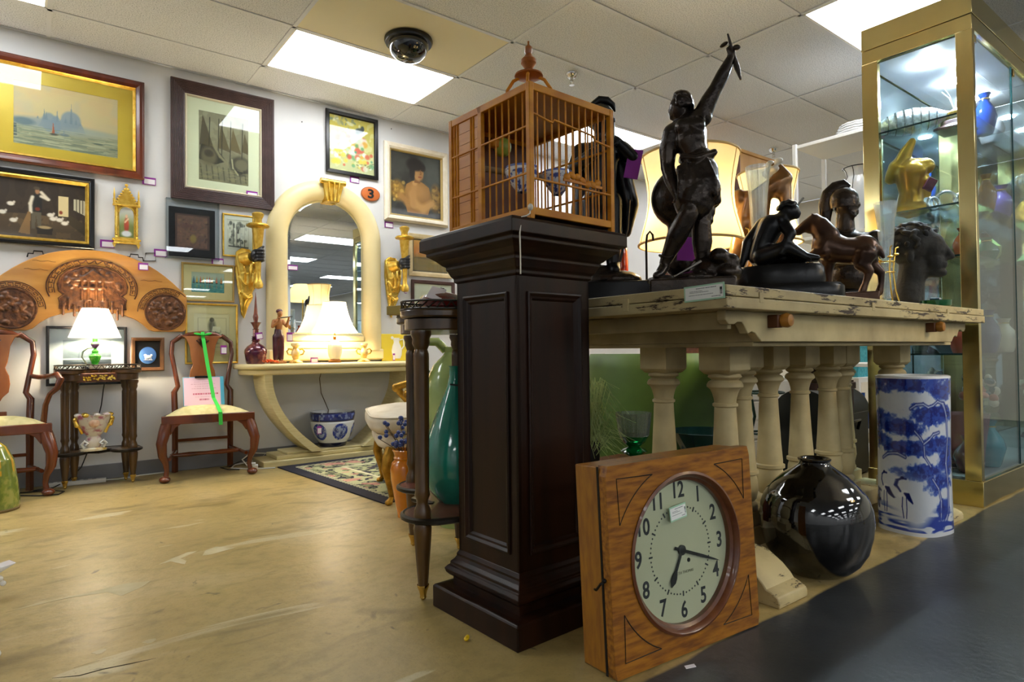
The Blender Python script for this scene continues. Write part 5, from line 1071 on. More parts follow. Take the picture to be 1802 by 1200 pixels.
# ================================================================== white draw-leaf table with balusters
M_tw = mat('chipped_cream_paint', '#cdbb88', .55, 0, '#9f8c64', 5, detail=9, lo=.35, hi=.72, bump=.12)
def chipped(name):
    m = M_tw.copy(); m.name = name; nt = m.node_tree; N = nt.nodes; L = nt.links; b = N['Principled BSDF']
    src = b.inputs['Base Color'].links[0].from_socket; tc = [n for n in N if n.type == 'TEX_COORD'][0]
    n2 = N.new('ShaderNodeTexNoise'); n2.inputs['Scale'].default_value = 9; n2.inputs['Detail'].default_value = 10; n2.inputs['Roughness'].default_value = .75; mp2 = N.new('ShaderNodeMapping'); mp2.inputs['Scale'].default_value = (.6, .6, 3.5); L.new(tc.outputs['Object'], mp2.inputs[0]); L.new(mp2.outputs[0], n2.inputs[0])
    r = N.new('ShaderNodeValToRGB'); r.color_ramp.elements[0].position = .555; r.color_ramp.elements[1].position = .585; L.new(n2.outputs[0], r.inputs[0])
    x = N.new('ShaderNodeMix'); x.data_type = 'RGBA'; L.new(r.outputs[0], x.inputs[0]); L.new(src, x.inputs[6]); x.inputs[7].default_value = lin('#3a2a1c'); L.new(x.outputs[2], b.inputs['Base Color']); return m
M_chip = chipped('chipped_cream_edge')
TX0, TX1, TY0, TY1, TT = 1.525, 3.69, 1.0, 1.90, 1.0
t = thing('baluster_table', 'long cream distressed draw-leaf table on a row of turned balusters', 'table', (0, 0, 0))
t.location = (2.6, 1.45, 0); ox, oy = 2.6, 1.45
def tb(x0, x1, y0, y1, z0, z1, nm, m=M_tw, bv=.003): return MB().box(x0 - ox, x1 - ox, y0 - oy, y1 - oy, z0, z1).build(nm, m, t, bevel=bv)
tb(TX0 + .003, TX1 - .003, TY0 + .003, TY1, .9695, TT, 'upper_leaf', M_chip); tb(TX0, TX1, TY0, TY1, .934, .967, 'lower_leaf', M_chip)
for x in (1.70, 2.45, 3.2): tb(x - .011, x + .011, TY0 - .001, TY0 + .02, .955, .985, 'leaf_key', M_tw, .001)
tb(TX0 - .001, TX0 + .02, 1.36, 1.385, .945, .985, 'leaf_key', M_tw, .001)
# shaped front and back aprons
ap = [(-1.0, .934), (-1.0, .905), (-.985, .893), (-.955, .893), (-.94, .9), (-.915, .9), (-.9, .885), (-.885, .866), (-.865, .872), (-.845, .868), (-.825, .852), (-.81, .842)]
poly = ap + [(-x, z) for x, z in reversed(ap)]
for y in (1.055, 1.82): MB().prism([(x - .0, z) for x, z in poly], y - oy, y + .03 - oy).build('shaped_apron', M_tw, t, bevel=.003, smooth=False)
for x in (1.655, 3.53): tb(x, x + .02, 1.085, 1.82, .88, .934, 'end_apron')
for x in (1.79, 3.41): tb(x, x + .025, 1.085, 1.82, .842, .934, 'inner_apron')
tb(1.79, 3.5, 1.085, 1.82, .828, .842, 'bottom_board')
for x in (1.853, 3.13):
    b = MB(); b.box(x - .03 - ox, x - ox, 1.02 - oy, 1.056 - oy, .885, .925); b.build('leaf_stop', mat('brown_peg', '#5a3214', .5), t, bevel=.003)
    MB().lathe([(.014, 0), (.014, .03), (.021, .036), (.023, .05), (.018, .062), (.001, .066)], c=(x - .0 - ox, 1.056 - oy, .907), n=18, M=rotm((90, 0, 0))).build('peg_knob', mat('orange_peg', '#b57a2e', .4, 0, '#96601e', 12), t)
bal = MB(); bal.loft([[(-h, -h, z), (h, -h, z), (h, h, z), (-h, h, z)] for h, z in ((.035, .728), (.05, .733), (.062, .748), (.062, .83))])
bal.lathe([(.05, .735), (.056, .728), (.058, .722), (.05, .716), (.044, .712), (.056, .706), (.062, .696), (.062, .688), (.05, .678), (.044, .665), (.0385, .645), (.037, .632), (.043, .628), (.043, .62), (.037, .616), (.04, .55), (.047, .42), (.052, .355), (.052, .34), (.06, .336), (.06, .324), (.05, .318), (.055, .3), (.058, .26), (.05, .225), (.042, .215), (.05, .208), (.055, .198), (.055, .186), (.045, .18)], n=28)
bal.loft([[(-h, -h, z), (h, -h, z), (h, h, z), (-h, h, z)] for h, z in ((.06, .12), (.06, .178), (.045, .186))])
bme = bal.mesh('baluster'); bme.materials.append(M_tw)
for x, y in [(1.945, 1.29), (1.945, 1.56), (3.43, 1.32), (3.43, 1.56)] + [(x, 1.43) for x in (2.27, 2.47, 2.73, 2.985, 3.215 - .1)]:
    link_mesh('baluster', bme, M_tw, t, (x - ox, y - oy, 0), random.choice([0, 90, 180]))
for x in (1.953, 3.43):
    pf = [(1.055, .0), (1.055, .022), (1.06, .034), (1.085, .046), (1.10, .05), (1.112, .066), (1.14, .092), (1.19, .122), (1.22, .13), (1.67, .13), (1.72, .115), (1.78, .066), (1.80, .05), (1.83, .04), (1.84, .02), (1.84, 0)]
    MB().prism([(a - oy, z) for a, z in pf], x - .088 - ox, x + .088 - ox, 'yz').build('trestle_foot', M_chip, t, bevel=.004)
tb(2.03, 3.36, 1.36, 1.5, .05, .125, 'stretcher')
def label_card(name, label, loc, w, h, rot, parent=None):
    t = thing(name, label, 'price label', loc, rot=[RAD(a) for a in rot])
    MB().box(-w / 2, w / 2, -.0012, 0, -h / 2, h / 2).build('card', mat('pale_green_card', '#a9d3b4', .6), t, smooth=False)
    cv = Cv(120, 50, '#eef0ea'); r = np.random.default_rng(5)
    for v, a, b, hh in ((.86, .3, .8, .03), (.66, .12, .45, .02), (.56, .12, .62, .02), (.36, .1, .72, .02), (.12, .7, .95, .03)):
        u = a
        while u < b: q = .01 + .03 * r.random(); cv.mix((np.abs(cv.v - v) < hh) * (cv.u > u) * (cv.u < u + q), '#4a4f55'); u += q + .008
    for k in range(16): cv.mix((cv.u > .92) * (cv.u < .98) * (np.abs(cv.v - .25 - .035 * k) < .008 + .006 * (k % 3)) * 1.0, '#22262a')
    painted(cv, flat(w * .93, h * .8, .0018, 0, -h * .4), 'printed_label', M_print, t); return t
label_card('table_price_label', 'white and green price label hanging at the corner of the baluster table', (TX0 - .003, 1.072, .982), .135, .045, (0, -2, -90))

# ================================================================== oak wall clock on the floor
M_oak = mat('golden_oak', '#7a430f', .35, 0, '#a8691f', 9, stretch=(1, 1, .25), coat=.2)
M_oakx = mat('golden_oak_cross', '#6e3d08', .38, 0, '#a86c16', 85, detail=9, stretch=(.16, 1, 1), lo=.32, hi=.66, coat=.2, bump=.06)
M_oakt = mat('golden_oak_case', '#86541a', .42, 0, '#a06a1a', 60, detail=8, stretch=(1.2, 1.2, .25), coat=.1)
cw, chh, cd = .575, .525, .125
t = thing('oak_wall_clock', 'square oak schoolroom clock standing on the floor against the table', 'clock', (1.4355, 1.118, 0), rot=(RAD(-3.2), 0, RAD(-4.2)))
b = MB(); b.box(-cw / 2 + .004, cw / 2 - .004, -.03, cd / 2, .004, chh - .004); b.build('case', M_oakt, t, bevel=.003)
R0 = .215; C0 = chh / 2
sq = []; n = 96
for k in range(n):
    a = 2 * PI * k / n + PI / n; c, s = math.cos(a), math.sin(a); m = 1 / max(abs(c) / (cw / 2), abs(s) / (chh / 2)); sq.append((c * m, s * m))
fr = [[(x, -cd / 2, C0 + z) for x, z in sq], [(R0 * math.cos(2 * PI * k / n + PI / n), -cd / 2, C0 + R0 * math.sin(2 * PI * k / n + PI / n)) for k in range(n)]]
fr2 = [[(x, -.028, z) for x, _, z in fr[0]], fr[0], fr[1], [(x, -.028, z) for x, _, z in fr[1]]]
MB().loft(fr2, cap=False).build('door_frame', M_oakx, t, smooth=False)
MB().box(-cw / 2 - .001, -cw / 2 + .0, -.036, -.028, .003, chh - .003).build('door_gap', M_darkiron, t, smooth=False)
RM_ = rotm((90, 0, 0))
MB().lathe([(R0 - .002, .0), (R0 + .003, .038), (R0 - .004, .041), (R0 - .012, .034), (R0 - .014, .026), (R0 - .022, .02), (R0 - .022, .0)], c=(0, -.028, C0), n=72, M=RM_, cap=False).build('bezel_ring', mat('dark_oak_ring', '#5a2c12', .35, 0, '#70401e', 20, coat=.3), t)
MB().lathe([(.001, .004), (R0 - .018, .004), (R0 - .018, 0)], c=(0, -.03, C0), n=64, M=RM_).build('dial', mat('aged_dial_paper', '#cfc9ac', .6, 0, '#c2bb9b', 3), t)
dial_y = -.0345
for k in range(1, 13):
    a = PI / 2 - k * PI / 6; text(str(k), 'numeral', M_ink, t, (.163 * math.cos(a), dial_y, C0 + .163 * math.sin(a)), .062, ext=.0003, sx=.85, bold=.0012)
d = MB()
for k in range(60):
    a = 2 * PI * k / 60; c, s = math.cos(a), math.sin(a)
    if k % 5 == 0: d.cbox((.118 * c, dial_y, C0 + .118 * s), (.014, .0006, .0045), (0, -math.degrees(a), 0))
    else: d.cbox((.118 * c, dial_y, C0 + .118 * s), (.0042, .0006, .0042), (0, 45, 0))
d.build('minute_dots', M_ink, t, smooth=False)
text('SETH THOMAS', 'maker_name', mat('faded_ink', '#6d6852', .8), t, (0.01, dial_y, C0 - .062), .011, ext=.0002)
def hand(ang, L, w, nm, spade):
    a = RAD(90 - ang); M = Matrix.Translation((0, dial_y - .004, C0)) @ Matrix.Rotation(-a, 4, 'Y')
    b = MB(); b.prism([(-.03 if not spade else -.0, -w * .4), (L * .55, -w * .42), (L * .72, -w if spade else -w * .3), (L * .85, -w if spade else -w * .22), (L, 0), (L * .85, w if spade else w * .22), (L * .72, w if spade else w * .3), (L * .55, w * .42), (-.03 if not spade else 0, w * .4)], -.0008, .0008, 'xz', M); b.build(nm, M_black, t, smooth=False)
hand(208, .105, .0105, 'hour_hand', True); hand(110, .165, .0105, 'minute_hand', False)
MB().lathe([(.014, 0), (.014, .006), (.008, .008), (.001, .009)], c=(0, dial_y, C0), n=20, M=RM_).build('hand_boss', M_black, t)
MB().lathe([(.006, 0), (.006, .0015), (.001, .0016)], c=(.028, dial_y, C0 - .032), n=12, M=RM_).build('winding_hole', M_black, t)
MB().lathe([(.001, .0), (R0 - .02, .0), (R0 - .02, .002), (.001, .0022)], c=(0, -.0435, C0), n=64, M=RM_).build('glass', M_pane, t)
g = MB(); q = .02
for sx in (-1, 1):
    for sz in (-1, 1):
        cx, cz = sx * (cw / 2 - .035), C0 + sz * (chh / 2 - .035)
        arc = [((.272 - .015 * k / 10) * math.cos(RAD(24 + 37 * k / 10)) * sx, C0 + (.272 - .015 * k / 10) * math.sin(RAD(24 + 37 * k / 10)) * sz) for k in range(11)]
        pts = [(cx, cz)] + arc
        MB().tube([(x, -cd / 2 - .0004, z) for x, z in pts], .0016, 4, closed=True).build('incised_corner', mat('incised_line', '#1c0f06', .7), t)
b = MB(); b.tube([(-cw / 2 - .002, -.042, .24), (-cw / 2 - .016, -.042, .235), (-cw / 2 - .014, -.022, .215), (-cw / 2 - .008, -.008, .212)], .0032, 6); b.ell((-cw / 2 - .004, -.042, .24), .006, 8, 6); b.build('door_hook', M_darkiron, t)
lc = label_card('clock_price_label', 'white and green price label taped to the clock glass below the 12', (1.4355, 1.118, 0), .066, .04, (0, 0, 0))
_Mc = Matrix.Translation((1.4355, 1.118, 0)) @ Euler((RAD(-3.2), 0, RAD(-4.2))).to_matrix().to_4x4(); lc.matrix_world = _Mc @ Matrix.Translation((-.018, -.0475, C0 + .108)) @ Matrix.Rotation(RAD(-7), 4, 'Y')

# ================================================================== floor pots, bits
t = thing('black_vase', 'large round glossy black vase with a small neck on the floor', 'vase', (2.30, 1.155, 0))
M_bk = mat('black_glaze', '#060505', .05, coat=1, col2='#0c0a09', scale=4, stretch=(.2, .2, 12), bump=.04)
MB().lathe([(.001, 0), (.1, 0), (.108, .006), (.122, .016), (.15, .045), (.176, .09), (.19, .15), (.194, .195), (.189, .24), (.175, .28), (.164, .298), (.156, .304), (.142, .322), (.118, .345), (.108, .354), (.09, .366), (.07, .38), (.056, .39), (.052, .396), (.05, .402), (.057, .408), (.057, .413), (.05, .416), (.042, .412), (.04, .39)], n=56).build('body', M_bk, t, ang=60)
cv = Cv(640, 360, '#cfd5dc'); n1 = cv.noise(26, 16, 3, 4); n2 = cv.noise(60, 40, 8, 3); n3 = cv.noise(150, 90, 5, 2)
cv.mix(.25 * np.clip((n1 - .4) * 3, 0, 1), '#b4c0d4')
def foliage(u, v, a, b, w=1.0):
    r = ((cv.u - u) / a) ** 2 + ((cv.v - v) / b) ** 2 + (n1 - .5) * 2.0 + (n2 - .5) * 1.4
    cv.mix(np.clip((1.5 - r) * 1.6, 0, 1) * .8 * w, '#5f7cc0'); cv.mix(np.clip((1.2 - r) * 2.2, 0, 1) * w, '#2242a4'); cv.mix(np.clip((.85 - r) * 2.5, 0, 1) * np.clip((n2 - .38) * 6, 0, 1) * w, '#0f1f74')
for u, v, a, b in ((.3, .95, .13, .06), (.5, .955, .18, .05), (.68, .93, .1, .07), (.33, .7, .11, .075), (.45, .68, .1, .055), (.6, .76, .14, .06), (.31, .59, .09, .06), (.5, .545, .15, .045), (.64, .57, .1, .05), (.55, .4, .12, .055), (.63, .33, .08, .06), (.69, .48, .05, .1), (.9, .7, .12, .12), (.1, .75, .12, .12), (.9, .4, .1, .1), (.1, .4, .1, .08), (.655, .17, .03, .06)): foliage(u, v, a, b)
for pts in ([(.48, .8), (.51, .825), (.55, .83), (.58, .81), (.61, .82), (.64, .845), (.665, .83), (.68, .75), (.688, .6), (.675, .45), (.685, .3), (.68, .15), (.655, .05)], [(.5, .66), (.53, .62), (.55, .58), (.555, .5), (.59, .44)], [(.55, .58), (.585, .61), (.61, .64), (.645, .65)], [(.45, .49), (.42, .51), (.39, .5), (.36, .47)], [(.6, .36), (.635, .3), (.65, .22), (.645, .1)]):
    cv.line(pts, .011, '#0f1f74', .95); cv.line(pts, .0045, '#b9c6e0', .85)
cv.e(.42, .26, .14, .12, '#d6dce2', .6, .6)
for cu, cvv in ((.37, .275), (.44, .255)):
    cv.e(cu, cvv, .022, .024, '#e2e6ea', 1, .15, 25)
    for k in range(6): cv.line([(cu + .004 + .004 * k, cvv + .005), (cu + .022 + .004 * k, cvv - .03 - .004 * k)], .006, '#101a5c', .9)
    cv.line([(cu - .012, cvv + .015), (cu - .024, cvv + .05), (cu - .02, cvv + .085), (cu - .006, cvv + .1), (cu + .012, cvv + .098)], .006, '#1c2c74'); cv.e(cu - .004, cvv + .102, .007, .01, '#101a5c'); cv.line([(cu - .004, cvv - .02), (cu - .006, cvv - .08), (cu, cvv - .15)], .0035, '#1c2c74'); cv.line([(cu + .012, cvv - .02), (cu + .014, cvv - .09), (cu + .012, cvv - .15)], .0035, '#1c2c74')
cv.mix(np.clip((.15 - cv.v + .06 * np.sin(cv.u * 22)) * 12, 0, 1) * np.clip((cv.noise(14, 40, 31, 2) - .42) * 7, 0, 1) * (cv.v < .19), '#1b3796')
cv.e(.31, .2, .018, .045, '#22306c', .8, .6); cv.spots(14, (.28, .34, .13, .26), .006, ['#1a2868'], .9, 4); cv.mix((cv.v > .987) * 1., '#e6e9ec'); cv.mix((cv.v < .025) * 1., '#d6dade')
t = thing('umbrella_stand', 'tall blue and white porcelain umbrella stand painted with cranes and pines', 'umbrella stand', (3.178, 1.14, 0), -10)
def stand_fn(u, v):
    a = RAD(30) + 2 * PI * u; c, s = np.cos(a), np.sin(a); p = .72
    r = .137 + .005 * np.abs(v - .5) * 2; return r * np.sign(c) * np.abs(c) ** p, r * .92 * np.sign(s) * np.abs(s) ** p, v * .69
painted(cv, stand_fn, 'body', M_glaze, t)
MB().lathe([(.141, .69), (.134, .694), (.126, .688), (.125, .2), (.125, .01), (.001, .008)], n=64, cap=False, sy=.92, pw=.72).build('rim', MATS['white_porcelain'], t)
b = MB().ell((0, 0, .007), (.011, .007, .007), 12, 8); b.ell((.006, 0, .009), (.006, .006, .006), 8, 6); b.build('yellow_nut', mat('yellow_plastic', '#d8b010', .4), None, (.985, 1.50, 0), 30, label='small yellow plastic piece on the floor beside the pedestal', cat='debris')
MB().prism([(-.018, -.006), (.012, -.01), (.018, .004), (-.012, .008)], .0004, .0012, 'xy').build('paper_scrap', M_tagwhite, None, (1.355, 1.015, 0), -10, smooth=False, label='scrap of white paper on the grey floor beside the clock', cat='paper scrap')
# ================================================================== sculptures on the baluster table
M_bronze = mat('dark_bronze', '#231d19', .27, .6, '#443a32', 12, lo=.35, hi=.75, bump=.2, bscale=60)
M_bronze_b = mat('brown_bronze', '#33231b', .28, .6, '#5a4234', 9, bump=.1, bscale=50)
M_blackb = mat('black_patina', '#0b0b0c', .3, .35, '#1a1a1b', 10, bump=.06, bscale=60)
M_clay = mat('charcoal_clay', '#2b2b2a', .75, .1, '#3c3b39', 18, bump=.35, bscale=45)
def face_cam(x, y): return -math.degrees(math.atan2(x, y))       # local x then runs to the viewer's right
def hand_of(mb, p, d, side, s=1.0):
    """a small closed hand: palm, four curled fingers, a thumb"""
    p = Vector(p); d = Vector(d).normalized(); x = d.orthogonal().normalized(); y = d.cross(x)
    mb.ell(p, (.011 * s, .009 * s, .013 * s), 8, 6)
    for k in range(4):
        o = p + x * (.0055 * (k - 1.5)) * s; mb.chain([o + d * .008 * s, o + d * .018 * s + y * .005 * s, o + d * .014 * s + y * .013 * s], [.0036 * s, .0034 * s, .003 * s], 6)
    mb.chain([p - x * .009 * s, p - x * .013 * s + d * .008 * s + y * .006 * s], [.0042 * s, .0036 * s], 6)
# --- tall bronze victor with raised arm
x, y = 1.835, 1.365
t = thing('raised_arm_statue', 'tall dark bronze statue of a youth raising one arm high', 'statue', (x, y, TT), face_cam(x, y))
b = MB().cbox((.02, .0, .032), (.285, .2, .064)); b.build('base', M_bronze, t, bevel=.008)
k_ = MB(); k_.ell((.1, .03, .1), (.09, .07, .06), 14, 8); k_.ell((.14, .0, .085), (.05, .06, .035)); k_.ell((-.08, 0, .066), (.06, .07, .02)); k_.ell((.03, .01, .07), (.09, .08, .025)); k_.ell((.15, -.02, .12), (.03, .03, .03)); k_.ell((.11, -.03, .14), (.035, .03, .03))
sculpt(k_, 'rocky_ground', M_bronze, t, vox=.007, smooth=2)
f = MB()
f.chain([(.05, 0, .425), (.045, 0, .47), (.035, -.002, .51), (.022, 0, .555), (.018, .004, .60)], [.054, .049, .046, .056, .054], 14); f.ell((.012, .012, .585), (.068, .046, .052)); f.ell((.0, -.03, .6), (.03, .025, .035)); f.ell((.045, -.03, .6), (.028, .025, .032)); f.ell((.03, -.02, .56), (.044, .036, .046))
f.chain([(-.038, .005, .592), (.016, .005, .622), (.062, .003, .638)], [.033, .038, .036], 12); f.chain([(.008, 0, .63), (-.006, -.004, .66)], [.022, .021])
f.ell((-.016, 0, .678), (.034, .037, .045)); f.ell((-.034, .004, .668), (.018, .022, .03)); f.ell((-.052, .006, .674), (.004, .005, .008), 8, 5); f.ell((-.04, .005, .648), (.011, .014, .01), 8, 5)
f.chain([(.06, .003, .638), (.085, -.004, .69), (.112, -.008, .735)], [.034, .029, .023], 12); f.chain([(.112, -.008, .735), (.136, -.01, .78), (.158, -.012, .825)], [.024, .023, .015], 12)
hand_of(f, (.163, -.014, .84), (.2, -.1, 1), 1, 1.35)
f.chain([(-.038, .005, .592), (-.056, .01, .535), (-.058, .006, .475)], [.036, .032, .025], 12); f.chain([(-.058, .006, .475), (-.046, -.012, .42), (-.032, -.03, .375)], [.026, .024, .017], 12); hand_of(f, (-.028, -.034, .36), (.2, -.1, -1), -1, 1.3)
f.chain([(.04, -.012, .42), (.028, -.035, .35), (.012, -.05, .29)], [.048, .041, .032], 14); f.chain([(.012, -.05, .29), (-.03, -.03, .215), (-.072, -.01, .13)], [.034, .036, .02], 14); f.chain([(-.074, -.008, .115), (-.09, -.04, .085), (-.1, -.062, .078)], [.02, .018, .014], 10)
f.chain([(.062, .015, .42), (.06, .02, .34), (.054, .012, .265)], [.045, .039, .031], 14); f.chain([(.054, .012, .265), (.056, .022, .2), (.054, .02, .12)], [.033, .036, .02], 14); f.chain([(.054, .02, .105), (.056, -.02, .085), (.058, -.045, .08)], [.02, .018, .013], 10)
body = sculpt(f, 'body', M_bronze, t, vox=.0048, smooth=3)
h = MB(); rg = random.Random(2)
for k in range(150):
    a = rg.random() * 2 * PI; e = rg.random() * 1.7 - .35
    if math.cos(a) < -.35 and e < .75: continue
    h.ell((-.008 + .036 * math.cos(a) * math.cos(e), .0 + .041 * math.sin(a) * math.cos(e), .684 + .047 * math.sin(e)), (.011, .011, .01), 7, 5)
sculpt(h, 'curly_hair', M_bronze, t, vox=.0042, smooth=1)
s_ = MB(); s_.chain([(.042, 0, .49), (.05, 0, .44), (.042, -.006, .375), (.03, -.014, .34)], [.052, .066, .074, .07], 16); s_.chain([(.07, .005, .43), (.078, .01, .36)], [.045, .045])
for k in range(12): a = 2 * PI * k / 12; s_.chain([(.045 + .052 * math.cos(a), .05 * math.sin(a), .47), (.042 + .068 * math.cos(a + .2), -.004 + .062 * math.sin(a + .2), .34 + .016 * (k % 3))], [.01, .016], 7)
for k in range(9): s_.chain([(-.02 + .012 * k, -.055, .45 + .008 * (k % 3)), (-.015 + .014 * k, -.068 + .004 * (k % 2), .40), (-.02 + .015 * k, -.062, .345 + .012 * (k % 2))], [.008, .011, .009], 7)
s_.tube([(-.005 + .0, -.05, .49), (.04, -.06, .475), (.1, -.03, .5), (.09, .04, .505), (.03, .055, .5), (-.01, .02, .495)], .013, 8, closed=True); s_.ell((.1, -.04, .37), (.02, .018, .04))
sculpt(s_, 'loincloth', M_bronze, t, vox=.0048, smooth=0)
w = MB(); w.tube([(.150, -.03, .905), (.16, -.02, .87), (.17, -.012, .83), (.182, -.006, .79), (.192, -.004, .75)], [.003, .005, .008, .01, .003], 8); w.ell((.138, -.018, .875), (.016, .008, .007), 8, 5, (0, -30, 0)); w.ell((.178, -.02, .858), (.014, .008, .01), 8, 5); w.build('raised_trophy', M_bronze, t)
for z, x0 in ((.15, -.064), (.165, .055), (.13, .054)): MB().tube([(x0 + .026 * math.cos(a), (-.014 if x0 < 0 else .02) + .026 * math.sin(a), z + .006 * math.cos(a * 2)) for a in [2 * PI * q / 14 for q in range(14)]], .0045, 6, closed=True).build('sandal_strap', M_bronze, t)
MB().tube([(-.04, -.08, .07), (.015, -.075, .1), (.05, -.07, .12)], [.003, .005, .006], 6).build('fallen_sword', mat('worn_steel_bronze', '#6b6660', .25, .9), t)
# --- bald head behind it
x, y = 2.04, 1.51
t = thing('bald_head_sculpture', 'smooth dark bald head in profile behind the raised-arm statue', 'bust', (x, y, TT), face_cam(x, y))
f = MB(); u0 = 1212; sx_, sz_ = .00215, .00222
def Q(u, v, yy=0): return ((u - u0) * sx_, yy, (532 - v) * sz_)
f.ell(Q(1200, 345), (.112, .09, .118), 22, 14); f.ell(Q(1228, 352), (.07, .066, .075)); f.chain([Q(1240, 330), Q(1248, 350)], [.045, .035]); f.chain([Q(1254, 348), Q(1265, 360)], [.012, .012]); f.ell(Q(1255, 371), (.018, .022, .008)); f.ell(Q(1254, 377), (.017, .02, .008)); f.ell(Q(1247, 388), (.026, .028, .022)); f.chain([Q(1225, 385), Q(1248, 390)], [.035, .02])
f.chain([Q(1205, 385), Q(1200, 430), Q(1198, 460)], [.06, .052, .06], 14); f.ell(Q(1206, 358, -.088), (.012, .012, .03))
sculpt(f, 'head', M_bronze, t, vox=.007, smooth=4)
MB().cbox((-.03, 0, .05), (.16, .14, .10)).build('base', M_blackb, t, bevel=.005)
MB().cbox((-.0, -.09, .2), (.07, .002, .09), (-4, 6, 0)).build('purple_card', M_purple, t, smooth=False)
# --- knight with a sword beside the cage
x, y = 1.843, 1.765
t = thing('knight_statue', 'dark bronze standing knight holding a long sword, seen behind the birdcage', 'statue', (x, y, TT), face_cam(x, y))
b = MB(); b.cbox((.05, 0, .045), (.25, .2, .09)); b.build('base', M_blackb, t, bevel=.006)
f = MB(); f.ell((.03, 0, .1), (.12, .09, .045), 16, 8); f.ell((-.02, 0, .12), (.07, .06, .05))
sculpt(f, 'mound', M_bronze, t, vox=.008, smooth=3)
f = MB()
for s in (-1, 1): f.chain([(s * .035 - .01, 0, .42), (s * .04 - .01, -.012, .29), (s * .045 - .01, 0, .16), (s * .05 - .01, -.04, .14)], [.05, .04, .028, .022], 12)
f.chain([(-.01, 0, .42), (-.01, 0, .5), (-.012, 0, .6)], [.062, .06, .074], 14); f.chain([(-.09, 0, .63), (.07, 0, .63)], [.038, .038], 12); f.chain([(-.012, 0, .66), (-.01, 0, .71)], [.028, .026]); f.ell((-.008, -.006, .75), (.042, .048, .058)); f.ell((0, -.05, .745), (.008, .01, .012), 8, 5)
f.chain([(.075, 0, .63), (.12, -.03, .58), (.115, -.07, .575), (.05, -.1, .635)], [.036, .03, .026, .019], 12); hand_of(f, (.035, -.105, .645), (-1, 0, .2), 1, 1.5); f.chain([(-.09, 0, .63), (-.12, -.04, .55), (-.05, -.1, .585), (.02, -.105, .62)], [.036, .03, .025, .018], 12); hand_of(f, (.028, -.108, .615), (1, 0, .1), -1, 1.4)
sculpt(f, 'body', M_blackb, t, vox=.006, smooth=3)
MB().lathe([(.052, .735), (.053, .765), (.046, .79), (.03, .812), (.008, .822), (.002, .826)], c=(-.008, 0, 0), n=22).build('helmet', M_blackb, t)
MB().tube([(-.055, 0, .79), (-.04, 0, .82), (-.012, 0, .838), (.018, 0, .834), (.04, 0, .815), (.05, .01, .79)], [.006, .014, .018, .016, .012, .004], 10).build('plume', M_blackb, t)
b = MB(); b.box(.03, .046, -.118, -.112, .16, .62); b.box(.012, .064, -.122, -.108, .62, .632); b.tube([(.038, -.115, .63), (.038, -.115, .70)], .007, 8); b.ell((.038, -.115, .71), .011, 8, 6); b.build('sword', M_blackb, t, bevel=.001)
cp = MB().chain([(-.06, .05, .63), (-.08, .07, .4), (-.07, .08, .2)], [.05, .06, .06]); cp.chain([(.06, .05, .62), (.1, .06, .42), (.09, .05, .3)], [.04, .045, .02]); sculpt(cp, 'cloak', M_blackb, t, vox=.009, smooth=3)
MB().tube([(.1, -.03, .42), (.09, -.04, .3), (.06, -.05, .17)], .005, 6).build('scabbard', M_blackb, t)
MB().cbox((.115, -.085, .545), (.055, .0025, .115), (0, 12, 0)).build('purple_card', M_purple, t, smooth=False)
# --- black seated figure on an oval base
x, y = 2.287, 1.236
t = thing('seated_figure_statue', 'black statuette of a seated man leaning on one arm, on an oval base', 'statue', (x, y, TT), face_cam(x, y))
MB().lathe([(.001, 0), (.178, 0), (.185, .012), (.183, .05), (.17, .062), (.001, .064)], n=48, sy=.52, c=(.008, 0, 0)).build('lower_base', M_blackb, t)
MB().lathe([(.001, .06), (.155, .06), (.16, .075), (.155, .125), (.145, .135), (.001, .137)], n=48, sy=.5, c=(-.03, 0, 0)).build('upper_base', M_blackb, t)
f = MB(); z0 = .14
f.chain([(-.1, 0, z0 + .035), (-.085, 0, z0 + .09), (-.055, 0, z0 + .15)], [.04, .04, .048], 14); f.chain([(-.08, .02, z0 + .165), (-.02, -.02, z0 + .168)], [.03, .028]); f.chain([(-.03, -.01, z0 + .175), (-.004, -.012, z0 + .195)], [.02, .02]); f.ell((.01, -.014, z0 + .198), (.036, .032, .034)); f.ell((.034, -.014, z0 + .185), (.014, .014, .018)); f.ell((.046, -.014, z0 + .19), (.006, .006, .007), 8, 5)
f.chain([(-.085, .02, z0 + .165), (-.14, .02, z0 + .1), (-.162, .01, z0 + .02)], [.027, .023, .014], 12); hand_of(f, (-.165, .008, z0 + .01), (-.3, 0, -1), 1, 1.2)
f.chain([(-.02, -.02, z0 + .165), (.012, -.04, z0 + .11), (-.01, -.055, z0 + .06)], [.025, .021, .013], 12); hand_of(f, (-.012, -.057, z0 + .052), (0, -.2, -1), -1, 1.2)
f.chain([(-.09, -.02, z0 + .03), (-.0, -.04, z0 + .06), (.06, -.03, z0 + .02)], [.036, .028, .018], 12); f.chain([(.06, -.03, z0 + .02), (.1, -.03, z0 + .014)], [.018, .012]); f.chain([(-.09, .02, z0 + .03), (.0, .03, z0 + .03), (.05, -.01, z0 + .012)], [.036, .027, .018], 12)
sculpt(f, 'body', M_blackb, t, vox=.0048, smooth=3)
h = MB(); rg = random.Random(6)
for k in range(30): a = rg.random() * 2 * PI; e = rg.random() * 1.3; h.ell((.004 + .034 * math.cos(a) * math.cos(e), -.014 + .03 * math.sin(a) * math.cos(e), z0 + .206 + .032 * math.sin(e)), .0095, 7, 5)
sculpt(h, 'hair', M_blackb, t, vox=.0045, smooth=1)
MB().tube([(-.02, .05, z0 + .012), (.03, .055, z0 + .02), (.1, .02, z0 + .012), (.07, -.05, z0 + .008)], .008, 8).build('horn', M_blackb, t)
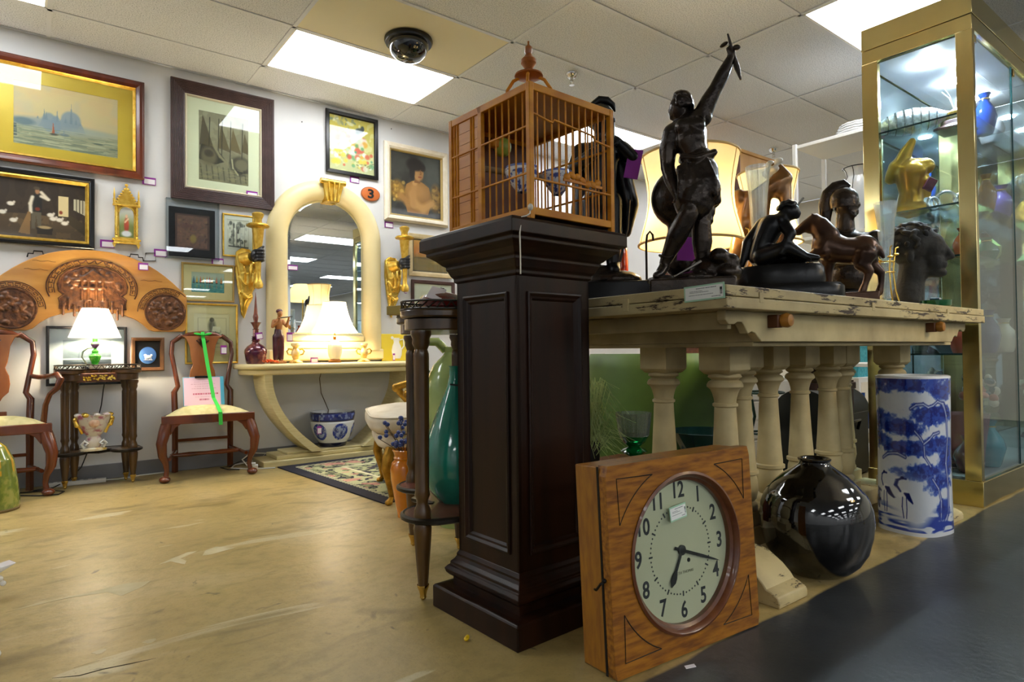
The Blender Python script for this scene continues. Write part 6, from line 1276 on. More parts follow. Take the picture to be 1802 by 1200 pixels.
MB().tube([(-.03, .04, z0 + .15), (.06, .05, z0 + .26)], .004, 6).build('spear_end', mat('grey_metal', '#7d7a74', .35, .7), t)
# --- bronze horse
x, y = 2.60, 1.18
t = thing('bronze_horse', 'brown bronze statuette of a walking horse with lowered head', 'statue', (x, y, TT), face_cam(x, y))
f = MB(); H = lambda u, v, yy=0: ((u - 1487) * .00202, yy, .82 + (623 - v) * .00229 - 1.0)
f.chain([H(1462, 440), H(1490, 452), H(1522, 455)], [.06, .054, .056], 16); f.ell(H(1466, 440), (.055, .052, .066)); f.ell(H(1526, 452), (.058, .05, .06))
f.chain([H(1462, 425), H(1450, 405), H(1440, 396)], [.05, .04, .032], 14); f.chain([H(1440, 394), H(1424, 402), H(1408, 410)], [.03, .025, .016], 12); f.ell(H(1410, 412), (.018, .016, .014)); f.ell(H(1432, 408), (.022, .02, .02))
for s in (-1, 1): f.chain([H(1440, 390, s * .016), H(1436, 382, s * .02)], [.009, .004], 7)
for k in range(8): f.ell(H(1443 + 3 * k, 388 + 4.6 * k, .004), (.012, .01, .02), 8, 5)
f.chain([H(1456, 452, -.03), H(1442, 455, -.034), H(1428, 462, -.034)], [.034, .022, .016], 10); f.chain([H(1428, 462, -.034), H(1432, 474, -.034), H(1440, 480, -.034)], [.015, .012, .013], 8)
f.chain([H(1464, 460, .03), H(1462, 485, .034), H(1464, 508, .034)], [.034, .02, .013], 10); f.chain([H(1464, 508, .034), H(1462, 520, .034), H(1458, 527, .034)], [.013, .012, .016], 8)
f.chain([H(1528, 462, -.03), H(1522, 478, -.036), H(1535, 492, -.036)], [.044, .03, .018], 12); f.chain([H(1535, 492, -.036), H(1528, 512, -.036), H(1522, 527, -.036)], [.017, .013, .016], 8)
f.chain([H(1534, 460, .03), H(1540, 478, .034), H(1556, 492, .034)], [.042, .026, .016], 12); f.chain([H(1556, 492, .034), H(1556, 512, .034), H(1552, 527, .034)], [.015, .012, .016], 8)
f.chain([H(1540, 440), H(1552, 452), H(1560, 468)], [.014, .015, .008], 8)
sculpt(f, 'body', M_bronze_b, t, vox=.0052, smooth=3)
MB().cbox((.02, 0, .02), (.22, .12, .04)).build('base', M_bronze_b, t, bevel=.006)
# --- helmeted warrior bust
x, y = 3.065, 1.365
t = thing('helmeted_bust', 'dark bronze bust of a warrior in a crested helmet behind the horse', 'bust', (x, y, TT), face_cam(x, y))
f = MB(); B = lambda u, v, yy=0: ((u - 1490) * .00238, yy, .82 + (625 - v) * .00268 - 1.0)
f.chain([B(1462, 445), B(1528, 452)], [.085, .075], 16); f.ell(B(1490, 455), (.13, .085, .10), 20, 12); f.ell(B(1540, 440, -.02), (.04, .05, .05)); f.chain([B(1488, 425), B(1488, 395)], [.045, .04]); f.ell(B(1490, 372), (.052, .055, .065)); f.ell(B(1500, 376), (.03, .035, .045)); f.chain([B(1508, 366), B(1513, 374)], [.009, .011]); f.ell(B(1503, 386), (.025, .028, .022)); f.ell(B(1490, 500), (.08, .07, .09))
for k in range(10): f.ell(B(1498 + 3 * (k % 3), 388 + 3 * (k // 3), -.03 + .018 * (k % 4)), .013, 7, 5)
sculpt(f, 'bust', M_bronze, t, vox=.0075, smooth=3)
MB().lathe([(.062, .0), (.066, .03), (.062, .06), (.045, .085), (.02, .098), (.002, .1)], c=B(1486, 378), n=26).build('helmet', M_bronze, t)
MB().tube([B(1456, 415), B(1453, 392), B(1455, 368), B(1462, 350), B(1474, 340), B(1486, 337), B(1497, 342)], [.008, .026, .034, .036, .034, .03, .014], 12, flat=.5).build('crest', M_bronze, t)
MB().lathe([(.09, 0), (.09, .02), (.06, .035), (.05, .06), (.055, .09)], n=30).build('socle', M_blackb, t)
# --- portrait head
x, y = 3.315, 1.16
t = thing('clay_portrait_head', 'matte charcoal clay head of a man in profile near the table end', 'bust', (x, y, TT), face_cam(x, y))
f = MB(); B = lambda u, v, yy=0: ((u - 1622) * .0024, yy, .82 + (628 - v) * .00258 - 1.0 - .022)
f.ell(B(1615, 432), (.108, .085, .1), 22, 14); f.ell(B(1645, 440), (.062, .065, .075), 16, 10); f.ell(B(1650, 465), (.045, .052, .055)); f.chain([B(1668, 440), B(1678, 458)], [.014, .016], 10); f.ell(B(1672, 461), (.018, .018, .01)); f.ell(B(1667, 470), (.016, .025, .008)); f.ell(B(1666, 475), (.015, .022, .008)); f.ell(B(1662, 486), (.024, .028, .02)); f.chain([B(1630, 478), B(1658, 486)], [.04, .025]); f.chain([B(1660, 432, -.03), B(1662, 434, .03)], [.016, .016]); f.chain([B(1618, 470), B(1612, 500), B(1606, 530)], [.062, .058, .07], 16)
f.ell(B(1612, 458, -.082), (.018, .012, .03)); f.ell(B(1612, 458, .082), (.018, .012, .03))
for s in (-1, 1): f.ell(B(1664, 447, s * .028), (.01, .013, .008), 8, 5)
sculpt(f, 'head', M_clay, t, vox=.0065, smooth=2)
h = MB(); rg = random.Random(9)
for k in range(120):
    a = rg.random() * 2 * PI; e = -.15 + rg.random() * 1.6; cx = math.cos(a) * math.cos(e)
    if cx > .62 and e < .55: continue
    h.ell(((1615 - 1622) * .0024 + .108 * cx, .088 * math.sin(a) * math.cos(e), .82 + (628 - 433) * .00258 - 1.022 + .1 * math.sin(e)), (.02, .013, .013), 7, 5, (rg.random() * 90, rg.random() * 60, rg.random() * 180))
sculpt(h, 'hair', M_clay, t, vox=.006, smooth=2)
# --- green glass dish with cards
t = thing('green_glass_dish', 'shallow emerald glass dish holding small cards by the table edge', 'dish', (3.25, 1.062, TT))
M_green = mat('emerald_glass', '#0c7a3a', .05, 0, coat=.6, trans=.5)
MB().lathe([(.001, 0), (.05, 0), (.058, .006), (.06, .03), (.055, .03), (.05, .008), (.001, .006)], n=32).build('bowl', M_green, t)
MB().cbox((-.018, 0, .034), (.05, .035, .012), (0, -10, 20)).build('dark_card', mat('navy_card', '#23304a', .5), t, bevel=.001); MB().cbox((.012, .0, .036), (.03, .03, .01), (0, -8, 25)).build('white_card', M_tagwhite, t, bevel=.001)
# --- crystal vases in gold wire mounts
M_crystal = pane_mat('cut_crystal', '#eef4f5', 1.8, .04, .16)
def crystal(x, y, h, r, label):
    t = thing('crystal_vase', label, 'vase', (x, y, TT), 0, 'crystal trumpet vases in gold mounts')
    MB().lathe([(.001, .03), (r * .42, .03), (r * .4, .06, 1), (r * .5, h * .45, 1), (r * .75, h * .8, 1), (r, h, 1), (r * .93, h, 1), (r * .65, h * .78), (r * .4, h * .45), (r * .28, .07), (.001, .065)], n=32, flute=(16, .06)).build('glass', M_crystal, t)
    for k in range(4):
        a = PI / 4 + PI / 2 * k; c, s = math.cos(a), math.sin(a); MB().tube([(r * 1.1 * c, r * 1.1 * s, .003), (r * .75 * c, r * .75 * s, .06), (r * .55 * c, r * .55 * s, .14), (r * .62 * c, r * .62 * s, h * .4), (r * .8 * c, r * .8 * s, h * .55), (r * 1.05 * c, r * 1.05 * s, h * .56)], .0028, 6).build('gold_wire', M_goldb, t)
    for z in (.14, h * .42): MB().tube([(r * .62 * math.cos(a), r * .62 * math.sin(a), z) for a in [2 * PI * q / 20 for q in range(20)]], .0028, 6, closed=True).build('gold_ring', M_goldb, t)
    for k in range(5): a = 1.3 * k; MB().ell((r * .75 * math.cos(a), r * .75 * math.sin(a), h * .38 + .012 * k), (.012, .012, .006), 8, 5).build('gold_flower', M_goldb, t)
crystal(2.90, 1.128, .44, .046, 'crystal trumpet vase in a gold mount between the horse and clay head')
crystal(2.375, 1.405, .57, .05, 'crystal trumpet vase in a gold mount behind the seated black figure')
# --- golden brown bending figure
x, y = 2.63, 1.51
t = thing('bending_figure_statue', 'golden brown glazed sculpture of a bending figure behind the crystal vase', 'statue', (x, y, TT), face_cam(x, y))
f = MB(); B = lambda u, v, yy=0: ((u - 1354) * .00234, yy, .82 + (624 - v) * .00253 - 1.0)
f.chain([B(1370, 305), B(1384, 325), B(1374, 345)], [.03, .036, .036], 14); f.chain([B(1338, 352), B(1374, 330)], [.04, .042], 14); f.chain([B(1342, 355), B(1338, 400), B(1342, 450)], [.045, .04, .045], 14); f.chain([B(1384, 335), B(1386, 375), B(1380, 425), B(1372, 450)], [.03, .025, .022, .018], 12); f.chain([B(1318, 350), B(1308, 385), B(1306, 410)], [.03, .03, .025], 12); f.chain([B(1308, 395), B(1296, 440), B(1284, 490)], [.034, .03, .024], 12); f.chain([B(1345, 450), B(1330, 500), B(1335, 535)], [.06, .05, .05], 14); f.ell(B(1302, 352), (.035, .035, .045)); f.ell(B(1340, 530), (.12, .09, .05))
sculpt(f, 'body', mat('golden_brown_glaze', '#5a3a1c', .22, .35, '#8a6434', 5, coat=.4), t, vox=.007, smooth=3)
h = MB(); rg = random.Random(3)
for k in range(16): h.ell(B(1352 + 26 * rg.random(), 292 + 26 * rg.random(), -.03 + .06 * rg.random()), (.022, .018, .016), 7, 5)
sculpt(h, 'backlit_highlight', mat('highlight_white', '#d9d6cc', .4), t, vox=.007, smooth=2)  # whitish back-lit highlight shaped as pale lumps on the figure
# --- lamps at the back of the table
def drum_lamp(x, y, r0, r1, z0, z1, label, amber=True, lit=1):
    t = thing('shaded_table_lamp', label, 'table lamp', (x, y, TT)); P = []
    for k in range(11):
        q = k / 10; P.append((r0 + (r1 - r0) * q - .035 * math.sin(PI * q) ** 1.2, z0 + (z1 - z0) * q))
    s = MB().lathe(P, n=48, cap=False).build('shade', M_shb, t, ang=60)
    for r, z in (P[0], P[-1]): MB().tube([(r * math.cos(a), r * math.sin(a), z) for a in [2 * PI * q / 48 for q in range(48)]], .006, 6, closed=True).build('trim', mat('beige_trim', '#c9ac74', .7), s)
    for k in range(8): a = 2 * PI * k / 8 + .2; MB().tube([((r + .0005) * math.cos(a), (r + .0005) * math.sin(a), z) for r, z in P], .0022, 5).build('seam', MATS['beige_trim'], s)
    MB().lathe([(.001, 0), (.075, 0), (.08, .015), (.05, .03), (.045, .05), (.06, .09), (.062, .14), (.045, .18), (.02, .2), (.014, .215), (.014, z0 + .02)], n=28).build('body', mat('amber_crackle', '#a8762a', .25, .2, '#d8a850', 45, bump=.4), t)
    MB().tube([(0, 0, z0), (0, 0, z1 + .02)], .004, 6).build('stem', M_brass, t)
    for s_ in (-1, 1): bulb(t, z0 + .1, .2, x=s_ * .05)
drum_lamp(2.385, 1.745, .234, .216, .30, .70, 'large lit lamp with a waisted cream drum shade behind the raised-arm statue')
drum_lamp(3.06, 1.755, .165, .15, .37, .735, 'smaller lit cream drum-shade lamp behind the golden brown figure')
MB().lathe([(.001, 0), (.026, 0), (.035, .06), (.034, .2), (.028, .3), (.022, .34), (.024, .36), (.018, .36)], n=24).build('orange_glass_vase', mat('orange_glass', '#e8431a', .08, 0, coat=.6, trans=.2), None, (2.045, 1.865, TT), label='slim orange-red glass vase glimpsed between cage and lampshade', cat='vase')
MB().cbox((0, 0, .05), (.1, .06, .1)).build('wooden_box', mat('red_brown_wood', '#4a2012', .4), None, (2.13, 1.85, TT), -50, bevel=.003, label='small reddish brown wooden box behind the knight statue base', cat='box')
t = thing('iron_hook_stand', 'thin black iron crook stand left of the big lampshade', 'hook stand', (2.105, 1.77, TT), face_cam(2.1, 1.77))
MB().lathe([(.03, 0), (.03, .006), (.006, .012)], n=16).build('foot', M_darkiron, t); MB().tube([(0, 0, .005), (0, 0, .28), (.004, 0, .315), (.016, 0, .33), (.028, 0, .315), (.03, 0, .29)], .005, 8).build('crook', M_darkiron, t)
MB().tube([(-.1, 0, 0.01), (-.1, 0, .1), (-.06, 0, .2), (0, 0, .16), (.02, 0, .22), (-.03, 0, .26), (-.06, 0, .22)], .008, 8).build('iron_scroll', M_darkiron, None, (3.3, 1.72, TT + .24), face_cam(3.3, 1.72), label='black wrought iron scroll behind the helmeted bust', cat='scroll').location.z = TT + .0
# ================================================================== things under and behind the table
M_lime = mat('lime_satin', '#3a521a', .55, 0, '#4a6a24', 3)
t = thing('lime_tub_chair', 'rounded lime green satin tub chair behind the baluster table', 'tub chair', (2.97, 2.38, 0), 128.5)
sh = []
for k in range(25):
    a = PI * (-.1 + 1.2 * k / 24); c, s = math.cos(a), math.sin(a); sh.append([((.40 + d * .0) * c + d * c, (.34 + d) * s, z) for d, z in ((.07, .05), (.075, .35), (.06, .72), (.03, .8), (-.03, .8), (-.06, .72), (-.06, .3), (-.05, .05))])
MB().loft(sh).build('back_shell', M_lime, t, ang=70)
MB().lathe([(.36, .1), (.38, .16), (.38, .36), (.33, .42), (.001, .43)], n=36, sy=.9).build('seat', M_lime, t)
for k in range(4): MB().lathe([(.018, 0), (.025, .1)], c=(.26 * math.cos(PI / 4 + k * PI / 2), .22 * math.sin(PI / 4 + k * PI / 2), 0), n=10).build('leg', M_mahog, t)
t = thing('feather_grass_bunch', 'pale green dried feather grass spilling out beside the pedestal', 'dried grass', (1.99, 2.03, .3)); rg = random.Random(12); b = MB()
for k in range(260):
    a = rg.random() * 2 * PI; q = .05 + .17 * rg.random(); z = .1 + .3 * rg.random(); b.tube([(0, 0, 0), (q * .5 * math.cos(a), q * .5 * math.sin(a), z), (q * math.cos(a), q * math.sin(a), z * (.9 - .5 * rg.random()))], [.0022, .002, .0008], 3, cap=False)
b.build('plumes', mat('dry_grass', '#a9b878', .9), t)['kind'] = 'stuff'
MB().lathe([(.05, 0), (.055, .01), (.06, .1), (.05, .12)], n=20).build('holder', M_darkiron, t)
t = thing('low_chest', 'low dark red-brown chest under the back of the baluster table', 'chest', (2.12, 2.0, 0), 0)
t.location = (2.14, 1.97, 0)
MB().box(-.22, .22, -.09, .2, .02, .3).build('body', M_mahog, t, bevel=.004); MB().box(-.2, .2, -.096, -.09, .05, .15).build('drawer', M_mahog, t, bevel=.003); MB().box(-.2, .2, -.096, -.09, .17, .28).build('drawer', M_mahog, t, bevel=.003)
for z in (.1, .225): MB().ell((0, -.104, z), .011, 10, 7).build('knob', M_brass, t)
t = thing('emerald_compote', 'emerald glass compote with a fluted clear bowl under the baluster table', 'compote', (2.19, 1.93, .3))
MB().lathe([(.001, 0), (.06, 0), (.055, .01), (.02, .02), (.018, .035), (.05, .05), (.062, .06), (.05, .07), (.025, .08), (.05, .1), (.068, .13)], n=36).build('foot', M_green, t)
MB().lathe([(.068, .13, 1), (.074, .17, 1), (.082, .235, 1), (.079, .235, 1), (.07, .17), (.06, .132)], n=48, flute=(24, .04), cap=False).build('bowl', mat('clear_fluted_glass', '#dfe8e0', .05, trans=.85), t)
t = thing('teal_glass_bowl', 'wide dark teal glass bowl on the floor box behind the balusters', 'bowl', (2.62, 1.86, .27))
MB().lathe([(.001, 0), (.08, 0), (.13, .06), (.17, .15), (.165, .152), (.12, .06), (.001, .012)], n=40).build('body', mat('teal_glass', '#1a4a4a', .06, 0, coat=.6, trans=.4), t)
MB().box(-.16, .16, -.13, .13, 0, .27).build('storage_box', mat('dark_green_box', '#1c2420', .6), None, (2.62, 1.86, 0), bevel=.004, label='dark green storage box under the teal glass bowl', cat='box')
t = thing('storage_chest', 'dark grey leather trunk seen between the far balusters', 'chest', (4.1, 2.0, 0), 4)
MB().box(-.3, .3, -.18, .18, 0, .42).build('body', mat('charcoal_leather', '#1e2021', .5), t, bevel=.02); MB().lathe([(.18, -.3), (.18, .3)], c=(0, 0, .42), n=24, M=rotm((0, 90, 0)), sx=.8).build('domed_lid', MATS['charcoal_leather'], t)
MB().tube([(-.08, -.185, .3), (-.08, -.2, .36), (.08, -.2, .36), (.08, -.185, .3)], .009, 8).build('handle', M_black, t)
t = thing('white_drawer_unit', 'small white slatted drawer unit standing behind the table', 'drawer unit', (4.35, 2.72, 0), 0)
MB().box(-.35, .35, -.2, .2, 0, .6).build('body', M_white, t, bevel=.004)
for k in range(4): d_ = MB().box(-.33, .33, -.212, -.2, .03 + .14 * k, .155 + .14 * k).build('drawer', M_white, t, bevel=.003); MB().box(-.05, .05, -.222, -.212, .09 + .14 * k, .1 + .14 * k).build('handle', M_chrome, d_)
t = thing('turquoise_box', 'turquoise speckled box on top of a white stand far behind the table', 'box', (5.75, 2.55, .57)); MB().box(-.2, .2, -.15, .15, 0, .28).build('carton', mat('turquoise_speckle', '#2b8f9e', .6, 0, '#4fb3bd', 50), t, bevel=.004); MB().box(-.205, .205, -.155, .155, .25, .29).build('lid', MATS['turquoise_speckle'], t, bevel=.004)
t = thing('white_stand', 'white open stand far behind the table carrying a turquoise box', 'stand', (5.75, 2.55, 0)); MB().box(-.3, .3, -.2, .2, .53, .57).build('top', M_white, t, bevel=.003)
MB().box(-.3, .3, -.2, .2, .1, .13).build('shelf', M_white, t, bevel=.003)
for sx in (-1, 1):
    for sy in (-1, 1): MB().box(sx * .28 - .02, sx * .28 + .02, sy * .18 - .02, sy * .18 + .02, 0, .53).build('post', M_white, t, bevel=.002)
MB().lathe([(.001, 0), (.05, 0), (.06, .1), (.045, .17), (.018, .22), (.018, .3), (.024, .305)], n=24).build('blue_bottle', mat('cobalt_glass', '#1a4fa8', .08, 0, coat=.5, trans=.3), None, (5.68, 2.42, .13), label='cobalt blue glass bottle on the lower shelf of the white stand', cat='bottle')
t = thing('green_wire_stand', 'dark green wire plant stand between the balusters', 'plant stand', (3.6, 2.12, 0))
for k in range(3): a = 2.1 * k; MB().tube([(.14 * math.cos(a), .14 * math.sin(a), 0), (.05 * math.cos(a), .05 * math.sin(a), .4), (.1 * math.cos(a), .1 * math.sin(a), .72)], .009, 6).build('leg', mat('green_iron', '#16332c', .5), t)
for z, r in ((.3, .085), (.55, .12), (.72, .13)): MB().tube([(r * math.cos(a), r * math.sin(a), z) for a in [2 * PI * q / 24 for q in range(24)]], .007, 6, closed=True).build('hoop', MATS['green_iron'], t)
t = thing('wicker_basket', 'dark brown wicker basket behind the table beside the brass cabinet', 'basket', (3.70, 1.78, .62)); 
for k in range(11): MB().tube([((.15 + .004 * k) * math.cos(a), (.09 + .004 * k) * math.sin(a), .012 + .017 * k) for a in [2 * PI * q / 28 for q in range(28)]], .0085, 6, closed=True).build('wicker_coil', mat('dark_wicker', '#3a2c1e', .8, 0, '#57432c', 60), t)
MB().box(-.15, .15, -.09, .09, 0, .01).build('bottom', MATS['dark_wicker'], t)
t = thing('side_stool', 'plain dark stool under the wicker basket', 'stool', (3.70, 1.78, 0)); MB().box(-.16, .16, -.1, .1, .58, .62).build('seat', M_walnut, t, bevel=.004)
for sx in (-1, 1):
    for sy in (-1, 1): MB().box(sx * .13 - .016, sx * .13 + .016, sy * .075 - .016, sy * .075 + .016, 0, .58).build('leg', M_walnut, t, bevel=.002)
# ================================================================== brass display cabinet
VX0, VX1, VY0, VY1, VZ = 3.835, 5.25, 1.065, 1.605, 2.665
t = thing('brass_display_cabinet', 'tall brass framed glass display cabinet with lit glass shelves', 'display cabinet', ((VX0 + VX1) / 2, (VY0 + VY1) / 2, 0)); cx, cy = (VX0 + VX1) / 2, (VY0 + VY1) / 2
M_brush = mat('brushed_brass', '#d2be80', .15, 1, '#e6d9a0', 2.2, lo=.3, hi=.75)
def vb(x0, x1, y0, y1, z0, z1, nm, m=M_brush, bv=.002, par=None): return MB().box(x0 - cx, x1 - cx, y0 - cy, y1 - cy, z0, z1).build(nm, m, par or t, bevel=bv)
vb(VX0 - .006, VX1 + .006, VY0 - .006, VY1 + .006, .0, .13, 'plinth'); vb(VX0, VX1, VY0, VY1, 2.54, VZ, 'cornice'); vb(VX0 + .002, VX1 - .002, VY0 + .002, VY1 - .002, 2.46, 2.537, 'top_rail')
for x0, x1 in ((VX0, VX0 + .035), (VX1 - .035, VX1)):
    vb(x0, x1, VY0, VY0 + .075, .13, 2.46, 'post'); vb(x0, x1, VY1 - .085, VY1, .13, 2.46, 'post')
M_vg = pane_mat('cabinet_glass', '#f0f9fd', 1.5)
vb(VX0 + .012, VX0 + .017, VY0 + .075, VY1 - .085, .13, 2.46, 'pane', M_vg, 0); vb(VX1 - .017, VX1 - .012, VY0 + .075, VY1 - .085, .13, 2.46, 'pane', M_vg, 0)
for k in range(2):
    a = VX0 + .04 + k * .668; d = vb(a, a + .66, VY0 + .01, VY0 + .016, .135, 2.455, 'glass_door', M_vg, 0); d['label'] = 'frameless glass door'
    vb(a + .004, a + .03, VY0 + .002, VY0 + .02, 2.4, 2.44, 'hinge', M_brass, .001, None)
vb(VX0 + .66 + .036, VX0 + .66 + .046, VY0 + .008, VY0 + .018, .14, 2.45, 'door_edge', mat('green_glass_edge', '#1f4a4c', .1, trans=.3), 0)
vb(VX0 + .03, VX1 - .03, VY1 - .012, VY1 - .004, .13, 2.46, 'mirror_back', mat('cabinet_mirror', '#c9d6d6', .02, 1), 0)
M_shelf = pane_mat('shelf_glass', '#f2fafa', 1.4); M_edge = MATS['green_glass_edge']
SH_ = [.78, 1.30, 1.575, 2.045]
for z in SH_:
    s = vb(VX0 + .02, VX1 - .02, VY0 + .03, VY1 - .02, z - .004, z + .004, 'glass_shelf', M_shelf, 0)
    MB().box(VX0 + .019 - cx, VX0 + .021 - cx, VY0 + .03 - cy, VY1 - .02 - cy, z - .0045, z + .0045).build('shelf_edge', M_edge, s, smooth=False)
vb(VX0 + .03, VX1 - .03, VY0 + .03, VY1 - .02, .13, .14, 'floor_panel', mat('grey_cabinet_floor', '#8d8d88', .6), 0)
for k in range(3):
    x_ = VX0 + .25 + .42 * k; MB().lathe([(.045, 2.454), (.045, 2.448), (.03, 2.446), (.001, 2.446)], c=(x_ - cx, 0, 0), n=24).build('downlight', mat('halogen_spot', '#ffffff', .5, emit=600, ecol='#f4faff'), t)
vb(VX0 + .035, VX1 - .035, VY0 + .03, VY1 - .02, 2.455, 2.459, 'canopy_reflector', mat('white_reflector', '#eef3f8', .5), 0)  # white sheet added under the top to brighten the dim interior
vb(VX1 - .03, VX1 - .024, VY0 + .08, VY1 - .09, .14, 2.45, 'end_reflector', MATS['cabinet_mirror'], 0)  # mirror added at the far end to brighten the interior
# --- its contents
def V(name, label, cat, x, y, z, rz=0, group=None): return thing(name, label, cat, (x, y, z + .0045), rz, group)
t = V('gold_torso', 'gilded classical torso on a glass shelf of the brass cabinet', 'bust', 4.06, 1.44, 1.575, face_cam(4.06, 1.44))
f = MB(); f.chain([(-.01, 0, .06), (0, 0, .14), (.0, 0, .25)], [.07, .062, .085], 14); f.chain([(-.06, 0, .3), (.07, 0, .28)], [.05, .05]); f.chain([(-.05, 0, .31), (-.02, -.01, .38), (.01, -.02, .43)], [.045, .035, .022]); f.ell((0, 0, .04), (.1, .08, .045)); f.ell((.03, -.05, .25), (.05, .03, .04)); f.chain([(.06, 0, .2), (.08, .01, .12)], [.04, .02]); f.chain([(-.07, .0, .3), (-.1, .02, .24)], [.045, .035])
sculpt(f, 'body', mat('gold_sculpture', '#b8842a', .28, .7, '#d8aa48', 6), t, vox=.008, smooth=3)
MB().cbox((.09, -.06, .16), (.05, .02, .07), (0, 30, 20)).build('plum_card', mat('plum_card', '#5a1230', .6), t, bevel=.002)
t = V('silver_fish_basket', 'silver scaled fish-shaped basket on the top cabinet shelf', 'basket', 4.08, 1.42, 2.045, -60)
rr = [(-.19, .02), (-.15, .045), (-.08, .07), (0, .075), (.08, .06), (.14, .03), (.17, .02), (.22, .05)]
MB().loft([[(x, r * math.cos(2 * PI * j / 20) * .9, .075 + .12 * (x + .19) * .5 + r * math.sin(2 * PI * j / 20)) for j in range(20)] for x, r in rr]).build('body', mat('silver_scales', '#aebcc0', .3, .8, '#dfe8ea', 60, bump=.5), t)
for k in range(7): x_ = -.14 + .04 * k; r = np.interp(x_, [a for a, _ in rr], [b for _, b in rr]) + .003; MB().tube([(x_, r * math.cos(2 * PI * j / 20) * .9, .075 + .12 * (x_ + .19) * .5 + r * math.sin(2 * PI * j / 20)) for j in range(20)], .0035, 5, closed=True).build('scale_band', M_chrome, t)
MB().cbox((-.2, 0, .02), (.09, .06, .004), (0, 12, 0)).build('pink_card', mat('pink_card', '#e0a8bc', .6), t, smooth=False)
t = V('wooden_mount', 'dark red wooden stand with a brass cap on the top cabinet shelf', 'stand', 4.18, 1.25, 2.045)
sqloft([(.085, 0), (.085, .015), (.06, .03), (.05, .06)]).build('base', mat('deep_red_wood', '#4a121c', .35, coat=.3), t, bevel=.003); MB().lathe([(.05, .06), (.05, .1), (.04, .11), (.001, .11)], n=20).build('brass_cap', M_brass, t)
for k in range(5): MB().tube([(.0, 0, .11), (.03 * math.cos(k * 1.3), .03 * math.sin(k * 1.3), .2), (.07 * math.cos(k * 1.3), .07 * math.sin(k * 1.3), .25)], .003, 5).build('glass_reed', M_crystal, t)
for k, (x_, y_, r) in enumerate(((4.06, 1.27, .05), (4.1, 1.2, .042), (4.0, 1.31, .034))):
    t = V('napkin_ring', 'silver ring standing on the middle cabinet shelf, ' + ('largest of three', 'medium of three', 'smallest of three')[k], 'ring', x_, y_, 1.575, -70 + 20 * k, 'silver rings in the cabinet')
    MB().tube([(r * math.cos(2 * PI * q / 28), 0, r + .008 + r * math.sin(2 * PI * q / 28)) for q in range(28)], .009, 10, closed=True).build('band', M_chrome, t); MB().box(-.014, .014, -.012, .012, 0, .006).build('foot', M_chrome, t, bevel=.002)
rg = random.Random(8)
for k in range(12):
    x_ = 4.2 + .085 * k; t = V('crystal_goblet', 'cut crystal goblet inside the cabinet, %s of the sparkling row' % ORD[k], 'goblet', x_, 1.47 - .02 * (k % 2), 1.575, 0, 'row of crystal goblets in the cabinet')
    MB().lathe([(.026, 0), (.026, .003), (.004, .008), (.004, .06), (.02, .075), (.03, .1), (.032, .14), (.029, .14), (.018, .08), (.001, .074)], n=16).build('glass', M_crystal, t)
def plate_set(x, y, z, r, m, label, cat='bowl', nm='bowl', h=.06): t = V(nm, label, cat, x, y, z); MB().lathe([(.001, 0), (r * .45, 0), (r * .5, .008), (r * .9, h * .7), (r, h), (r * .96, h), (r * .8, h * .6), (.001, .012)], n=32).build('body', m, t); MB().lathe([(r * .46, -.0), (r * .46, .004), (r * .4, .004)], n=24).build('foot_ring', m, t); return t
plate_set(4.2, 1.3, .78, .12, mat('blue_porcelain', '#7f97b0', .15, coat=.5), 'pale blue porcelain bowl on the lower cabinet shelf')
plate_set(4.5, 1.28, 1.30, .13, MATS['white_china'], 'white china bowl on the third cabinet shelf, by the door edge'); plate_set(4.15, 1.33, 1.30, .1, mat('green_china', '#5f7a5a', .2, coat=.4), 'sage green china bowl on the third cabinet shelf')
t = V('pink_glass_bucket', 'tall clear pink glass vase on the cabinet floor', 'vase', 4.16, 1.24, .14)
MB().lathe([(.001, 0), (.09, 0), (.095, .02), (.1, .1), (.125, .3), (.12, .3), (.094, .1), (.001, .02)], n=36).build('body', mat('pink_glass', '#d88a96', .05, trans=.75), t)
for k in range(9): MB().ell((.06 * math.cos(k * .7), .06 * math.sin(k * .7), .03), (.022, .012, .008), 8, 5, (0, 20, 40 * k)).build('shell', MATS['white_china'], t)
t = V('terracotta_cone', 'inverted terracotta cone vase on the lower cabinet shelf', 'vase', 4.42, 1.3, .78); MB().lathe([(.02, 0), (.03, .01), (.1, .2), (.09, .2), (.001, .02)], n=28).build('body', mat('pale_terracotta', '#a98a78', .6), t); MB().lathe([(.035, 0), (.035, .008), (.02, .012)], n=20).build('foot', M_walnut, t)
t = V('green_urn', 'celadon urn with a black bird finial on the third cabinet shelf', 'urn', 4.72, 1.27, 1.30); MB().lathe([(.001, 0), (.05, 0), (.04, .02), (.08, .08), (.085, .13), (.05, .17), (.04, .18)], n=28).build('body', M_celadon, t); MB().ell((0, 0, .2), (.05, .025, .022), 12, 8, (0, 20, 0)).build('bird_finial', M_blackb, t)
t = V('dark_teapot', 'dark brown teapot on the second cabinet shelf', 'teapot', 4.45, 1.25, 1.575); MB().lathe([(.001, 0), (.05, 0), (.08, .04), (.075, .09), (.03, .12), (.012, .13), (.012, .14), (.001, .145)], n=28).build('body', mat('brown_glaze', '#2e1d16', .15, coat=.5), t); MB().tube([(.075, 0, .05), (.12, 0, .08), (.135, 0, .11)], [.014, .01, .008], 8).build('spout', MATS['brown_glaze'], t); MB().tube([(-.07, 0, .09), (-.115, 0, .09), (-.115, 0, .04), (-.075, 0, .035)], .007, 8).build('handle', MATS['brown_glaze'], t)
t = V('rose_figurine_group', 'colourful porcelain flower group in the lower part of the cabinet', 'figurine', 4.55, 1.28, .14); rg = random.Random(5)
MB().lathe([(.001, 0), (.11, 0), (.1, .03), (.05, .06), (.03, .3), (.05, .32)], n=24).build('base', mat('teal_porcelain', '#1f4f58', .2, coat=.5), t)
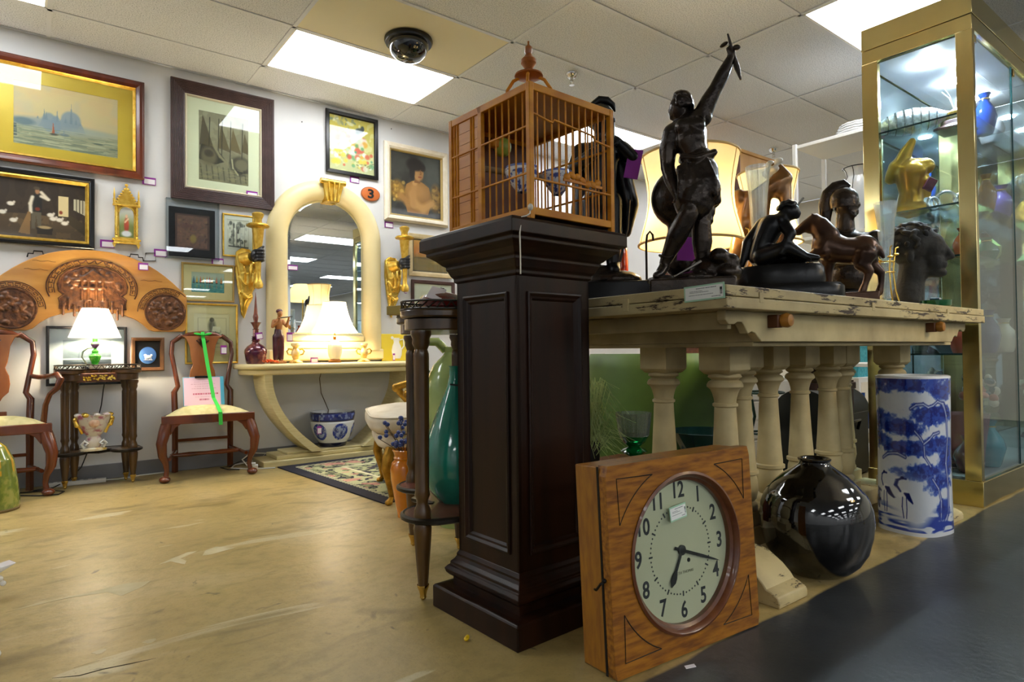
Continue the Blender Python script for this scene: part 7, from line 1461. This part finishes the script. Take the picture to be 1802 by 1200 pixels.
for k in range(26): MB().ell((rg.uniform(-.09, .09), rg.uniform(-.08, .08), .33 + rg.random() * .16), (.028, .028, .02), 8, 6, (rg.random() * 90, rg.random() * 90, 0)).build('porcelain_flower', [mat('salmon_flower', '#c0705a', .3), mat('cream_flower', '#d8c8a8', .3), MATS['teal_porcelain']][k % 3], t)
STK = [('plum', '#5a1f3a', 4.0, 1.17, .14, .07, .2), ('turquoise', '#2a8a94', 4.3, 1.16, .14, .08, .26), ('coral', '#c05a48', 4.02, 1.2, .78, .06, .2), ('navy', '#1c2a5a', 4.3, 1.15, .78, .06, .24), ('ivory', '#d8cfae', 4.58, 1.15, .78, .07, .2),
       ('rust', '#9a4a1e', 4.02, 1.18, 1.30, .05, .16), ('jade', '#3f7a5a', 4.3, 1.15, 1.30, .06, .13), ('amber', '#b07a20', 4.32, 1.15, 1.575, .05, .22), ('violet', '#5a4a8a', 4.6, 1.15, 1.575, .06, .2), ('cobalt', '#1f46a0', 4.4, 1.17, 2.045, .06, .24), ('pearl', '#d8dade', 4.62, 1.2, 2.045, .07, .2)]
for nm, c, x_, y_, z_, r, h in STK:
    t = V('cabinet_vase', nm + ' coloured vase near the glass doors of the brass cabinet', 'vase', x_, y_, z_)
    MB().lathe([(.001, 0), (r * .6, 0), (r * .7, h * .05), (r, h * .4), (r * .85, h * .6), (r * .4, h * .8), (r * .38, h * .9), (r * .55, h), (r * .45, h), (r * .3, h * .85), (.001, h * .8)], n=24).build('body', mat('cabinet_glaze_' + nm, c, .15, coat=.5), t)
    MB().tube([(r * .4 * math.cos(2 * PI * k / 20), r * .4 * math.sin(2 * PI * k / 20), h * .86) for k in range(20)], .004, 6, closed=True).build('neck_ring', M_goldb, t)
# ================================================================== behind: white metal shelf, wooden cabinet, far lamps and shelves
t = thing('white_metal_shelf', 'tall white metal shelf frame behind the brass cabinet', 'shelf', (4.72, 2.1, 0)); A, B_ = .22, .26
for sx in (-1, 1):
    for sy in (-1, 1): MB().box(sx * A - .014, sx * A + .014, sy * B_ - .014, sy * B_ + .014, 0, 2.33).build('post', M_white, t, bevel=.002)
for z in (.1, .7, 1.62, 2.31): MB().box(-A, A, -B_, B_, z - .012, z + .012).build('shelf_board', M_white, t, bevel=.002)
t = thing('striped_white_vase', 'large white vase with thin black vertical lines on the white shelf', 'vase', (4.70, 2.0, 1.632))
MB().lathe([(.001, 0), (.075, 0), (.085, .05), (.1, .2), (.105, .3), (.09, .38), (.075, .41), (.085, .45), (.1, .475), (.094, .475), (.06, .4)], n=36).build('body', MATS['white_porcelain'], t)
for k in range(8): a = 2 * PI * k / 8; MB().tube([(r * math.cos(a), r * math.sin(a), z) for r, z in ((.076, .002), (.0855, .05), (.101, .2), (.106, .3), (.091, .38), (.076, .41), (.086, .45), (.101, .475))], .0025, 5).build('black_line', M_black, t)
MB().tube([(.1 * math.cos(2 * PI * k / 36), .1 * math.sin(2 * PI * k / 36), .475) for k in range(36)], .004, 6, closed=True).build('black_rim', M_black, t)
t = thing('scalloped_platter', 'white scalloped porcelain platters stacked on top of the white shelf', 'platter', (4.72, 2.0, 2.323))
for k in range(5): MB().lathe([(.06, .0 + .02 * k), (.17 - .01 * k, .014 + .02 * k, 1), (.168 - .01 * k, .018 + .02 * k, 1), (.05, .008 + .02 * k)], n=64, flute=(16, .06)).build('platter', MATS['white_china'], t)
t = thing('carved_wood_cabinet', 'tall wooden cabinet with dark carved front panels behind the lamps', 'cabinet', (5.06, 3.4, 0)); M_lw = mat('light_oak_side', '#a8752e', .45, 0, '#bb8a42', 6, stretch=(1, 1, .2)); M_dw = mat('dark_carved_front', '#4a2414', .4, 0, '#6a3a20', 20, bump=.2)
MB().box(-.27, .28, -.4, .4, .05, 2.5).build('body', M_lw, t, bevel=.005); MB().box(-.29, -.27, -.41, .41, .0, 2.53).build('carved_front', M_dw, t, bevel=.005); MB().box(-.28, .29, -.41, .41, 2.5, 2.53).build('cornice', M_lw, t, bevel=.004)
for k in range(3):
    for j in range(2): y0 = -.36 + .37 * j; p = MB().box(-.305, -.29, y0, y0 + .33, .15 + .8 * k, .85 + .8 * k - .1 * (k == 2)).build('panel', M_dw, t, bevel=.006); MB().ell((-.3, y0 + .165, .45 + .8 * k), (.02, .11, .2), 12, 8).build('carved_boss', M_dw, p)
MB().box(-.26, .27, -.39, .39, 0, .05).build('plinth', M_dw, t)
# further stock of the shop: lamps, shelves on the far side of the aisle (seen in the mirror) and along the back wall
def floor_lamp(x, y, h, r, label):
    t = thing('standing_lamp', label, 'floor lamp', (x, y, 0), group='floor lamps in the shop')
    MB().lathe([(.13, 0), (.13, .015), (.03, .03), (.012, .05), (.012, h - .2)], n=24).build('stand', M_brass, t)
    MB().lathe([(r, h - .28), (r * .8, h - .15), (r * .5, h)], n=36, cap=False).build('shade', M_shb, t, ang=60); bulb(t, h - .15, 1)
floor_lamp(3.64, -.55, 1.98, .3, 'floor lamp with a cream shade across the aisle, reflected in the arched mirror')
def open_shelf(x, y, rz, w, h, label, items):
    t = thing('display_shelf', label.replace('the ', '') + ' of ornaments across the aisle, seen in the mirror', 'shelf', (x, y, 0), rz)
    for s in (-1, 1): MB().box(s * w / 2 - .02, s * w / 2 + .02, -.18, .18, 0, h).build('side_panel', M_white, t, bevel=.003)
    zs = [.1 + (h - .15) * k / 4 for k in range(5)]
    for z in zs: MB().box(-w / 2, w / 2, -.18, .18, z - .012, z + .012).build('shelf_board', M_white, t, bevel=.002)
    rg = random.Random(items); cols = ['#3a5a7a', '#a8382a', '#c9b184', '#2e2a28', '#7f8a5a', '#d8d2c4', '#8a5a2e']
    for j, z in enumerate(zs[:-1]):
        n = 5
        for k in range(n):
            c = cols[rg.randrange(7)]; xx = -w / 2 + w * (k + .5) / n; hh = .12 + .16 * rg.random(); r = .045 + .03 * rg.random()
            v = MB().lathe([(.001, 0), (r * .6, 0), (r, hh * .35), (r * .8, hh * .6), (r * .35, hh * .8), (r * .45, hh), (r * .35, hh)], n=16)
            m = Matrix.Translation((x, y, z + .012)) @ Matrix.Rotation(RAD(rz), 4, 'Z') @ Matrix.Translation((xx, 0, 0))
            v.build('shop_vase', mat('stock_glaze_' + c[1:], c, .25, coat=.4), None, m.translation, label='%s ornamental vase, %s along the %s board of %s' % ({'#3a5a7a': 'blue', '#a8382a': 'red', '#c9b184': 'tan', '#2e2a28': 'black', '#7f8a5a': 'olive', '#d8d2c4': 'white', '#8a5a2e': 'brown'}[c], ORD[k], ('bottom', 'second', 'third', 'upper')[j], label), cat='vase', group='ornaments on ' + label)
open_shelf(3.6, -3.6, 0, 1.6, 1.55, 'the nearer white shelf', 3)
open_shelf(5.6, -4.6, 0, 1.6, 1.6, 'the farther white shelf', 5)
